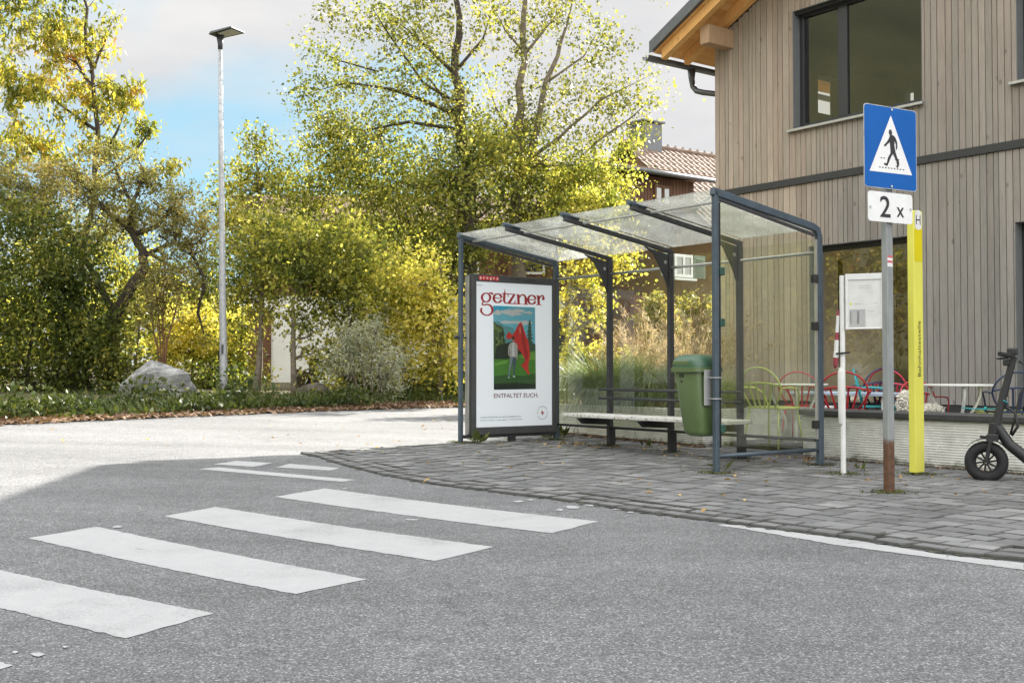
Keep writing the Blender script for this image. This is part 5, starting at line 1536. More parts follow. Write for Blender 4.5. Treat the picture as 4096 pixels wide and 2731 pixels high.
# ------------------------------------------------------------------ terrace furniture
def chair(x, y, rot, mat, label, group='metal chairs of the terrace', z=0.0, k=1.0):
    root = thing('garden_chair', V((0, 0, 0)), label, 'chair', group)
    sw = 0.21
    mb = MB()
    for i in range(7):
        xx = -0.18 + i * 0.06
        mb.box((xx, 0, 0.45), (0.022, 0, 0), (0, 0.19, 0), (0, 0, 0.006))
    mb.tube([(-sw, -0.2, 0.44), (sw, -0.2, 0.44), (sw, 0.2, 0.44), (-sw, 0.2, 0.44), (-sw, -0.2, 0.44)], 0.010, 8)
    mb.build('seat', mat, root, smooth=False)
    for sx, sy in ((-1, -1), (1, -1), (-1, 1), (1, 1)):
        mb = MB(); mb.tube([(sx * sw * 0.9, sy * 0.18, 0.44), (sx * sw * 1.02, sy * 0.21, 0.2), (sx * sw * 1.1, sy * 0.24, 0.0)], 0.011, 8)
        mb.build('leg', mat, root, smooth=True)
    mb = MB()
    pts = []
    for i in range(19):
        a = PI * i / 18
        xx = -0.265 * math.cos(a); h = 0.66 + 0.23 * math.sin(a)
        pts.append((xx * (1.0), 0.235 + 0.06 * math.sin(a), h))
    pts = [(-0.15, 0.19, 0.44), (-0.235, 0.21, 0.58)] + pts + [(0.235, 0.21, 0.58), (0.15, 0.19, 0.44)]
    mb.tube(pts, 0.011, 8)
    bf = mb.build('back_frame', mat, root, smooth=True)
    mb = MB()
    mb.tube([(-0.262, 0.236, 0.685), (-0.13, 0.262, 0.712), (0, 0.27, 0.72), (0.13, 0.262, 0.712), (0.262, 0.236, 0.685)], 0.014, 6)
    mb.build('back_bow', mat, root)
    for xa, xb in ((-0.085, -0.155), (-0.03, -0.052), (0.03, 0.052), (0.085, 0.155)):
        mb = MB(); mb.bar((xa, 0.2, 0.445), (xb, 0.256, 0.71), 0.022, 0.008, V((0, 1, 0))); mb.build('back_slat', mat, root)
    mb = MB()
    for s in (-1, 1): mb.tube([(s * 0.262, 0.236, 0.66), (s * 0.29, 0.10, 0.67), (s * 0.28, -0.05, 0.66), (s * 0.235, -0.15, 0.60), (s * 0.2, -0.19, 0.45)], 0.010, 8)
    mb.build('armrest', mat, root, smooth=True)
    root.location = (x, y, z); root.rotation_euler = (0, 0, rot); root.scale = (k, k, k)
    return root
def px_xy(px, Y): return (px - CX) / F * Y, Y
def gch(px, Y, rot, m, label, z=None, k=1.0, group='metal chairs of the terrace'):
    x, y = px_xy(px, Y); return chair(x, y, rot, M[m], label, group, TZ + 0.012 if z is None else z, k)
gch(3092, 13.35, 2.3, 'ch_lime', 'pale lime metal chair standing inside the shelter view, beside the white table', k=1.06)
gch(3380, 13.15, PI - 0.35, 'ch_red', 'red metal chair behind the wall beside the timetable post, back to the street', k=1.0)
gch(3515, 14.15, 1.25, 'ch_teal', 'teal metal chair partly hidden behind the sign post', k=1.04)
gch(3488, 14.9, PI + 0.25, 'ch_navy', 'dark navy metal chair behind the teal chair', k=1.06)
gch(3592, 14.75, 2.25, 'ch_red', 'tall red metal chair right behind the sign post with a fleece at its seat', k=1.04)
gch(3706, 13.6, 0.2, 'ch_red', 'low red metal chair between the yellow pylon and the white table', k=0.88)
gch(4038, 12.6, PI - 0.1, 'ch_navy', 'dark navy metal chair behind the scooter handlebar', k=1.0)
gch(3215, 14.9, 2.6, 'ch_red', 'red metal chair seen through the shelter side pane behind the white table', k=1.0)
gch(2238, 20.5, 0.4, 'ch_white', 'white metal chair in the garden close to the poster case', z=gz(0.8, 20.5) + 0.1)
gch(2398, 20.8, -0.3, 'ch_red', 'red metal chair in the garden beyond the green grass', z=gz(1.6, 20.8) + 0.08)
gch(2625, 19.5, 0.6, 'ch_white', 'white metal chair in the garden in front of the tall straw grass', z=gz(2.5, 19.5) + 0.08, k=0.95)
def table(px, Y, r, label, mat='ch_white', h=0.745, z=None):
    x, y = px_xy(px, Y); z = TZ + 0.012 if z is None else z
    root = thing('bistro_table', V((x, y, z)), label, 'table', 'round white tables of the terrace')
    c = V((x, y, z))
    mb = MB(); rings = []
    for zz, rr in ((h - 0.022, r - 0.012), (h - 0.018, r), (h - 0.004, r), (h, r - 0.006)):
        rings.append([c + V((rr * math.cos(2 * PI * k / 40), rr * math.sin(2 * PI * k / 40), zz)) for k in range(40)])
    mb.loft(rings, True); mb.build('table_top', M[mat], root)
    for k in range(3):
        a = 2 * PI * k / 3 + 0.35; d = V((math.cos(a), math.sin(a), 0))
        mb = MB(); mb.tube([c + d * r * 0.78 + UP * (h - 0.02), c + d * r * 0.78 + UP * (h - 0.13), c + d * r * 0.62 + UP * (h - 0.26), c + d * r * 0.33 + UP * (h - 0.42), c + d * r * 0.28 + UP * (h * 0.3), c + d * r * 0.5 + UP * 0.02], 0.019, 10)
        mb.build('table_leg', M[mat], root, smooth=True)
    return root
table(3832, 13.4, 0.41, 'round white metal table between the yellow pylon and the scooter')
table(3178, 13.9, 0.40, 'round white metal table seen through the shelter side pane, beside the lime chair')
# lime low stool disc behind the wall at the right
x, y = px_xy(4080, 13.3); root = thing('low_stool', V((x, y, TZ + 0.012)), 'lime yellow low round stool behind the dark wall cap', 'stool')
mb = MB(); c = V((x, y, TZ)); mb.loft([[c + V((0.5 * math.cos(2 * PI * k / 32), 0.5 * math.sin(2 * PI * k / 32), zz)) for k in range(32)] for zz in (0.405, 0.44)], True); mb.build('seat', M['ch_lime'], root)
for k in range(3):
    a = 2 * PI * k / 3; mb = MB(); mb.tube([c + V((0.35 * math.cos(a), 0.35 * math.sin(a), 0.41)), c + V((0.42 * math.cos(a), 0.42 * math.sin(a), 0.012))], 0.015, 8); mb.build('leg', M['ch_lime'], root)
x, y = px_xy(3405, 14.6); root = thing('long_table', V((x, y, TZ + 0.012)), 'long low pale blue table behind the red chair, in front of the big window', 'table')
mb = MB(); c = V((x, y, TZ)); mb.box(c + UP * 0.62, R_ * 0.75, D * 0.35, UP * 0.02); mb.build('table_top', M['paleblue'], root, bevel=0.005)
for a in (-0.68, 0.68):
    for b in (-0.28, 0.28): mb = MB(); mb.box(c + R_ * a + D * b + UP * 0.30, R_ * 0.02, D * 0.02, UP * 0.30); mb.build('leg', M['ch_white'], root)
def fleece(px, py, Y, rx, rz, label):
    c = at(px, py, Y); n = 2600; r2 = np.random.default_rng(px)
    d = r2.normal(size=(n, 3)); d /= np.linalg.norm(d, axis=1)[:, None]
    p = d * np.array([rx, rx * 0.8, rz]) * (0.75 + 0.25 * r2.random((n, 1)))
    tip = p + d * 0.018 + r2.normal(size=(n, 3)) * 0.014 - np.array([0, 0, 0.008])
    s = np.cross(d, r2.normal(size=(n, 3))); s /= np.linalg.norm(s, axis=1)[:, None]
    vs = np.stack([p - s * 0.012, p + s * 0.012, tip], 1).reshape(-1, 3) + np.array(c)
    o = thing('sheepskin', c, label, 'sheepskin', 'fleeces on the terrace chairs')
    fastmesh('wool', vs, 3, M['fur'], o)
    mb = MB(); mb.ball(c, (rx * 0.85, rx * 0.7, rz * 0.85), 14, 9); mb.build('hide', M['fur'], o, smooth=True)
fleece(3628, 1612, 13.55, 0.12, 0.15, 'cream sheepskin hanging over the red chair beside the sign post')
fleece(3722, 1640, 13.4, 0.15, 0.07, 'cream sheepskin lying on the low red chair seat')

# ------------------------------------------------------------------ street lamp
lp = ground(894, 1606); LP0 = V((lp.x, lp.y, gz(lp.x, lp.y) - 0.02))
sl_ = thing('street_lamp', LP0, 'tall tapered grey street lamp with a flat lamp head on the verge', 'street lamp')
zt_l = at(881, 196, lp.y).z
tl = at(881, 196, lp.y); tl = V((tl.x, tl.y, 0))
mb = MB(); top_ = V((tl.x, tl.y, zt_l))
mb.tube([LP0 - UP * 0.1, LP0 + UP * 0.6, LP0 + (top_ - LP0) * 0.33, LP0 + (top_ - LP0) * 0.66, top_], [0.084, 0.084, 0.074, 0.058, 0.044], 20)
pole = mb.build('lamp_pole', M['galv'], sl_, smooth=True)
mb = MB(); dcam = V((-LP0.x, -LP0.y, 0)).normalized(); dr = V((-dcam.y, dcam.x, 0))
mb.box(LP0 + dcam * 0.080 + UP * 1.15 - dr * 0.03, dr * 0.025, dcam * 0.006, UP * 0.10); mb.build('service_door', M['darksteel'], pole)
HX = V((0.9, -0.43, 0)).normalized(); HY_ = V((-HX.y, HX.x, 0))
hc_ = top_ + UP * 0.30 + HX * 0.16
tilt = UP * 0.0
mb = MB()
def hpt(a, b, c): return hc_ + HX * a + HY_ * b + UP * (c + 0.05 * a)
mb.hexa([hpt(-0.33, -0.20, 0), hpt(0.33, -0.24, 0.02), hpt(0.33, 0.24, 0.02), hpt(-0.33, 0.20, 0), hpt(-0.30, -0.17, 0.075), hpt(0.31, -0.22, 0.065), hpt(0.31, 0.22, 0.065), hpt(-0.30, 0.17, 0.075)])
hd2 = mb.build('lamp_head', M['darksteel'], sl_, bevel=0.015, seg=2)
mb = MB(); mb.hexa([hpt(-0.12, -0.13, -0.004), hpt(0.28, -0.17, 0.012), hpt(0.28, 0.17, 0.012), hpt(-0.12, 0.13, -0.004), hpt(-0.12, -0.13, 0.01), hpt(0.28, -0.17, 0.03), hpt(0.28, 0.17, 0.03), hpt(-0.12, 0.13, 0.01)])
mb.build('lens', M['offwhite'], hd2)
mb = MB(); mb.tube([top_ - UP * 0.02, top_ + UP * 0.10, top_ + UP * 0.30 - HX * 0.01], [0.050, 0.055, 0.085], 14); mb.build('lamp_neck', M['darksteel'], sl_, smooth=True)

# ------------------------------------------------------------------ neighbouring tiled house
HR = on_plane(2865, 632, V((0, 42, 0)), V((0, 1, 0)))     # ridge point behind the corner
H0 = V((HR.x, HR.y, 0)); HZ = HR.z
def HP(a, b, z): return H0 + D * a + R_ * b + UP * z      # a along the ridge (away), b down the near slope
hs = thing('tiled_house', HP(0, 3, 0.1), 'tan house with a clay tiled roof and a brown timber dormer beyond the shelter', 'house')
A0, A1, B1 = -4.8, 7.0, 5.2; HSL = 0.80; EZ = HZ - HSL * B1
mb = MB()
mb.hexa([HP(A0 + 0.6, -4.7, 0), HP(A1 - 0.6, -4.7, 0), HP(A1 - 0.6, 4.7, 0), HP(A0 + 0.6, 4.7, 0), HP(A0 + 0.6, -4.7, EZ + 0.1), HP(A1 - 0.6, -4.7, EZ + 0.1), HP(A1 - 0.6, 4.7, EZ + 0.1), HP(A0 + 0.6, 4.7, EZ + 0.1)])
mb.prism([HP(A0 + 0.6, -4.7, EZ + 0.1), HP(A0 + 0.6, 4.7, EZ + 0.1), HP(A0 + 0.6, 0, HZ - 0.3)], D * 0.2)
mb.build('wall', M['stucco'], hs)
# tiles: rows of overlapping pans on the near slope
mb = MB(); nrow = int(B1 / 0.31); tw = 0.29
for r in range(nrow + 1):
    b0_ = r * 0.31
    for k in range(int((A1 - A0) / tw)):
        a0 = A0 + k * tw
        zt1 = HZ - HSL * b0_ + 0.02; zt2 = HZ - HSL * (b0_ + 0.36) + 0.055
        if b0_ > B1: continue
        mb.add([HP(a0, b0_, zt1 - 0.0), HP(a0 + tw * 0.62, b0_, zt1 - 0.02), HP(a0 + tw * 0.7, b0_, zt1 + 0.02), HP(a0 + tw, b0_, zt1 + 0.02),
                HP(a0, b0_ + 0.36, zt2 + 0.0), HP(a0 + tw * 0.62, b0_ + 0.36, zt2 - 0.02), HP(a0 + tw * 0.7, b0_ + 0.36, zt2 + 0.03), HP(a0 + tw, b0_ + 0.36, zt2 + 0.03),
                HP(a0, b0_ + 0.36, zt2 - 0.05), HP(a0 + tw * 0.62, b0_ + 0.36, zt2 - 0.06), HP(a0 + tw * 0.7, b0_ + 0.36, zt2 - 0.05), HP(a0 + tw, b0_ + 0.36, zt2 - 0.05)],
               [(0, 4, 5, 1), (1, 5, 6, 2), (2, 6, 7, 3), (4, 8, 9, 5), (5, 9, 10, 6), (6, 10, 11, 7)])
rfh = mb.build('roof', M['tile'], hs)
mb = MB()
mb.hexa([HP(A0, 0.0, HZ - 0.06), HP(A1, 0.0, HZ - 0.06), HP(A1, B1, EZ - 0.06), HP(A0, B1, EZ - 0.06), HP(A0, 0, HZ - 0.01), HP(A1, 0, HZ - 0.01), HP(A1, B1, EZ - 0.01), HP(A0, B1, EZ - 0.01)])
mb.hexa([HP(A0, -4.6, HZ - HSL * 4.6 - 0.06), HP(A1, -4.6, HZ - HSL * 4.6 - 0.06), HP(A1, -0.001, HZ - 0.06), HP(A0, -0.001, HZ - 0.06), HP(A0, -4.6, HZ - HSL * 4.6), HP(A1, -4.6, HZ - HSL * 4.6), HP(A1, -0.001, HZ), HP(A0, -0.001, HZ)])
mb.build('roof_deck', M['oldtile'], rfh)
mb = MB()
for k in range(int((A1 - A0) / 0.38)):
    a0 = A0 + k * 0.38
    mb.tube([HP(a0, 0, HZ + 0.03), HP(a0 + 0.39, 0, HZ + 0.045)], [0.085, 0.11], 8)
    mb.box(HP(a0 + 0.36, 0.02, HZ + 0.16), D * 0.03, R_ * 0.015, UP * 0.03)
mb.build('ridge_cap', M['tile'], rfh)
mb = MB(); ch0 = at(2548, 535, 40); ch1 = at(2634, 535, 40)
ca = HP(-3.3, 0.3, HZ); 
cpt = on_plane(2590, 560, H0 - R_ * 0.0, R_); cpa = (cpt - H0).dot(D)
mb.box(HP(cpa, -0.1, HZ + 0.15), D * 0.42, R_ * 0.4, UP * 0.62); mb.box(HP(cpa, -0.1, HZ + 0.85), D * 0.52, R_ * 0.48, UP * 0.03); mb.build('chimney', M['zinc'], rfh)
# dormer
dpl = H0 + R_ * 3.6
d0 = (on_plane(2440, 800, dpl, R_) - H0).dot(D); d1 = (on_plane(2775, 800, dpl, R_) - H0).dot(D)
dz1 = on_plane(2650, 712, dpl, R_).z; dz0 = HZ - HSL * 3.6
mb = MB(); mb.hexa([HP(d0, 0.6, dz0), HP(d1, 0.6, dz0), HP(d1, 3.6, dz0 - 0.05), HP(d0, 3.6, dz0 - 0.05), HP(d0, 0.6, dz1 + 0.25), HP(d1, 0.6, dz1 + 0.25), HP(d1, 3.6, dz1), HP(d0, 3.6, dz1)])
dor = mb.build('dormer', M['timber'], hs)
mb = MB(); n = int((d1 - d0) / 0.14)
for k in range(n):
    a0 = d0 + k * 0.14
    mb.hexa([HP(a0, 3.6, dz0 - 0.05), HP(a0 + 0.125, 3.6, dz0 - 0.05), HP(a0 + 0.125, 3.625, dz0 - 0.05), HP(a0, 3.625, dz0 - 0.05), HP(a0, 3.6, dz1), HP(a0 + 0.125, 3.6, dz1), HP(a0 + 0.125, 3.625, dz1), HP(a0, 3.625, dz1)])
mb.build('dormer_boarding', M['timber'], dor)
mb = MB(); mb.hexa([HP(d0 - 0.5, 0.2, dz1 + 0.42), HP(d1 + 0.5, 0.2, dz1 + 0.42), HP(d1 + 0.5, 4.2, dz1 - 0.0), HP(d0 - 0.5, 4.2, dz1 - 0.0), HP(d0 - 0.5, 0.2, dz1 + 0.54), HP(d1 + 0.5, 0.2, dz1 + 0.54), HP(d1 + 0.5, 4.2, dz1 + 0.12), HP(d0 - 0.5, 4.2, dz1 + 0.12)])
dr_ = mb.build('dormer_roof', M['tile'], dor)
mb = MB()
for k in range(8):
    bq = 0.6 + k * 0.36; zq = dz1 + 0.54 - 0.42 * (bq - 0.2) / 3.3
    for j in range(int((d1 - d0 + 1.0) / 0.29)):
        a0 = d0 - 0.5 + j * 0.29
        mb.add([HP(a0, bq, zq + 0.01), HP(a0 + 0.28, bq, zq + 0.01), HP(a0 + 0.28, bq + 0.38, zq + 0.005), HP(a0, bq + 0.38, zq + 0.005), HP(a0 + 0.28, bq + 0.38, zq - 0.04), HP(a0, bq + 0.38, zq - 0.04)], [(0, 3, 2, 1), (3, 5, 4, 2)])
mb.build('dormer_tiles', M['tile'], dor)
mb = MB(); mb.tube([HP(d0 - 0.55, 4.25, dz1 + 0.0), HP(d1 + 0.6, 4.25, dz1 - 0.02)], 0.075, 10)
mb.tube([HP(d1 + 0.45, 4.25, dz1 - 0.05), HP(d1 + 0.45, 4.2, dz1 - 0.35), HP(d1 + 0.25, 3.9, dz1 - 0.6), HP(d1 + 0.0, 3.7, dz1 - 0.85), HP(d1 - 0.05, 3.7, dz0)], 0.05, 8)
mb.build('gutter', M['zinc'], dor, smooth=True)
def hwin(a0, a1, z0, z1, b, mat_frame, shutters=False, parent=hs):
    mb = MB(); o = 0.05
    for (p, q_, r_, s_) in ((a0, a0 + 0.09, z0, z1), (a1 - 0.09, a1, z0, z1), (a0 + 0.09, a1 - 0.09, z0, z0 + 0.09), (a0 + 0.09, a1 - 0.09, z1 - 0.09, z1), ((a0 + a1) / 2 - 0.05, (a0 + a1) / 2 + 0.05, z0 + 0.09, z1 - 0.09)):
        mb.hexa([HP(p, b, r_), HP(q_, b, r_), HP(q_, b + o, r_), HP(p, b + o, r_), HP(p, b, s_), HP(q_, b, s_), HP(q_, b + o, s_), HP(p, b + o, s_)])
    f = mb.build('window', mat_frame, parent)
    mb = MB(); mb.poly([HP(a0 + 0.05, b + 0.012, z0 + 0.05), HP(a1 - 0.05, b + 0.012, z0 + 0.05), HP(a1 - 0.05, b + 0.012, z1 - 0.05), HP(a0 + 0.05, b + 0.012, z1 - 0.05)])
    mb.build('curtain', M['curtain'], f)
    mb = MB(); mb.poly([HP(a0 + 0.05, b + 0.03, z0 + 0.05), HP(a1 - 0.05, b + 0.03, z0 + 0.05), HP(a1 - 0.05, b + 0.03, z1 - 0.05), HP(a0 + 0.05, b + 0.03, z1 - 0.05)])
    mb.build('pane', M['pane'], f)
    mb = MB(); mb.hexa([HP(a0 - 0.08, b, z0 - 0.1), HP(a1 + 0.08, b, z0 - 0.1), HP(a1 + 0.08, b + 0.14, z0 - 0.1), HP(a0 - 0.08, b + 0.14, z0 - 0.1), HP(a0 - 0.08, b, z0 - 0.03), HP(a1 + 0.08, b, z0 - 0.03), HP(a1 + 0.08, b + 0.14, z0 - 0.03), HP(a0 - 0.08, b + 0.14, z0 - 0.03)])
    mb.build('sill', mat_frame, f)
    if shutters:
        for (p, q_) in ((a0 - 0.55, a0 - 0.06), (a1 + 0.06, a1 + 0.55)):
            mb = MB(); mb.hexa([HP(p, b, z0), HP(q_, b, z0), HP(q_, b + 0.04, z0), HP(p, b + 0.04, z0), HP(p, b, z1), HP(q_, b, z1), HP(q_, b + 0.04, z1), HP(p, b + 0.04, z1)])
            for k in range(9):
                zz = z0 + 0.1 + k * (z1 - z0 - 0.2) / 8
                mb.hexa([HP(p + 0.06, b + 0.04, zz - 0.03), HP(q_ - 0.06, b + 0.04, zz - 0.03), HP(q_ - 0.06, b + 0.05, zz - 0.03), HP(p + 0.06, b + 0.05, zz - 0.03), HP(p + 0.06, b + 0.04, zz), HP(q_ - 0.06, b + 0.04, zz), HP(q_ - 0.06, b + 0.07, zz - 0.03), HP(p + 0.06, b + 0.07, zz - 0.03)])
            mb.build('shutter', M['shutter'], f)
wpl = H0 + R_ * 4.7
def hw(px, py): 
    p = on_plane(px, py, wpl, R_); return (p - H0).dot(D), p.z
for (pa, pb, ya, yb) in ((2695, 2768, 1015, 1112), (2700, 2772, 1235, 1330)):
    a0, zt1 = hw(pa, ya); a1, zb1 = hw(pb, yb); hwin(a0, a1, zb1, zt1, 4.7, M['white'], True)
def hd(px, py):
    p = on_plane(px, py, dpl, R_); return (p - H0).dot(D), p.z
a0, zt1 = hd(2612, 738); a1, zb1 = hd(2682, 800); hwin(a0, a1, zb1 - 0.25, zt1, 3.626, M['timber'], False, dor)
mb = MB(); a0, z1_ = hw(2535, 1180); mb.hexa([HP(a0, 4.7, 0), HP(a0 + 1.3, 4.7, 0), HP(a0 + 1.3, 4.4, 0), HP(a0, 4.4, 0), HP(a0, 4.7, z1_), HP(a0 + 1.3, 4.7, z1_), HP(a0 + 1.3, 4.4, z1_), HP(a0, 4.4, z1_)]); mb.build('timber_porch', M['timber'], hs)

# ------------------------------------------------------------------ farmhouse behind the trees
fm0 = V((-6.9, 37.5, gz(-6.9, 37.5)))
fh = thing('farmhouse', fm0, 'white plastered farmhouse with brown timber upper storey behind the trees', 'house')
fx0, fx1, fy0, fy1, fz = -8.7, 2.1, 37.5, 42.0, fm0.z
def fbx(name, x0, x1, y0, y1, z0, z1, m, parent=fh):
    mb = MB(); mb.hexa([(x0, y0, z0), (x1, y0, z0), (x1, y1, z0), (x0, y1, z0), (x0, y0, z1), (x1, y0, z1), (x1, y1, z1), (x0, y1, z1)]); return mb.build(name, m, parent)
fbx('wall', fx0, fx1, fy0, fy1, fz - 0.5, fz + 3.0, M['whitewall'])
mb = MB(); x = fx0
while x < fx1:
    mb.hexa([(x, fy0 - 0.04, fz + 3.0), (x + 0.17, fy0 - 0.04, fz + 3.0), (x + 0.17, fy0 + 0.1, fz + 3.0), (x, fy0 + 0.1, fz + 3.0), (x, fy0 - 0.04, fz + 5.6), (x + 0.17, fy0 - 0.04, fz + 5.6), (x + 0.17, fy0 + 0.1, fz + 5.6), (x, fy0 + 0.1, fz + 5.6)]); x += 0.19
mb.hexa([(fx0, fy0 + 0.11, fz + 3.0), (fx1, fy0 + 0.11, fz + 3.0), (fx1, fy1, fz + 3.0), (fx0, fy1, fz + 3.0), (fx0, fy0 + 0.11, fz + 5.6), (fx1, fy0 + 0.11, fz + 5.6), (fx1, fy1, fz + 5.6), (fx0, fy1, fz + 5.6)])
mb.build('upper_storey', M['timber'], fh)
xm = (fx0 + fx1) / 2; ym = (fy0 + fy1) / 2
mb = MB()
for s in (-1, 1):
    ye = fy0 - 0.9 if s < 0 else fy1 + 0.9
    mb.hexa([(fx0 - 0.7, ye, fz + 5.2), (fx1 + 0.7, ye, fz + 5.2), (fx1 + 0.7, ym + s * 0.001, fz + 6.5), (fx0 - 0.7, ym + s * 0.001, fz + 6.5), (fx0 - 0.7, ye, fz + 5.4), (fx1 + 0.7, ye, fz + 5.4), (fx1 + 0.7, ym + s * 0.001, fz + 6.7), (fx0 - 0.7, ym + s * 0.001, fz + 6.7)])
mb.build('roof', M['oldtile'], fh)
for x in (-7.4, -5.5, -3.6, -1.6, 0.6):
    f = fbx('window', x - 0.5, x + 0.5, fy0 - 0.09, fy0 - 0.041, fz + 3.7, fz + 4.9, M['whitewall']); fbx('pane', x - 0.42, x + 0.42, fy0 - 0.1, fy0 - 0.092, fz + 3.78, fz + 4.82, M['winframe'], f)
for x in (-1.0, 1.35):
    f = fbx('window', x - 0.45, x + 0.45, fy0 - 0.05, fy0 - 0.001, fz + 1.0, fz + 2.2, M['timber']); fbx('pane', x - 0.37, x + 0.37, fy0 - 0.06, fy0 - 0.052, fz + 1.08, fz + 2.12, M['winframe'], f)
xdoor = at(1085, 1300, fy0).x
f = fbx('door', xdoor - 0.75, xdoor + 0.0, fy0 - 0.06, fy0 - 0.001, fz, fz + 2.5, M['timber'])
fbx('handle', xdoor - 0.15, xdoor - 0.05, fy0 - 0.11, fy0 - 0.061, fz + 1.0, fz + 1.04, M['alu'], f)

# ------------------------------------------------------------------ boulders
def boulder(px, py, w, h, mat, label, seed, ang=0.4, push=0.4):
    c = ground(px, py); c.y += push; z = verge_z(c.x, c.y)
    o = MB(); n, m = 40, 26; vs = []; fs = []
    W = w * c.y / F; H = h * c.y / F
    for i in range(m + 1):
        th = -PI / 2 + PI * i / m
        for k in range(n):
            ph_ = 2 * PI * k / n
            d = V((math.cos(th) * math.cos(ph_), math.cos(th) * math.sin(ph_), math.sin(th)))
            # planar cuts make angular faces
            r = 1.25
            for j in range(9):
                rj = random.Random(seed * 31 + j)
                q = V((rj.uniform(-1, 1), rj.uniform(-1, 1), rj.uniform(-0.4, 1))).normalized()
                dd = d.dot(q)
                if dd > 0.05: r = min(r, rj.uniform(0.84, 1.0) / dd)
            r *= 1 + 0.07 * mnoise.noise(d * 2.3 + V((seed, 0, 0))) + 0.03 * mnoise.noise(d * 7 + V((seed, 3, 0)))
            p = d * r; ca, sa = math.cos(ang), math.sin(ang)
            vs.append(V((c.x + (p.x * ca - p.y * sa) * W * 0.56, c.y + (p.x * sa + p.y * ca) * W * 0.42, z + H * 0.42 + p.z * H * 0.62)))
    for i in range(m):
        for k in range(n): fs.append((i * n + k, i * n + (k + 1) % n, (i + 1) * n + (k + 1) % n, (i + 1) * n + k))
    o.add(vs, fs); b = o.build('boulder', mat, None, smooth=True, auto=0.5)
    tag(b, label, 'boulder', 'boulders along the verge', 'thing')
boulder(614, 1622, 225, 140, M['rock'], 'large angular grey boulder on the verge left of the street lamp', 3)
boulder(1655, 1600, 112, 105, M['rockb'], 'brown boulder on the verge just left of the shelter', 8)
boulder(1240, 1600, 120, 46, M['rockb'], 'low mossy brown boulder half sunk in the verge between saplings', 12)
# tree stump silhouettes (old dark trough) by the white wall
tq = ground(1165, 1570); tq.y += 2.0
cr = thing('tree_stump', V((tq.x, tq.y, verge_z(tq.x, tq.y))), 'dark old tree stump with a tilted wood block before the white farmhouse wall', 'stump')
mb = MB(); b_ = V((tq.x, tq.y, verge_z(tq.x, tq.y)))
mb.tube([b_ + V((0.25, 0, 0)), b_ + V((0.27, 0, 0.85))], [0.17, 0.14], 9); mb.build('trunk', M['bark'], cr)
mb = MB(); mb.box(b_ + V((-0.12, 0, 0.24)), V((0.2, 0, -0.06)), V((0, 0.2, 0)), V((0.07, 0, 0.24))); mb.build('wood_block', M['bark'], cr)
# plastic bottle by the bench
bt = ground(2304, 1772); bt = V((bt.x, bt.y, gz(bt.x, bt.y) + 0.025))
bo_ = thing('plastic_bottle', bt, 'clear plastic bottle left standing under the bench end', 'bottle')
mb = MB(); mb.tube([bt, bt + UP * 0.02, bt + UP * 0.14, bt + UP * 0.19, bt + UP * 0.205], [0.03, 0.034, 0.034, 0.015, 0.013], 12); mb.build('bottle_body', M['caseglass'], bo_, smooth=True)
mb = MB(); mb.tube([bt + UP * 0.205, bt + UP * 0.225], 0.016, 10); mb.build('cap', M['white'], bo_)
# ------------------------------------------------------------------ vegetation
def unit(a): return a / np.maximum(np.linalg.norm(a, axis=1)[:, None], 1e-9)
def leaf_quads(pos, size, aspect=0.55, droop=0.25, spread_=0.35, r=rng, sun=0.0):
    n = len(pos)
    d = unit(r.normal(size=(n, 3)) + np.array([0, 0, -droop * 2]))
    s = unit(np.cross(d, r.normal(size=(n, 3))))
    nn = np.cross(d, s)
    ln = size * (1 + spread_ * r.normal(size=(n, 1))).clip(0.45, 1.8)
    w = ln * aspect * 0.5
    tip = pos + d * ln
    mid = pos + d * ln * 0.45
    fold = nn * w * 0.35
    return np.stack([pos, mid + s * w + fold, tip, mid - s * w + fold], 1).reshape(-1, 3)
def Bp(dx, dy, Y, rx, rz, ry=None, w=None):      # blob from photo position and distance
    c = atd(dx, dy, Y); k = 1.7415 * Y / F
    ry_m = (ry if ry is not None else 0.7 * max(rx, rz)) * k
    return (np.array(c), np.array([rx * k, ry_m, rz * k]), (rx * rz) if w is None else w)
def crown_points(blobs, n, clump=0.22, per=26, shell=0.6, r=rng):
    """leaves sit on short leafy sprays that grow outward and upward from all through the crown"""
    ws = np.array([b[2] for b in blobs], float); ws /= ws.sum()
    nc = max(4, n // per)
    idx = r.choice(len(blobs), nc, p=ws)
    d = unit(r.normal(size=(nc, 3)))
    rad = r.random((nc, 1)) ** shell * (0.92 + 0.30 * np.abs(r.normal(size=(nc, 1))))
    bc_ = np.array([blobs[i][0] for i in idx]); br_ = np.array([blobs[i][1] for i in idx])
    cen = bc_ + d * rad * br_
    grow = unit(d * 0.8 + r.normal(size=(nc, 3)) * 0.7 + np.array([0, 0, 0.25]))
    ln = clump * (2.2 + 2.2 * r.random((nc, 1)))
    wgt = r.random(nc) ** 1.5 + 0.12; wgt /= wgt.sum()
    k = r.choice(nc, n, p=wgt)
    t = r.random((n, 1)) - 0.45
    pts = cen[k] + grow[k] * ln[k] * t + r.normal(size=(n, 3)) * clump * 0.40 + np.array([0, 0, -1]) * np.abs(t) * ln[k] * 0.22
    pts = pts[pts[:, 2] > 0.15]
    return pts, cen
def limb(mb, a, b, r0, r1, wob=0.12, n=5, sides=6, sag=0.0, rs=random):
    a = V(a); b = V(b); ln = (b - a).length
    pts = []
    for i in range(n + 1):
        t = i / n
        p = a.lerp(b, t)
        if 0 < i < n: p += V((rs.uniform(-1, 1), rs.uniform(-1, 1), rs.uniform(-1, 1))) * wob * ln * 0.25
        p.z += sag * ln * math.sin(PI * t)
        pts.append(p)
    mb.tube(pts, [r0 + (r1 - r0) * i / n for i in range(n + 1)], sides, True)
    return pts
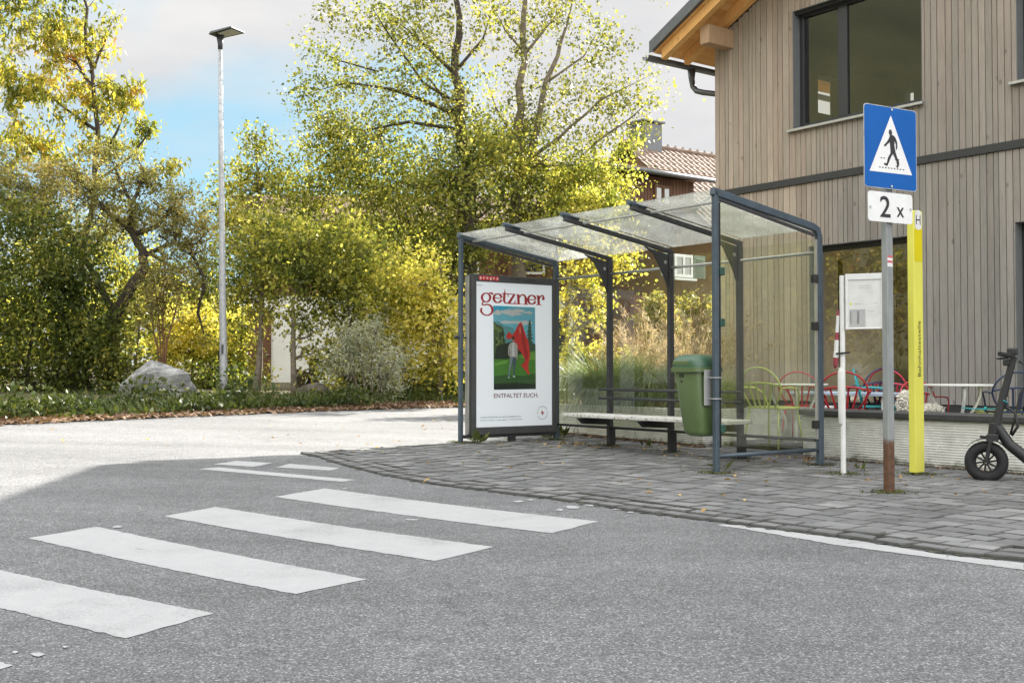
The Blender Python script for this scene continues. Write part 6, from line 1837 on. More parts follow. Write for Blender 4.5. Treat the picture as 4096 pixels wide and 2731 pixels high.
def tree(name, label, cat, trunks, blobs, n, size, leaf, bark='bark', aspect=0.6, droop=0.2, clump=0.2, per=26, branches=(), twigs=30, group=None, shell=0.6, extra=(), base=None, crown_name='crown'):
    """trunks/branches: lists of (points, r0, r1)"""
    p0 = trunks[0][0][0] if trunks else None
    if base is None: base = V(p0)
    root = thing(name, base, label, cat, group)
    pts, cen = crown_points(blobs, n, clump, per, shell)
    mb = MB(); nodes = []
    def addline(points, r0, r1, sides=8):
        pp_ = [V(p) for p in points]; fine_ = []
        for a, b in zip(pp_, pp_[1:]):
            for k in range(3): fine_.append(a.lerp(b, k / 3))
        fine_.append(pp_[-1])
        m = len(fine_)
        for i in range(1, m - 1):
            fine_[i] = fine_[i] + V((random.uniform(-1, 1), random.uniform(-1, 1), 0)) * 0.018 * (fine_[-1] - fine_[0]).length / 3
        rr = [max(0.004, (r0 + (r1 - r0) * (i / (m - 1))) * (1.0 if i < m - 3 else (0.75, 0.5, 0.25)[i - m + 3])) if len(nodes) > 14 else r0 + (r1 - r0) * (i / (m - 1)) for i in range(m)]
        mb.tube(fine_, rr, sides)
        for p, q in zip(fine_, rr): nodes.append((p, q))
    for ln_, r0, r1 in trunks: addline(ln_, r0, r1, 9)
    for ln_, r0, r1 in branches: addline(ln_, r0, r1, 6)
    if nodes:
        for c in cen[:twigs]:
            c = V(c)
            best = min(nodes, key=lambda q: (q[0] - c).length + (0.8 if q[0].z > c.z else 0))
            limb(mb, best[0], c, min(best[1] * 0.5, 0.035), 0.006, 0.35, 4, 5)
    if branches:
        ex = []
        for ln_, r0, r1 in branches:
            pp_ = [np.array(p) for p in ln_]; seg = max(1, len(pp_) - 1)
            m_ = int(n * 0.006) + 30
            t_ = (0.25 + 0.75 * rng.random(m_) ** 0.7) * seg
            i_ = np.minimum(t_.astype(int), seg - 1); f_ = (t_ - i_)[:, None]
            q_ = np.array(pp_)[i_] * (1 - f_) + np.array(pp_)[i_ + 1] * f_
            ex.append(q_ + rng.normal(size=(m_, 3)) * clump * 0.75)
            tip = np.array(pp_[-1]); ex.append(tip + rng.normal(size=(m_ // 2, 3)) * clump * 0.9)
        pts = np.concatenate([pts] + ex)
    if mb.v: mb.build('trunk', M[bark], root, smooth=True)
    fastmesh(crown_name, leaf_quads(pts, size, aspect, droop), 4, M[leaf], root)
    return root
def line(Y, *pts, dy=0.0): return [atd(x, y, Y + dy * i) for i, (x, y) in enumerate(pts)]
def gbase(dx, Y):
    x = (dx * 1.7415 - CX) / F * Y; return V((x, Y, gz(x, Y)))
# tall cherry at the left
Y = 27.0
cb = gbase(165, Y)
tree('cherry_tree', 'tall loose cherry tree turning yellow and orange at the left edge', 'tree',
     [([cb] + line(Y, (190, 600), (215, 430), (222, 300), (208, 160), (195, 20), (185, -120)), 0.10, 0.02)],
     [Bp(120, 70, Y, 105, 80), Bp(55, 200, Y, 100, 80), Bp(195, 210, Y, 105, 75), Bp(262, 225, Y, 50, 38), Bp(90, 330, Y, 120, 50), Bp(255, 330, Y, 60, 26), Bp(-60, 150, Y, 110, 150), Bp(140, -90, Y, 130, 90), Bp(20, -40, Y, 110, 80), Bp(225, 90, Y, 40, 60), Bp(300, 200, Y, 25, 18), Bp(330, 290, Y, 22, 22), Bp(395, 375, Y, 22, 10)],
     14500, 0.135, 'l_cherry', 'bark', 0.38, 0.75, 0.15, 22,
     [(line(Y, (222, 300), (150, 250), (80, 190)), 0.05, 0.012), (line(Y, (215, 400), (270, 300), (300, 215)), 0.05, 0.01), (line(Y, (212, 200), (160, 120), (120, 40)), 0.045, 0.01), (line(Y, (208, 170), (240, 100), (260, 40)), 0.04, 0.01), (line(Y, (215, 420), (140, 370), (60, 330)), 0.05, 0.01), (line(Y, (217, 420), (300, 360), (345, 300), (330, 285)), 0.04, 0.01), (line(Y, (300, 400), (395, 378)), 0.02, 0.006)], 110)
# hawthorn: twisted dark limbs, small olive and rusty leaves
Y = 25.6
hb_ = gbase(255, Y)
tree('hawthorn_tree', 'spreading hawthorn with dark twisted limbs and rusty olive leaves behind the big boulder', 'tree',
     [([hb_] + line(Y, (262, 730), (300, 660), (335, 615), (325, 575), (300, 530), (303, 470), (330, 400)), 0.17, 0.03)],
     [Bp(60, 470, Y, 120, 85), Bp(200, 420, Y, 130, 65), Bp(330, 415, Y, 85, 55), Bp(400, 480, Y, 85, 50), Bp(290, 510, Y, 140, 55), Bp(465, 520, Y, 45, 35), Bp(430, 570, Y, 60, 50), Bp(250, 350, Y, 60, 26), Bp(120, 400, Y, 80, 40), Bp(-40, 430, Y, 90, 90), Bp(370, 620, Y, 70, 40, None, 1500)],
     25000, 0.070, 'l_olive', 'bark', 0.5, 0.1, 0.14, 30,
     [(line(Y, (303, 540), (360, 520), (400, 470), (440, 430)), 0.07, 0.012), (line(Y, (325, 590), (390, 560), (450, 560), (490, 520)), 0.06, 0.01), (line(Y, (300, 530), (240, 480), (190, 420), (150, 380)), 0.07, 0.012), (line(Y, (262, 720), (200, 600), (150, 520), (90, 450)), 0.09, 0.014), (line(Y, (303, 470), (270, 400), (250, 350)), 0.05, 0.01), (line(Y, (320, 570), (410, 620), (470, 600)), 0.05, 0.01), (line(Y, (195, 590), (240, 540), (250, 480)), 0.04, 0.01), (line(Y, (400, 560), (410, 490), (380, 440)), 0.035, 0.01), (line(Y, (430, 560), (470, 640), (455, 720), (470, 780)), 0.04, 0.03)], 260)
# dark hazel bushes below
Y = 24.6
gh = 'dark bushes on the verge left of the boulder'
for (px_, lab, bl, n) in (
    (60, 'broad dark green hazel bush at the far left of the verge', [(50, 690, 130, 125), (20, 840, 120, 100), (-60, 700, 120, 190), (90, 550, 110, 75), (20, 500, 110, 50)], 17000),
    (190, 'tall dark green hazel bush under the hawthorn left of the big boulder', [(165, 650, 85, 100), (200, 800, 105, 85), (225, 765, 65, 50), (150, 880, 110, 60), (290, 860, 50, 50)], 14000)):
    Yb = Y + 0.3 * (px_ > 100)
    b_ = gbase(px_, Yb)
    tree('hazel_bush', lab, 'bush', [([b_, b_ + V((0.1, 0, 1.2)), b_ + V((0.3, 0.1, 2.4))], 0.05, 0.02), ([b_ + V((0.2, 0.1, 0)), b_ + V((-0.3, 0.1, 1.3)), b_ + V((-0.7, 0.1, 2.6))], 0.045, 0.015)],
         [Bp(x, y, Yb, a, b) for x, y, a, b in bl], n, 0.075, 'l_dark', 'bark', 0.75, 0.35, 0.34, 18, (), 60, gh)
# russet bare shrub behind the boulder
Y = 25.0; b_ = gbase(372, Y)
tree('russet_shrub', 'upright russet shrub with bare reddish stems behind the big boulder', 'shrub',
     [([b_] + line(Y, (362, 800), (340, 690), (330, 620)), 0.03, 0.008), ([b_] + line(Y, (375, 790), (375, 690), (380, 600)), 0.03, 0.008), ([b_] + line(Y, (385, 780), (410, 690), (430, 630)), 0.03, 0.008), ([b_] + line(Y, (368, 760), (355, 650), (350, 590)), 0.025, 0.006)],
     [Bp(365, 700, Y, 60, 70), Bp(400, 650, Y, 50, 50), Bp(340, 640, Y, 40, 50)], 3800, 0.07, 'l_olive', 'twig', 0.4, 0.1, 0.14, 16, (), 120)
# thin young tree behind the lamp
Y = 28.5; b_ = gbase(592, Y)
tree('young_lime_tree', 'slender pale green young tree right behind the lamp pole', 'tree', [([b_] + line(Y, (602, 700), (596, 520), (590, 400), (588, 290)), 0.07, 0.01)],
     [Bp(588, 330, Y, 28, 45), Bp(570, 405, Y, 66, 55), Bp(540, 475, Y, 55, 60), Bp(600, 500, Y, 80, 60), Bp(640, 405, Y, 35, 45), Bp(545, 560, Y, 60, 50), Bp(490, 470, Y, 18, 40, None, 300)], 6500, 0.085, 'l_mixed', 'barkgrey', 0.65, 0.3, 0.26, 16, (), 90)
# the two big trees behind the shelter
Y = 30.0; b_ = gbase(1078, Y)
tree('tall_maple_tree', 'big maple with dense low green crown and sparse top, left of the shelter roof', 'tree',
     [([b_] + line(Y, (1072, 650), (1080, 430), (1062, 280), (1045, 170), (1050, 40), (1045, -120)), 0.26, 0.05)],
     [Bp(800, 355, Y, 120, 80), Bp(700, 450, Y, 80, 85), Bp(880, 440, Y, 160, 110), Bp(1040, 430, Y, 160, 105), Bp(770, 570, Y, 140, 70), Bp(950, 570, Y, 150, 75), Bp(1080, 330, Y, 90, 60), Bp(660, 560, Y, 55, 60), Bp(1040, 590, Y, 90, 70), Bp(760, 280, Y, 50, 30)],
     38000, 0.086, 'l_green', 'bark', 0.75, 0.3, 0.38, 18,
     [(line(Y, (1060, 270), (980, 235), (900, 205), (800, 190), (700, 215)), 0.07, 0.012), (line(Y, (1045, 170), (960, 90), (890, 30)), 0.06, 0.012), (line(Y, (1055, 240), (970, 190), (880, 60), (850, 10)), 0.05, 0.01), (line(Y, (870, 165), (780, 140), (720, 110)), 0.03, 0.008), (line(Y, (1050, 160), (1110, 90), (1130, 20)), 0.05, 0.01), (line(Y, (1062, 285), (1000, 200), (940, 120)), 0.05, 0.01), (line(Y, (1065, 300), (940, 280), (840, 300), (760, 290)), 0.06, 0.012), (line(Y, (1080, 620), (950, 590), (860, 600), (780, 590)), 0.09, 0.03)], 160)
root_m = bpy.data.objects['tall_maple_tree']
sp, cen = crown_points([Bp(1040, 110, Y, 70, 110), Bp(930, 190, Y, 150, 75), Bp(780, 190, Y, 95, 45), Bp(820, 60, Y, 90, 50), Bp(960, 60, Y, 100, 60), Bp(745, 20, Y, 30, 40), Bp(715, 215, Y, 40, 30), Bp(1050, -60, Y, 120, 80), Bp(900, 270, Y, 150, 45), Bp(1050, 250, Y, 110, 60), Bp(780, 290, Y, 80, 40)], 7600, 0.26, 12)
fastmesh('upper_crown', leaf_quads(sp, 0.095, 0.6, 0.3), 4, M['l_upper'], root_m)
Yb = 31.0; b_ = gbase(1188, Yb)
tree('tall_poplar_tree', 'tall sparse two stemmed tree with yellowing leaves, right behind the shelter roof', 'tree',
     [([b_] + line(Yb, (1190, 650), (1186, 420), (1194, 250), (1203, 90), (1212, -90)), 0.24, 0.05), (line(Yb, (1188, 420), (1230, 310), (1255, 190), (1290, 100), (1320, -30)), 0.12, 0.03)],
     [Bp(1195, 400, Yb, 115, 60), Bp(1320, 420, Yb, 115, 85), Bp(1240, 520, Yb, 140, 75), Bp(1385, 430, Yb, 55, 80), Bp(1150, 330, Yb, 90, 40)], 22000, 0.082, 'l_mixed', 'barkgrey', 0.75, 0.3, 0.36, 16,
     [(line(Yb, (1188, 380), (1280, 320), (1380, 230), (1500, 170)), 0.07, 0.012), (line(Yb, (1200, 130), (1250, 70), (1300, 5)), 0.05, 0.012), (line(Yb, (1365, 330), (1450, 270), (1500, 225)), 0.04, 0.01), (line(Yb, (1190, 330), (1140, 250), (1120, 190)), 0.05, 0.01), (line(Yb, (1203, 120), (1160, 70), (1130, 10)), 0.04, 0.01), (line(Yb, (1190, 600), (1290, 560), (1370, 520), (1430, 460)), 0.08, 0.02), (line(Yb, (1255, 190), (1340, 130), (1380, 60)), 0.04, 0.01), (line(Yb, (1290, 560), (1380, 560), (1460, 620)), 0.05, 0.012)], 150)
root_p = bpy.data.objects['tall_poplar_tree']
sp, cen = crown_points([Bp(1195, 130, Yb, 50, 130), Bp(1300, 210, Yb, 120, 100), Bp(1430, 225, Yb, 75, 80), Bp(1390, 100, Yb, 80, 60), Bp(1475, 285, Yb, 45, 36), Bp(1260, 30, Yb, 110, 60), Bp(1210, 290, Yb, 110, 50), Bp(1340, 300, Yb, 110, 55), Bp(1200, 280, Yb, 110, 60), Bp(1300, -50, Yb, 150, 60)], 7000, 0.26, 12)
fastmesh('upper_crown', leaf_quads(sp, 0.095, 0.6, 0.3), 4, M['l_upper'], root_p)
sp, cen = crown_points([Bp(1380, 470, Yb - 2, 55, 40), Bp(1440, 330, Yb - 2, 40, 20), Bp(1330, 480, Yb - 2, 80, 50)], 3000, 0.18, 20)
fastmesh('drooping_crown', leaf_quads(sp, 0.09, 0.7, 0.5), 4, M['l_mixed'], root_p)
# row of saplings with sunlit yellow leaves
gs = 'yellow leaved saplings on the verge'
def sapling(lab, Y, trunk, blobs, n, leaf='l_yellow', size=0.082, bark='barkgrey', twigs=60):
    b_ = gbase(trunk[0][0], Y)
    b_.z = verge_z(b_.x, b_.y) - 0.05
    tree('sapling', lab, 'sapling', [([b_] + line(Y, *trunk[1:]), 0.075, 0.015)], [Bp(x, y, Y, a, b) for x, y, a, b in blobs], int(n * 1.25), size, leaf, bark, 0.7, 0.35, 0.3, 15, (), twigs, gs)
sapling('yellow leaved sapling with a bent dark trunk just right of the street lamp', 25.4, [(588, 900), (596, 800), (604, 700), (600, 600), (610, 500)], [(600, 610, 85, 70), (555, 650, 60, 60), (640, 560, 70, 80), (590, 530, 60, 60), (610, 700, 60, 40), (560, 740, 30, 30)], 4200, 'l_mixed')
sapling('thin straight sapling in front of the white farmhouse wall', 24.9, [(676, 900), (674, 780), (672, 700), (690, 600)], [(700, 630, 85, 80), (670, 590, 60, 60), (720, 550, 70, 60), (690, 735, 50, 25), (725, 800, 40, 40)], 3300, 'l_mixed')
sapling('stout sapling rising through the silver shrub', 25.2, [(808, 905), (804, 800), (800, 700), (795, 600)], [(800, 620, 100, 80), (850, 680, 80, 70), (760, 700, 60, 70), (790, 560, 85, 60), (770, 820, 50, 60)], 5400, 'l_mixed')
sapling('bright yellow sapling with a pale trunk beside the shelter', 25.6, [(1012, 905), (1010, 800), (1008, 690), (1012, 600)], [(1000, 690, 70, 100), (960, 740, 75, 85), (1000, 840, 60, 60), (930, 640, 85, 65), (1030, 780, 50, 95)], 6800, 'l_yellow')
sapling('bushy yellow sapling between the silver shrub and the pale trunk', 27.0, [(925, 900), (930, 800), (935, 700), (940, 620)], [(920, 700, 75, 90), (890, 640, 95, 65), (950, 850, 55, 55), (860, 760, 75, 75)], 5600, 'l_yellow')
# background bushes, sunlit yellow
gy = 'yellow bushes beyond the verge'
for lab, Yq, bl, n, lf in (
    ('bright yellow bush glowing behind the russet shrub', 30.5, [(440, 740, 70, 70), (400, 800, 50, 50), (470, 820, 50, 50)], 5200, 'l_yellow'),
    ('yellow and rust bush right behind the lamp pole', 31.0, [(545, 760, 45, 45), (550, 860, 60, 40), (520, 820, 40, 60)], 3600, 'l_yellow'),
    ('dim green bush behind the hawthorn', 31.0, [(310, 640, 90, 90), (220, 560, 100, 80), (120, 600, 100, 90)], 7000, 'l_mixed'),
    ('leafy shade bush at the foot of the white wall', 29.0, [(820, 850, 50, 45), (780, 850, 30, 40), (870, 880, 60, 30)], 2200, 'l_mixed'),
    ('low green bush left of the poster case', 28.0, [(1030, 880, 40, 40), (990, 890, 50, 30)], 2600, 'l_mixed'),
    ('dark green bush behind the lamp pole at ground level', 29.5, [(500, 870, 70, 34), (470, 640, 50, 60)], 3600, 'l_dark')):
    b_ = gbase(bl[0][0], Yq)
    tree('garden_bush', lab, 'bush', [([b_, b_ + V((0.05, 0, 1.0)), b_ + V((0.15, 0, 2.0))], 0.04, 0.015)], [Bp(x, y, Yq, a, b) for x, y, a, b in bl], int(n * 1.1), 0.085, lf, 'bark', 0.7, 0.3, 0.3, 16, (), 40, gy)
# silver shrub
Y = 24.2; b_ = gbase(850, Y)
tree('silver_shrub', 'silver grey narrow leaved shrub in front of the farmhouse', 'shrub',
     [([b_ + V((dx * 0.2, 0, 0))] + line(Y, (840 + dx * 30, 840), (840 + dx * 60, 770)), 0.03, 0.008) for dx in (-1, -0.3, 0.4, 1)],
     [Bp(830, 775, Y, 65, 38), Bp(865, 830, Y, 65, 48), Bp(800, 800, Y, 45, 38), Bp(890, 865, Y, 45, 36), Bp(855, 750, Y, 40, 24), Bp(915, 820, Y, 30, 30), Bp(760, 840, Y, 30, 25)], 4600, 0.10, 'l_silver', 'barkgrey', 0.2, 0.0, 0.2, 20, (), 160)
# garden behind the shelter
gt = 'plants of the garden behind the shelter'
Y = 24.0; b_ = gbase(1300, Y)
tree('garden_birch', 'slender yellow birch seen through the shelter panes next to the poster case', 'tree', [([b_] + line(Y, (1300, 700), (1320, 600), (1310, 500)), 0.06, 0.015)],
     [Bp(1325, 630, Y, 60, 60), Bp(1300, 720, Y, 45, 55), Bp(1375, 680, Y, 40, 55), Bp(1430, 600, Y, 55, 40), Bp(1350, 560, Y, 70, 40)], 2600, 0.085, 'l_yellow', 'barkgrey', 0.7, 0.4, 0.17, 18, (), 80, gt)
for lab, px_, Yq, bl, n, lf in (('low yellow hedge seen between the poster case and the first back post', 1330, 23.0, [(1320, 825, 45, 28), (1380, 825, 45, 28)], 3600, 'l_yellow'),
                            ('dark brown seedy shrub among the tall straw grass', 1500, 21.0, [(1500, 730, 45, 55), (1530, 780, 40, 50)], 3600, 'l_olive'),
                            ('russet garden shrub right of the straw grass', 1600, 22.0, [(1600, 720, 50, 50), (1620, 790, 50, 40)], 3200, 'l_olive')):
    b_ = gbase(px_, Yq)
    tree('garden_shrub', lab, 'shrub', [([b_, b_ + V((0, 0, 0.8))], 0.03, 0.01)], [Bp(x, y, Yq, a, b) for x, y, a, b in bl], n, 0.08, lf, 'twig', 0.6, 0.2, 0.12, 20, (), 50, gt)
def grass_clump(name, label, base, n, h, rad, lean, mat, width=0.010, group=None, r=None, plume=0, dr=0.42):
    r = np.random.default_rng(int(abs(base.x * 100)) + n)
    a = r.random(n) * 2 * PI; q = rad * np.sqrt(r.random(n)) * 0.35
    root = np.stack([base.x + q * np.cos(a), base.y + q * np.sin(a), np.full(n, base.z)], 1)
    out = np.stack([np.cos(a + r.normal(size=n) * 0.5), np.sin(a + r.normal(size=n) * 0.5), np.zeros(n)], 1)
    hh = h * (0.6 + 0.5 * r.random((n, 1))); le = lean * (0.3 + 0.9 * r.random((n, 1))) * hh
    side = np.stack([-out[:, 1], out[:, 0], np.zeros(n)], 1) * width
    up = np.array([0, 0, 1.0])
    quads = []
    qd = dr * (0.15 + 1.0 * r.random((n, 1)) ** 0.8)
    def pos(t): return root + out * le * t ** 2.0 + up * hh * (t - qd * t ** 3.2)
    ts = [0, 0.35, 0.65, 0.85, 1.0]
    for t0, t1 in zip(ts, ts[1:]):
        w0 = side * (1 - t0 * 0.8); w1 = side * (1 - t1 * 0.8)
        quads.append(np.stack([pos(t0) - w0, pos(t0) + w0, pos(t1) + w1, pos(t1) - w1], 1))
    vs = np.stack(quads, 1).reshape(-1, 3)
    o = thing(name, base, label, 'ornamental grass', group)
    fastmesh('blades', vs, 4, M[mat], o)
    if plume:
        k = r.integers(0, n, plume * 26); t = 0.86 + 0.14 * r.random((len(k), 1))
        kk = k % plume
        pp_ = root[kk] + out[kk] * le[kk] * t ** 2 + up * hh[kk] * (t - qd[kk] * t ** 3.2)
        pp_ = pp_ + r.normal(size=(len(k), 3)) * 0.025
        fastmesh('plumes', leaf_quads(pp_, 0.07, 0.25, -0.5), 4, M['l_straw'], o)
    return o
gg = 'green fountain grasses on the planter'
wb = V((W1.x, W1.y, 0.46))
for k, (s, d_, h_, n_, lab) in enumerate(((2.35, 0.40, 1.15, 3400, 'largest green fountain grass spilling over the planter near the poster case'), (1.45, 0.45, 1.0, 2600, 'green fountain grass in the middle of the planter behind the bench'), (0.5, 0.6, 0.75, 1200, 'small green fountain grass at the right end of the planter behind the bin'))):
    grass_clump('fountain_grass', lab, wb + L * s + D * d_, n_, h_, 0.9, 0.85, 'l_fountain', 0.006, gg, dr=1.05)
gr_ = 'tall straw grasses of the garden'
for px_, Yq, h, lab in ((1450, 18.2, 1.75, 'tall straw feather grass just right of the first back post'), (1485, 19.5, 2.3, 'straw pampas grass with pale plumes left of the second back post'), (1578, 19.0, 2.4, 'straw pampas grass with pale plumes right of the second back post'), (1625, 18.0, 2.0, 'straw grass directly behind the litter bin')):
    x = (px_ * 1.7415 - CX) / F * Yq
    grass_clump('pampas_grass', lab, V((x, Yq, gz(x, Yq))), 330, h, 0.7, 0.38, 'l_straw', 0.007, gr_, plume=60)
x = (1440 * 1.7415 - CX) / F * 17.6
grass_clump('feather_grass', 'upright grey green feather grass behind the backrest rails', V((x, 17.6, gz(x, 17.6))), 900, 1.4, 0.6, 0.25, 'l_fountain', 0.006, gr_)
# trees across the road, out of the picture: what the windows mirror
gm = 'roadside trees across the street, mirrored in the windows'
for k, (x, y, h, lf) in enumerate(((-13.5, 9.0, 6.5, 'l_cherry'), (-15.5, 13.5, 7.5, 'l_mixed'), (-14.5, 18.0, 7.0, 'l_cherry'), (-18.0, 4.0, 8.0, 'l_mixed'), (-17.5, 25.0, 5.0, 'l_mixed'))):
    z = gz(x, y); b_ = V((x, y, z))
    kinds = ('russet cherry tree left of the picture across the street', 'yellow green maple left of the picture across the street', 'orange tinted cherry left of the picture across the street', 'broad maple far left near the viewer across the street', 'rounded small maple at the far left end of the verge')
    tree('roadside_tree', kinds[k], 'tree', [([b_, b_ + V((0.1, 0, h * 0.5)), b_ + V((0.2, 0.2, h * 0.9))], 0.16, 0.03)],
         [(np.array((x, y, z + h * 0.62)), np.array((2.3, 2.3, h * 0.36)), 3), (np.array((x + 0.8, y + 0.9, z + h * 0.45)), np.array((1.9, 1.9, h * 0.28)), 2), (np.array((x - 0.9, y - 0.8, z + h * 0.4)), np.array((1.9, 1.9, h * 0.28)), 2)], 7000, 0.17, lf, 'bark', 0.7, 0.3, 0.3, 24, (), 60, gm)
# ------------------------------------------------------------------ grass, leaf litter, fallen leaves
r = np.random.default_rng(77)
def blades(n, xs, y0, y1, h, pw, name, mat, w=0.012, zf=verge_z, wide=1.0):
    x = r.uniform(xs[0], xs[1], n); o = y0 + (y1 - y0) * r.random(n) ** pw
    ok = np.array([mnoise.noise((a * 0.5, b * 0.9, 1.0)) for a, b in zip(x, o)]) + r.normal(size=n) * 0.25 > -0.12
    x = x[ok]; o = o[ok]; n = len(x)
    y = np.array([verge_line(a) for a in x]) + o
    z = np.array([zf(a, b) for a, b in zip(x, y)]) - 0.01
    base = np.stack([x, y, z], 1)
    a = r.random(n) * 2 * PI; lean = np.stack([np.cos(a), np.sin(a), np.zeros(n)], 1)
    hh = h * (0.4 + 0.8 * r.random((n, 1))) * (0.55 + 0.6 * np.clip(o, 0, 1.2))[:, None]
    s = np.stack([-np.sin(a), np.cos(a), np.zeros(n)], 1) * w
    mid = base + lean * hh * 0.18 + np.array([0, 0, 1]) * hh * 0.6
    tip = base + lean * hh * 0.6 + np.array([0, 0, 1]) * hh * 0.95
    vs = np.stack([base - s, base + s, mid + s * 0.8, mid - s * 0.8], 1)
    v2 = np.stack([mid - s * 0.8, mid + s * 0.8, tip + s * 0.1, tip - s * 0.1], 1)
    fo = fastmesh(name, np.concatenate([vs, v2]).reshape(-1, 3), 4, M[mat])
    return tag(fo, kind='stuff')
blades(15000, (-13.5, 1.0), 0.55, 4.5, 0.22, 1.5, 'verge_grass', 'l_grass')
blades(2500, (-13.5, 1.0), 1.6, 4.5, 0.16, 1.2, 'dry_grass', 'l_straw', 0.006)
# broad leaved weeds
n = 22000
x = r.uniform(-13.5, 0.6, n); o = 0.3 + 2.6 * r.random(n) ** 1.1
ok = np.array([mnoise.noise((a * 0.8, b * 0.7, 5.0)) for a, b in zip(x, o)]) > -0.05
x, o = x[ok], o[ok]
y = np.array([verge_line(a) for a in x]) + o
z = np.array([verge_z(a, b) for a, b in zip(x, y)]) + r.random(len(x)) * (0.06 + 0.30 * np.clip(o, 0, 1.4) * np.clip(0.5 + 2.4 * np.array([mnoise.noise((a * 0.9, b, 9.0)) for a, b in zip(x, o)]), 0.08, 2.2))
tag(fastmesh('verge_weeds_foliage', leaf_quads(np.stack([x, y, z], 1), 0.10, 0.5, -0.1), 4, M['l_weed']), 'dark broad leaved weeds covering the verge edge', 'weeds', kind='stuff')
def flat_leaves(x, y, z, size, mat, name, label=None, tilt=0.35):
    n = len(x); a = r.random(n) * 2 * PI
    d = np.stack([np.cos(a), np.sin(a), r.normal(size=n) * tilt], 1); s = np.stack([-np.sin(a), np.cos(a), r.normal(size=n) * tilt], 1)
    c = np.stack([x, y, z], 1); ln = size * (0.6 + 0.7 * r.random((n, 1)))
    vs = np.stack([c - d * ln * 0.5, c + s * ln * 0.3 + np.array([0, 0, 0.012]), c + d * ln * 0.5 + np.array([0, 0, 0.006]), c - s * ln * 0.3 + np.array([0, 0, 0.014])], 1).reshape(-1, 3)
    return tag(fastmesh(name, vs, 4, M[mat]), label, None, kind='stuff')
n = 15000
x = r.uniform(-13.5, 1.5, n); o = r.normal(size=n) * 0.38 + 0.45
y = np.array([verge_line(a) for a in x]) + o
z = np.array([verge_z(a, b) for a, b in zip(x, y)]) + 0.01 + 0.02 * r.random(n)
flat_leaves(x, y, z, 0.10, 'l_litter', 'leaf_litter')
# scattered leaves on road and pavement
px = []; 
def scatter(n, cx, cy, sx, sy):
    for _ in range(n):
        p = ground(cx + random.gauss(0, sx), cy + abs(random.gauss(0, sy)) * random.choice((-1, 1)))
        px.append((p.x, p.y, gz(p.x, p.y) + 0.034))
scatter(34, 2340, 1785, 70, 7); scatter(26, 2560, 1800, 100, 8); scatter(10, 2740, 1825, 60, 10); scatter(14, 3000, 1850, 110, 12); scatter(14, 3180, 1850, 70, 10); scatter(10, 3420, 1880, 70, 12)
scatter(9, 3600, 1930, 120, 20); scatter(7, 3850, 1960, 120, 30); scatter(14, 2000, 1775, 160, 14); scatter(12, 2100, 1850, 260, 40); scatter(10, 2700, 1950, 400, 60); scatter(16, 1100, 1740, 500, 30); scatter(14, 1900, 1715, 120, 14); scatter(20, 1950, 1660, 180, 10); scatter(12, 1450, 1800, 140, 12); scatter(6, 2900, 1920, 60, 20)
q = np.array(px)
flat_leaves(q[:, 0], q[:, 1], q[:, 2], 0.062, 'l_fallen', 'fallen_leaves', None, 0.22)
# sweepings along the foot of the planter
n = 900; s = r.uniform(-0.1, 3.4, n); o = np.abs(r.normal(size=n)) * 0.10 + 0.01
bx = W1.x + L.x * s - D.x * o; by = W1.y + L.y * s - D.y * o
flat_leaves(bx, by, np.array([gz(a, b) + 0.03 for a, b in zip(bx, by)]), 0.05, 'l_litter', 'leaf_sweepings_litter')
n = 500; s = r.uniform(0, 5.0, n); o = np.abs(r.normal(size=n)) * 0.06 + 0.01
bx = W0.x + R_.x * s - D.x * o; by = W0.y + R_.y * s - D.y * o
flat_leaves(bx, by, np.array([gz(a, b) + 0.03 for a, b in zip(bx, by)]), 0.03, 'l_litter', 'dirt_crumbs_litter')
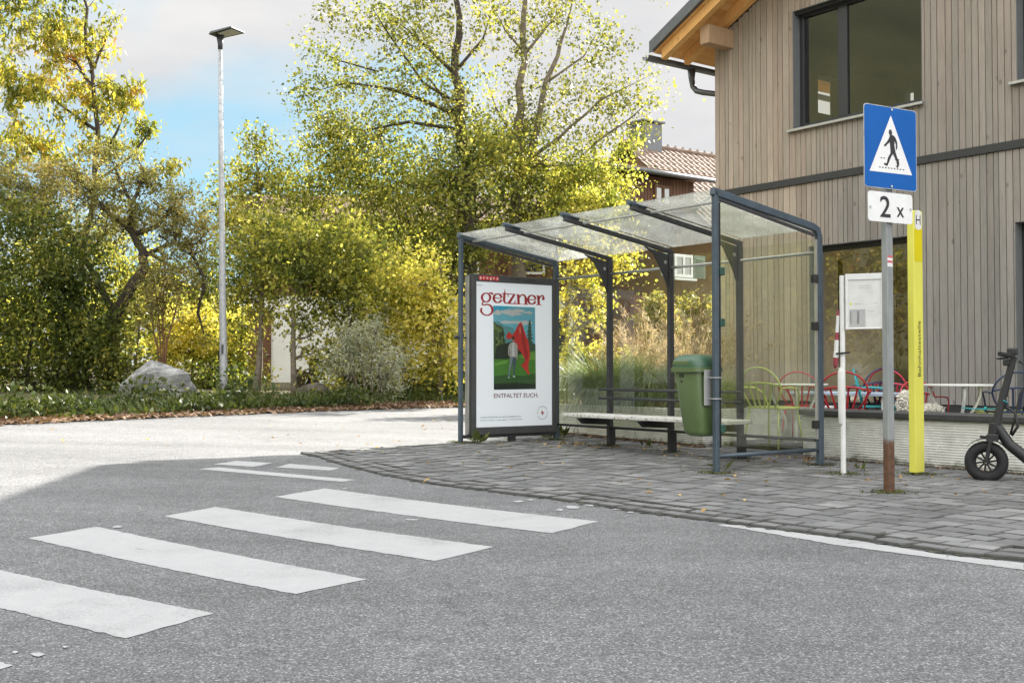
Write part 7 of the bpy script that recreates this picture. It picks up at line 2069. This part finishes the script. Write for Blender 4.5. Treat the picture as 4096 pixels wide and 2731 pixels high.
# little weeds at post feet and walls
def tuft(p, n, h, lab):
    b = V((p.x, p.y, gz(p.x, p.y) + 0.02))
    pts = np.array([[b.x + random.gauss(0, 0.04), b.y + random.gauss(0, 0.03), b.z + random.uniform(0, h * 0.4)] for _ in range(n)])
    o = fastmesh('weed_plant', leaf_quads(pts, h, 0.28, -0.7), 4, M['l_grass'])
    tag(o, lab, 'weed', 'weeds in the paving', 'thing')
tuft(ground(2890, 1892), 8, 0.11, 'small green weed at the foot of the front right shelter post')
tuft(ground(3440, 1893), 8, 0.09, 'small green weed by the wall between timetable post and sign post')
tuft(ground(1920, 1782), 22, 0.13, 'leafy weed by the left front shelter post under the poster case')
tuft(ground(2190, 1757), 26, 0.14, 'leafy weed at the right foot of the poster case')
tuft(ground(2250, 1757), 20, 0.14, 'leafy weed between poster case and planter wall')
tuft(ground(2596, 1800), 10, 0.09, 'weed growing at the planter foot under the bench')

# far trees that close the view beyond the houses
n = 24000
x = r.uniform(-110, 34, n); y = 62 + 8 * r.random(n) + 0.1 * np.abs(x)
top = np.array([4.6 + 2.2 * mnoise.noise((a * 0.16, 3.0, 0)) + 0.9 * mnoise.noise((a * 0.7, 1.0, 0)) for a in x])
z = np.array([gz(a, b) for a, b in zip(x, y)]) + top * r.random(n) ** 0.8
tag(fastmesh('treeline', leaf_quads(np.stack([x, y, z], 1), 0.55, 0.8, 0.2), 4, M['l_mixed']), kind='stuff')

# moss and dirt gathered round the feet of posts and along the walls
pts = []
def moss(p, n, s):
    for _ in range(n):
        x_, y_ = p.x + random.gauss(0, s), p.y + random.gauss(0, s)
        pts.append((x_, y_, gz(x_, y_) + 0.029))
for q_, n_ in ((SP(0, 0, 0), 240), (SP(SL, 0, 0), 240), (SP(SL, SD, 0), 260), (SP(0, SD, 0), 260), (SP(3.25, SD, 0), 160), (SP(2.165, SD, 0), 160), (SP(1.083, SD, 0), 160), (S0, 260), (Y0, 220), (T0, 180)):
    moss(q_, n_, 0.085)
q = np.array(pts)
flat_leaves(q[:, 0], q[:, 1], q[:, 2], 0.022, 'l_moss', 'moss', None, 0.25)
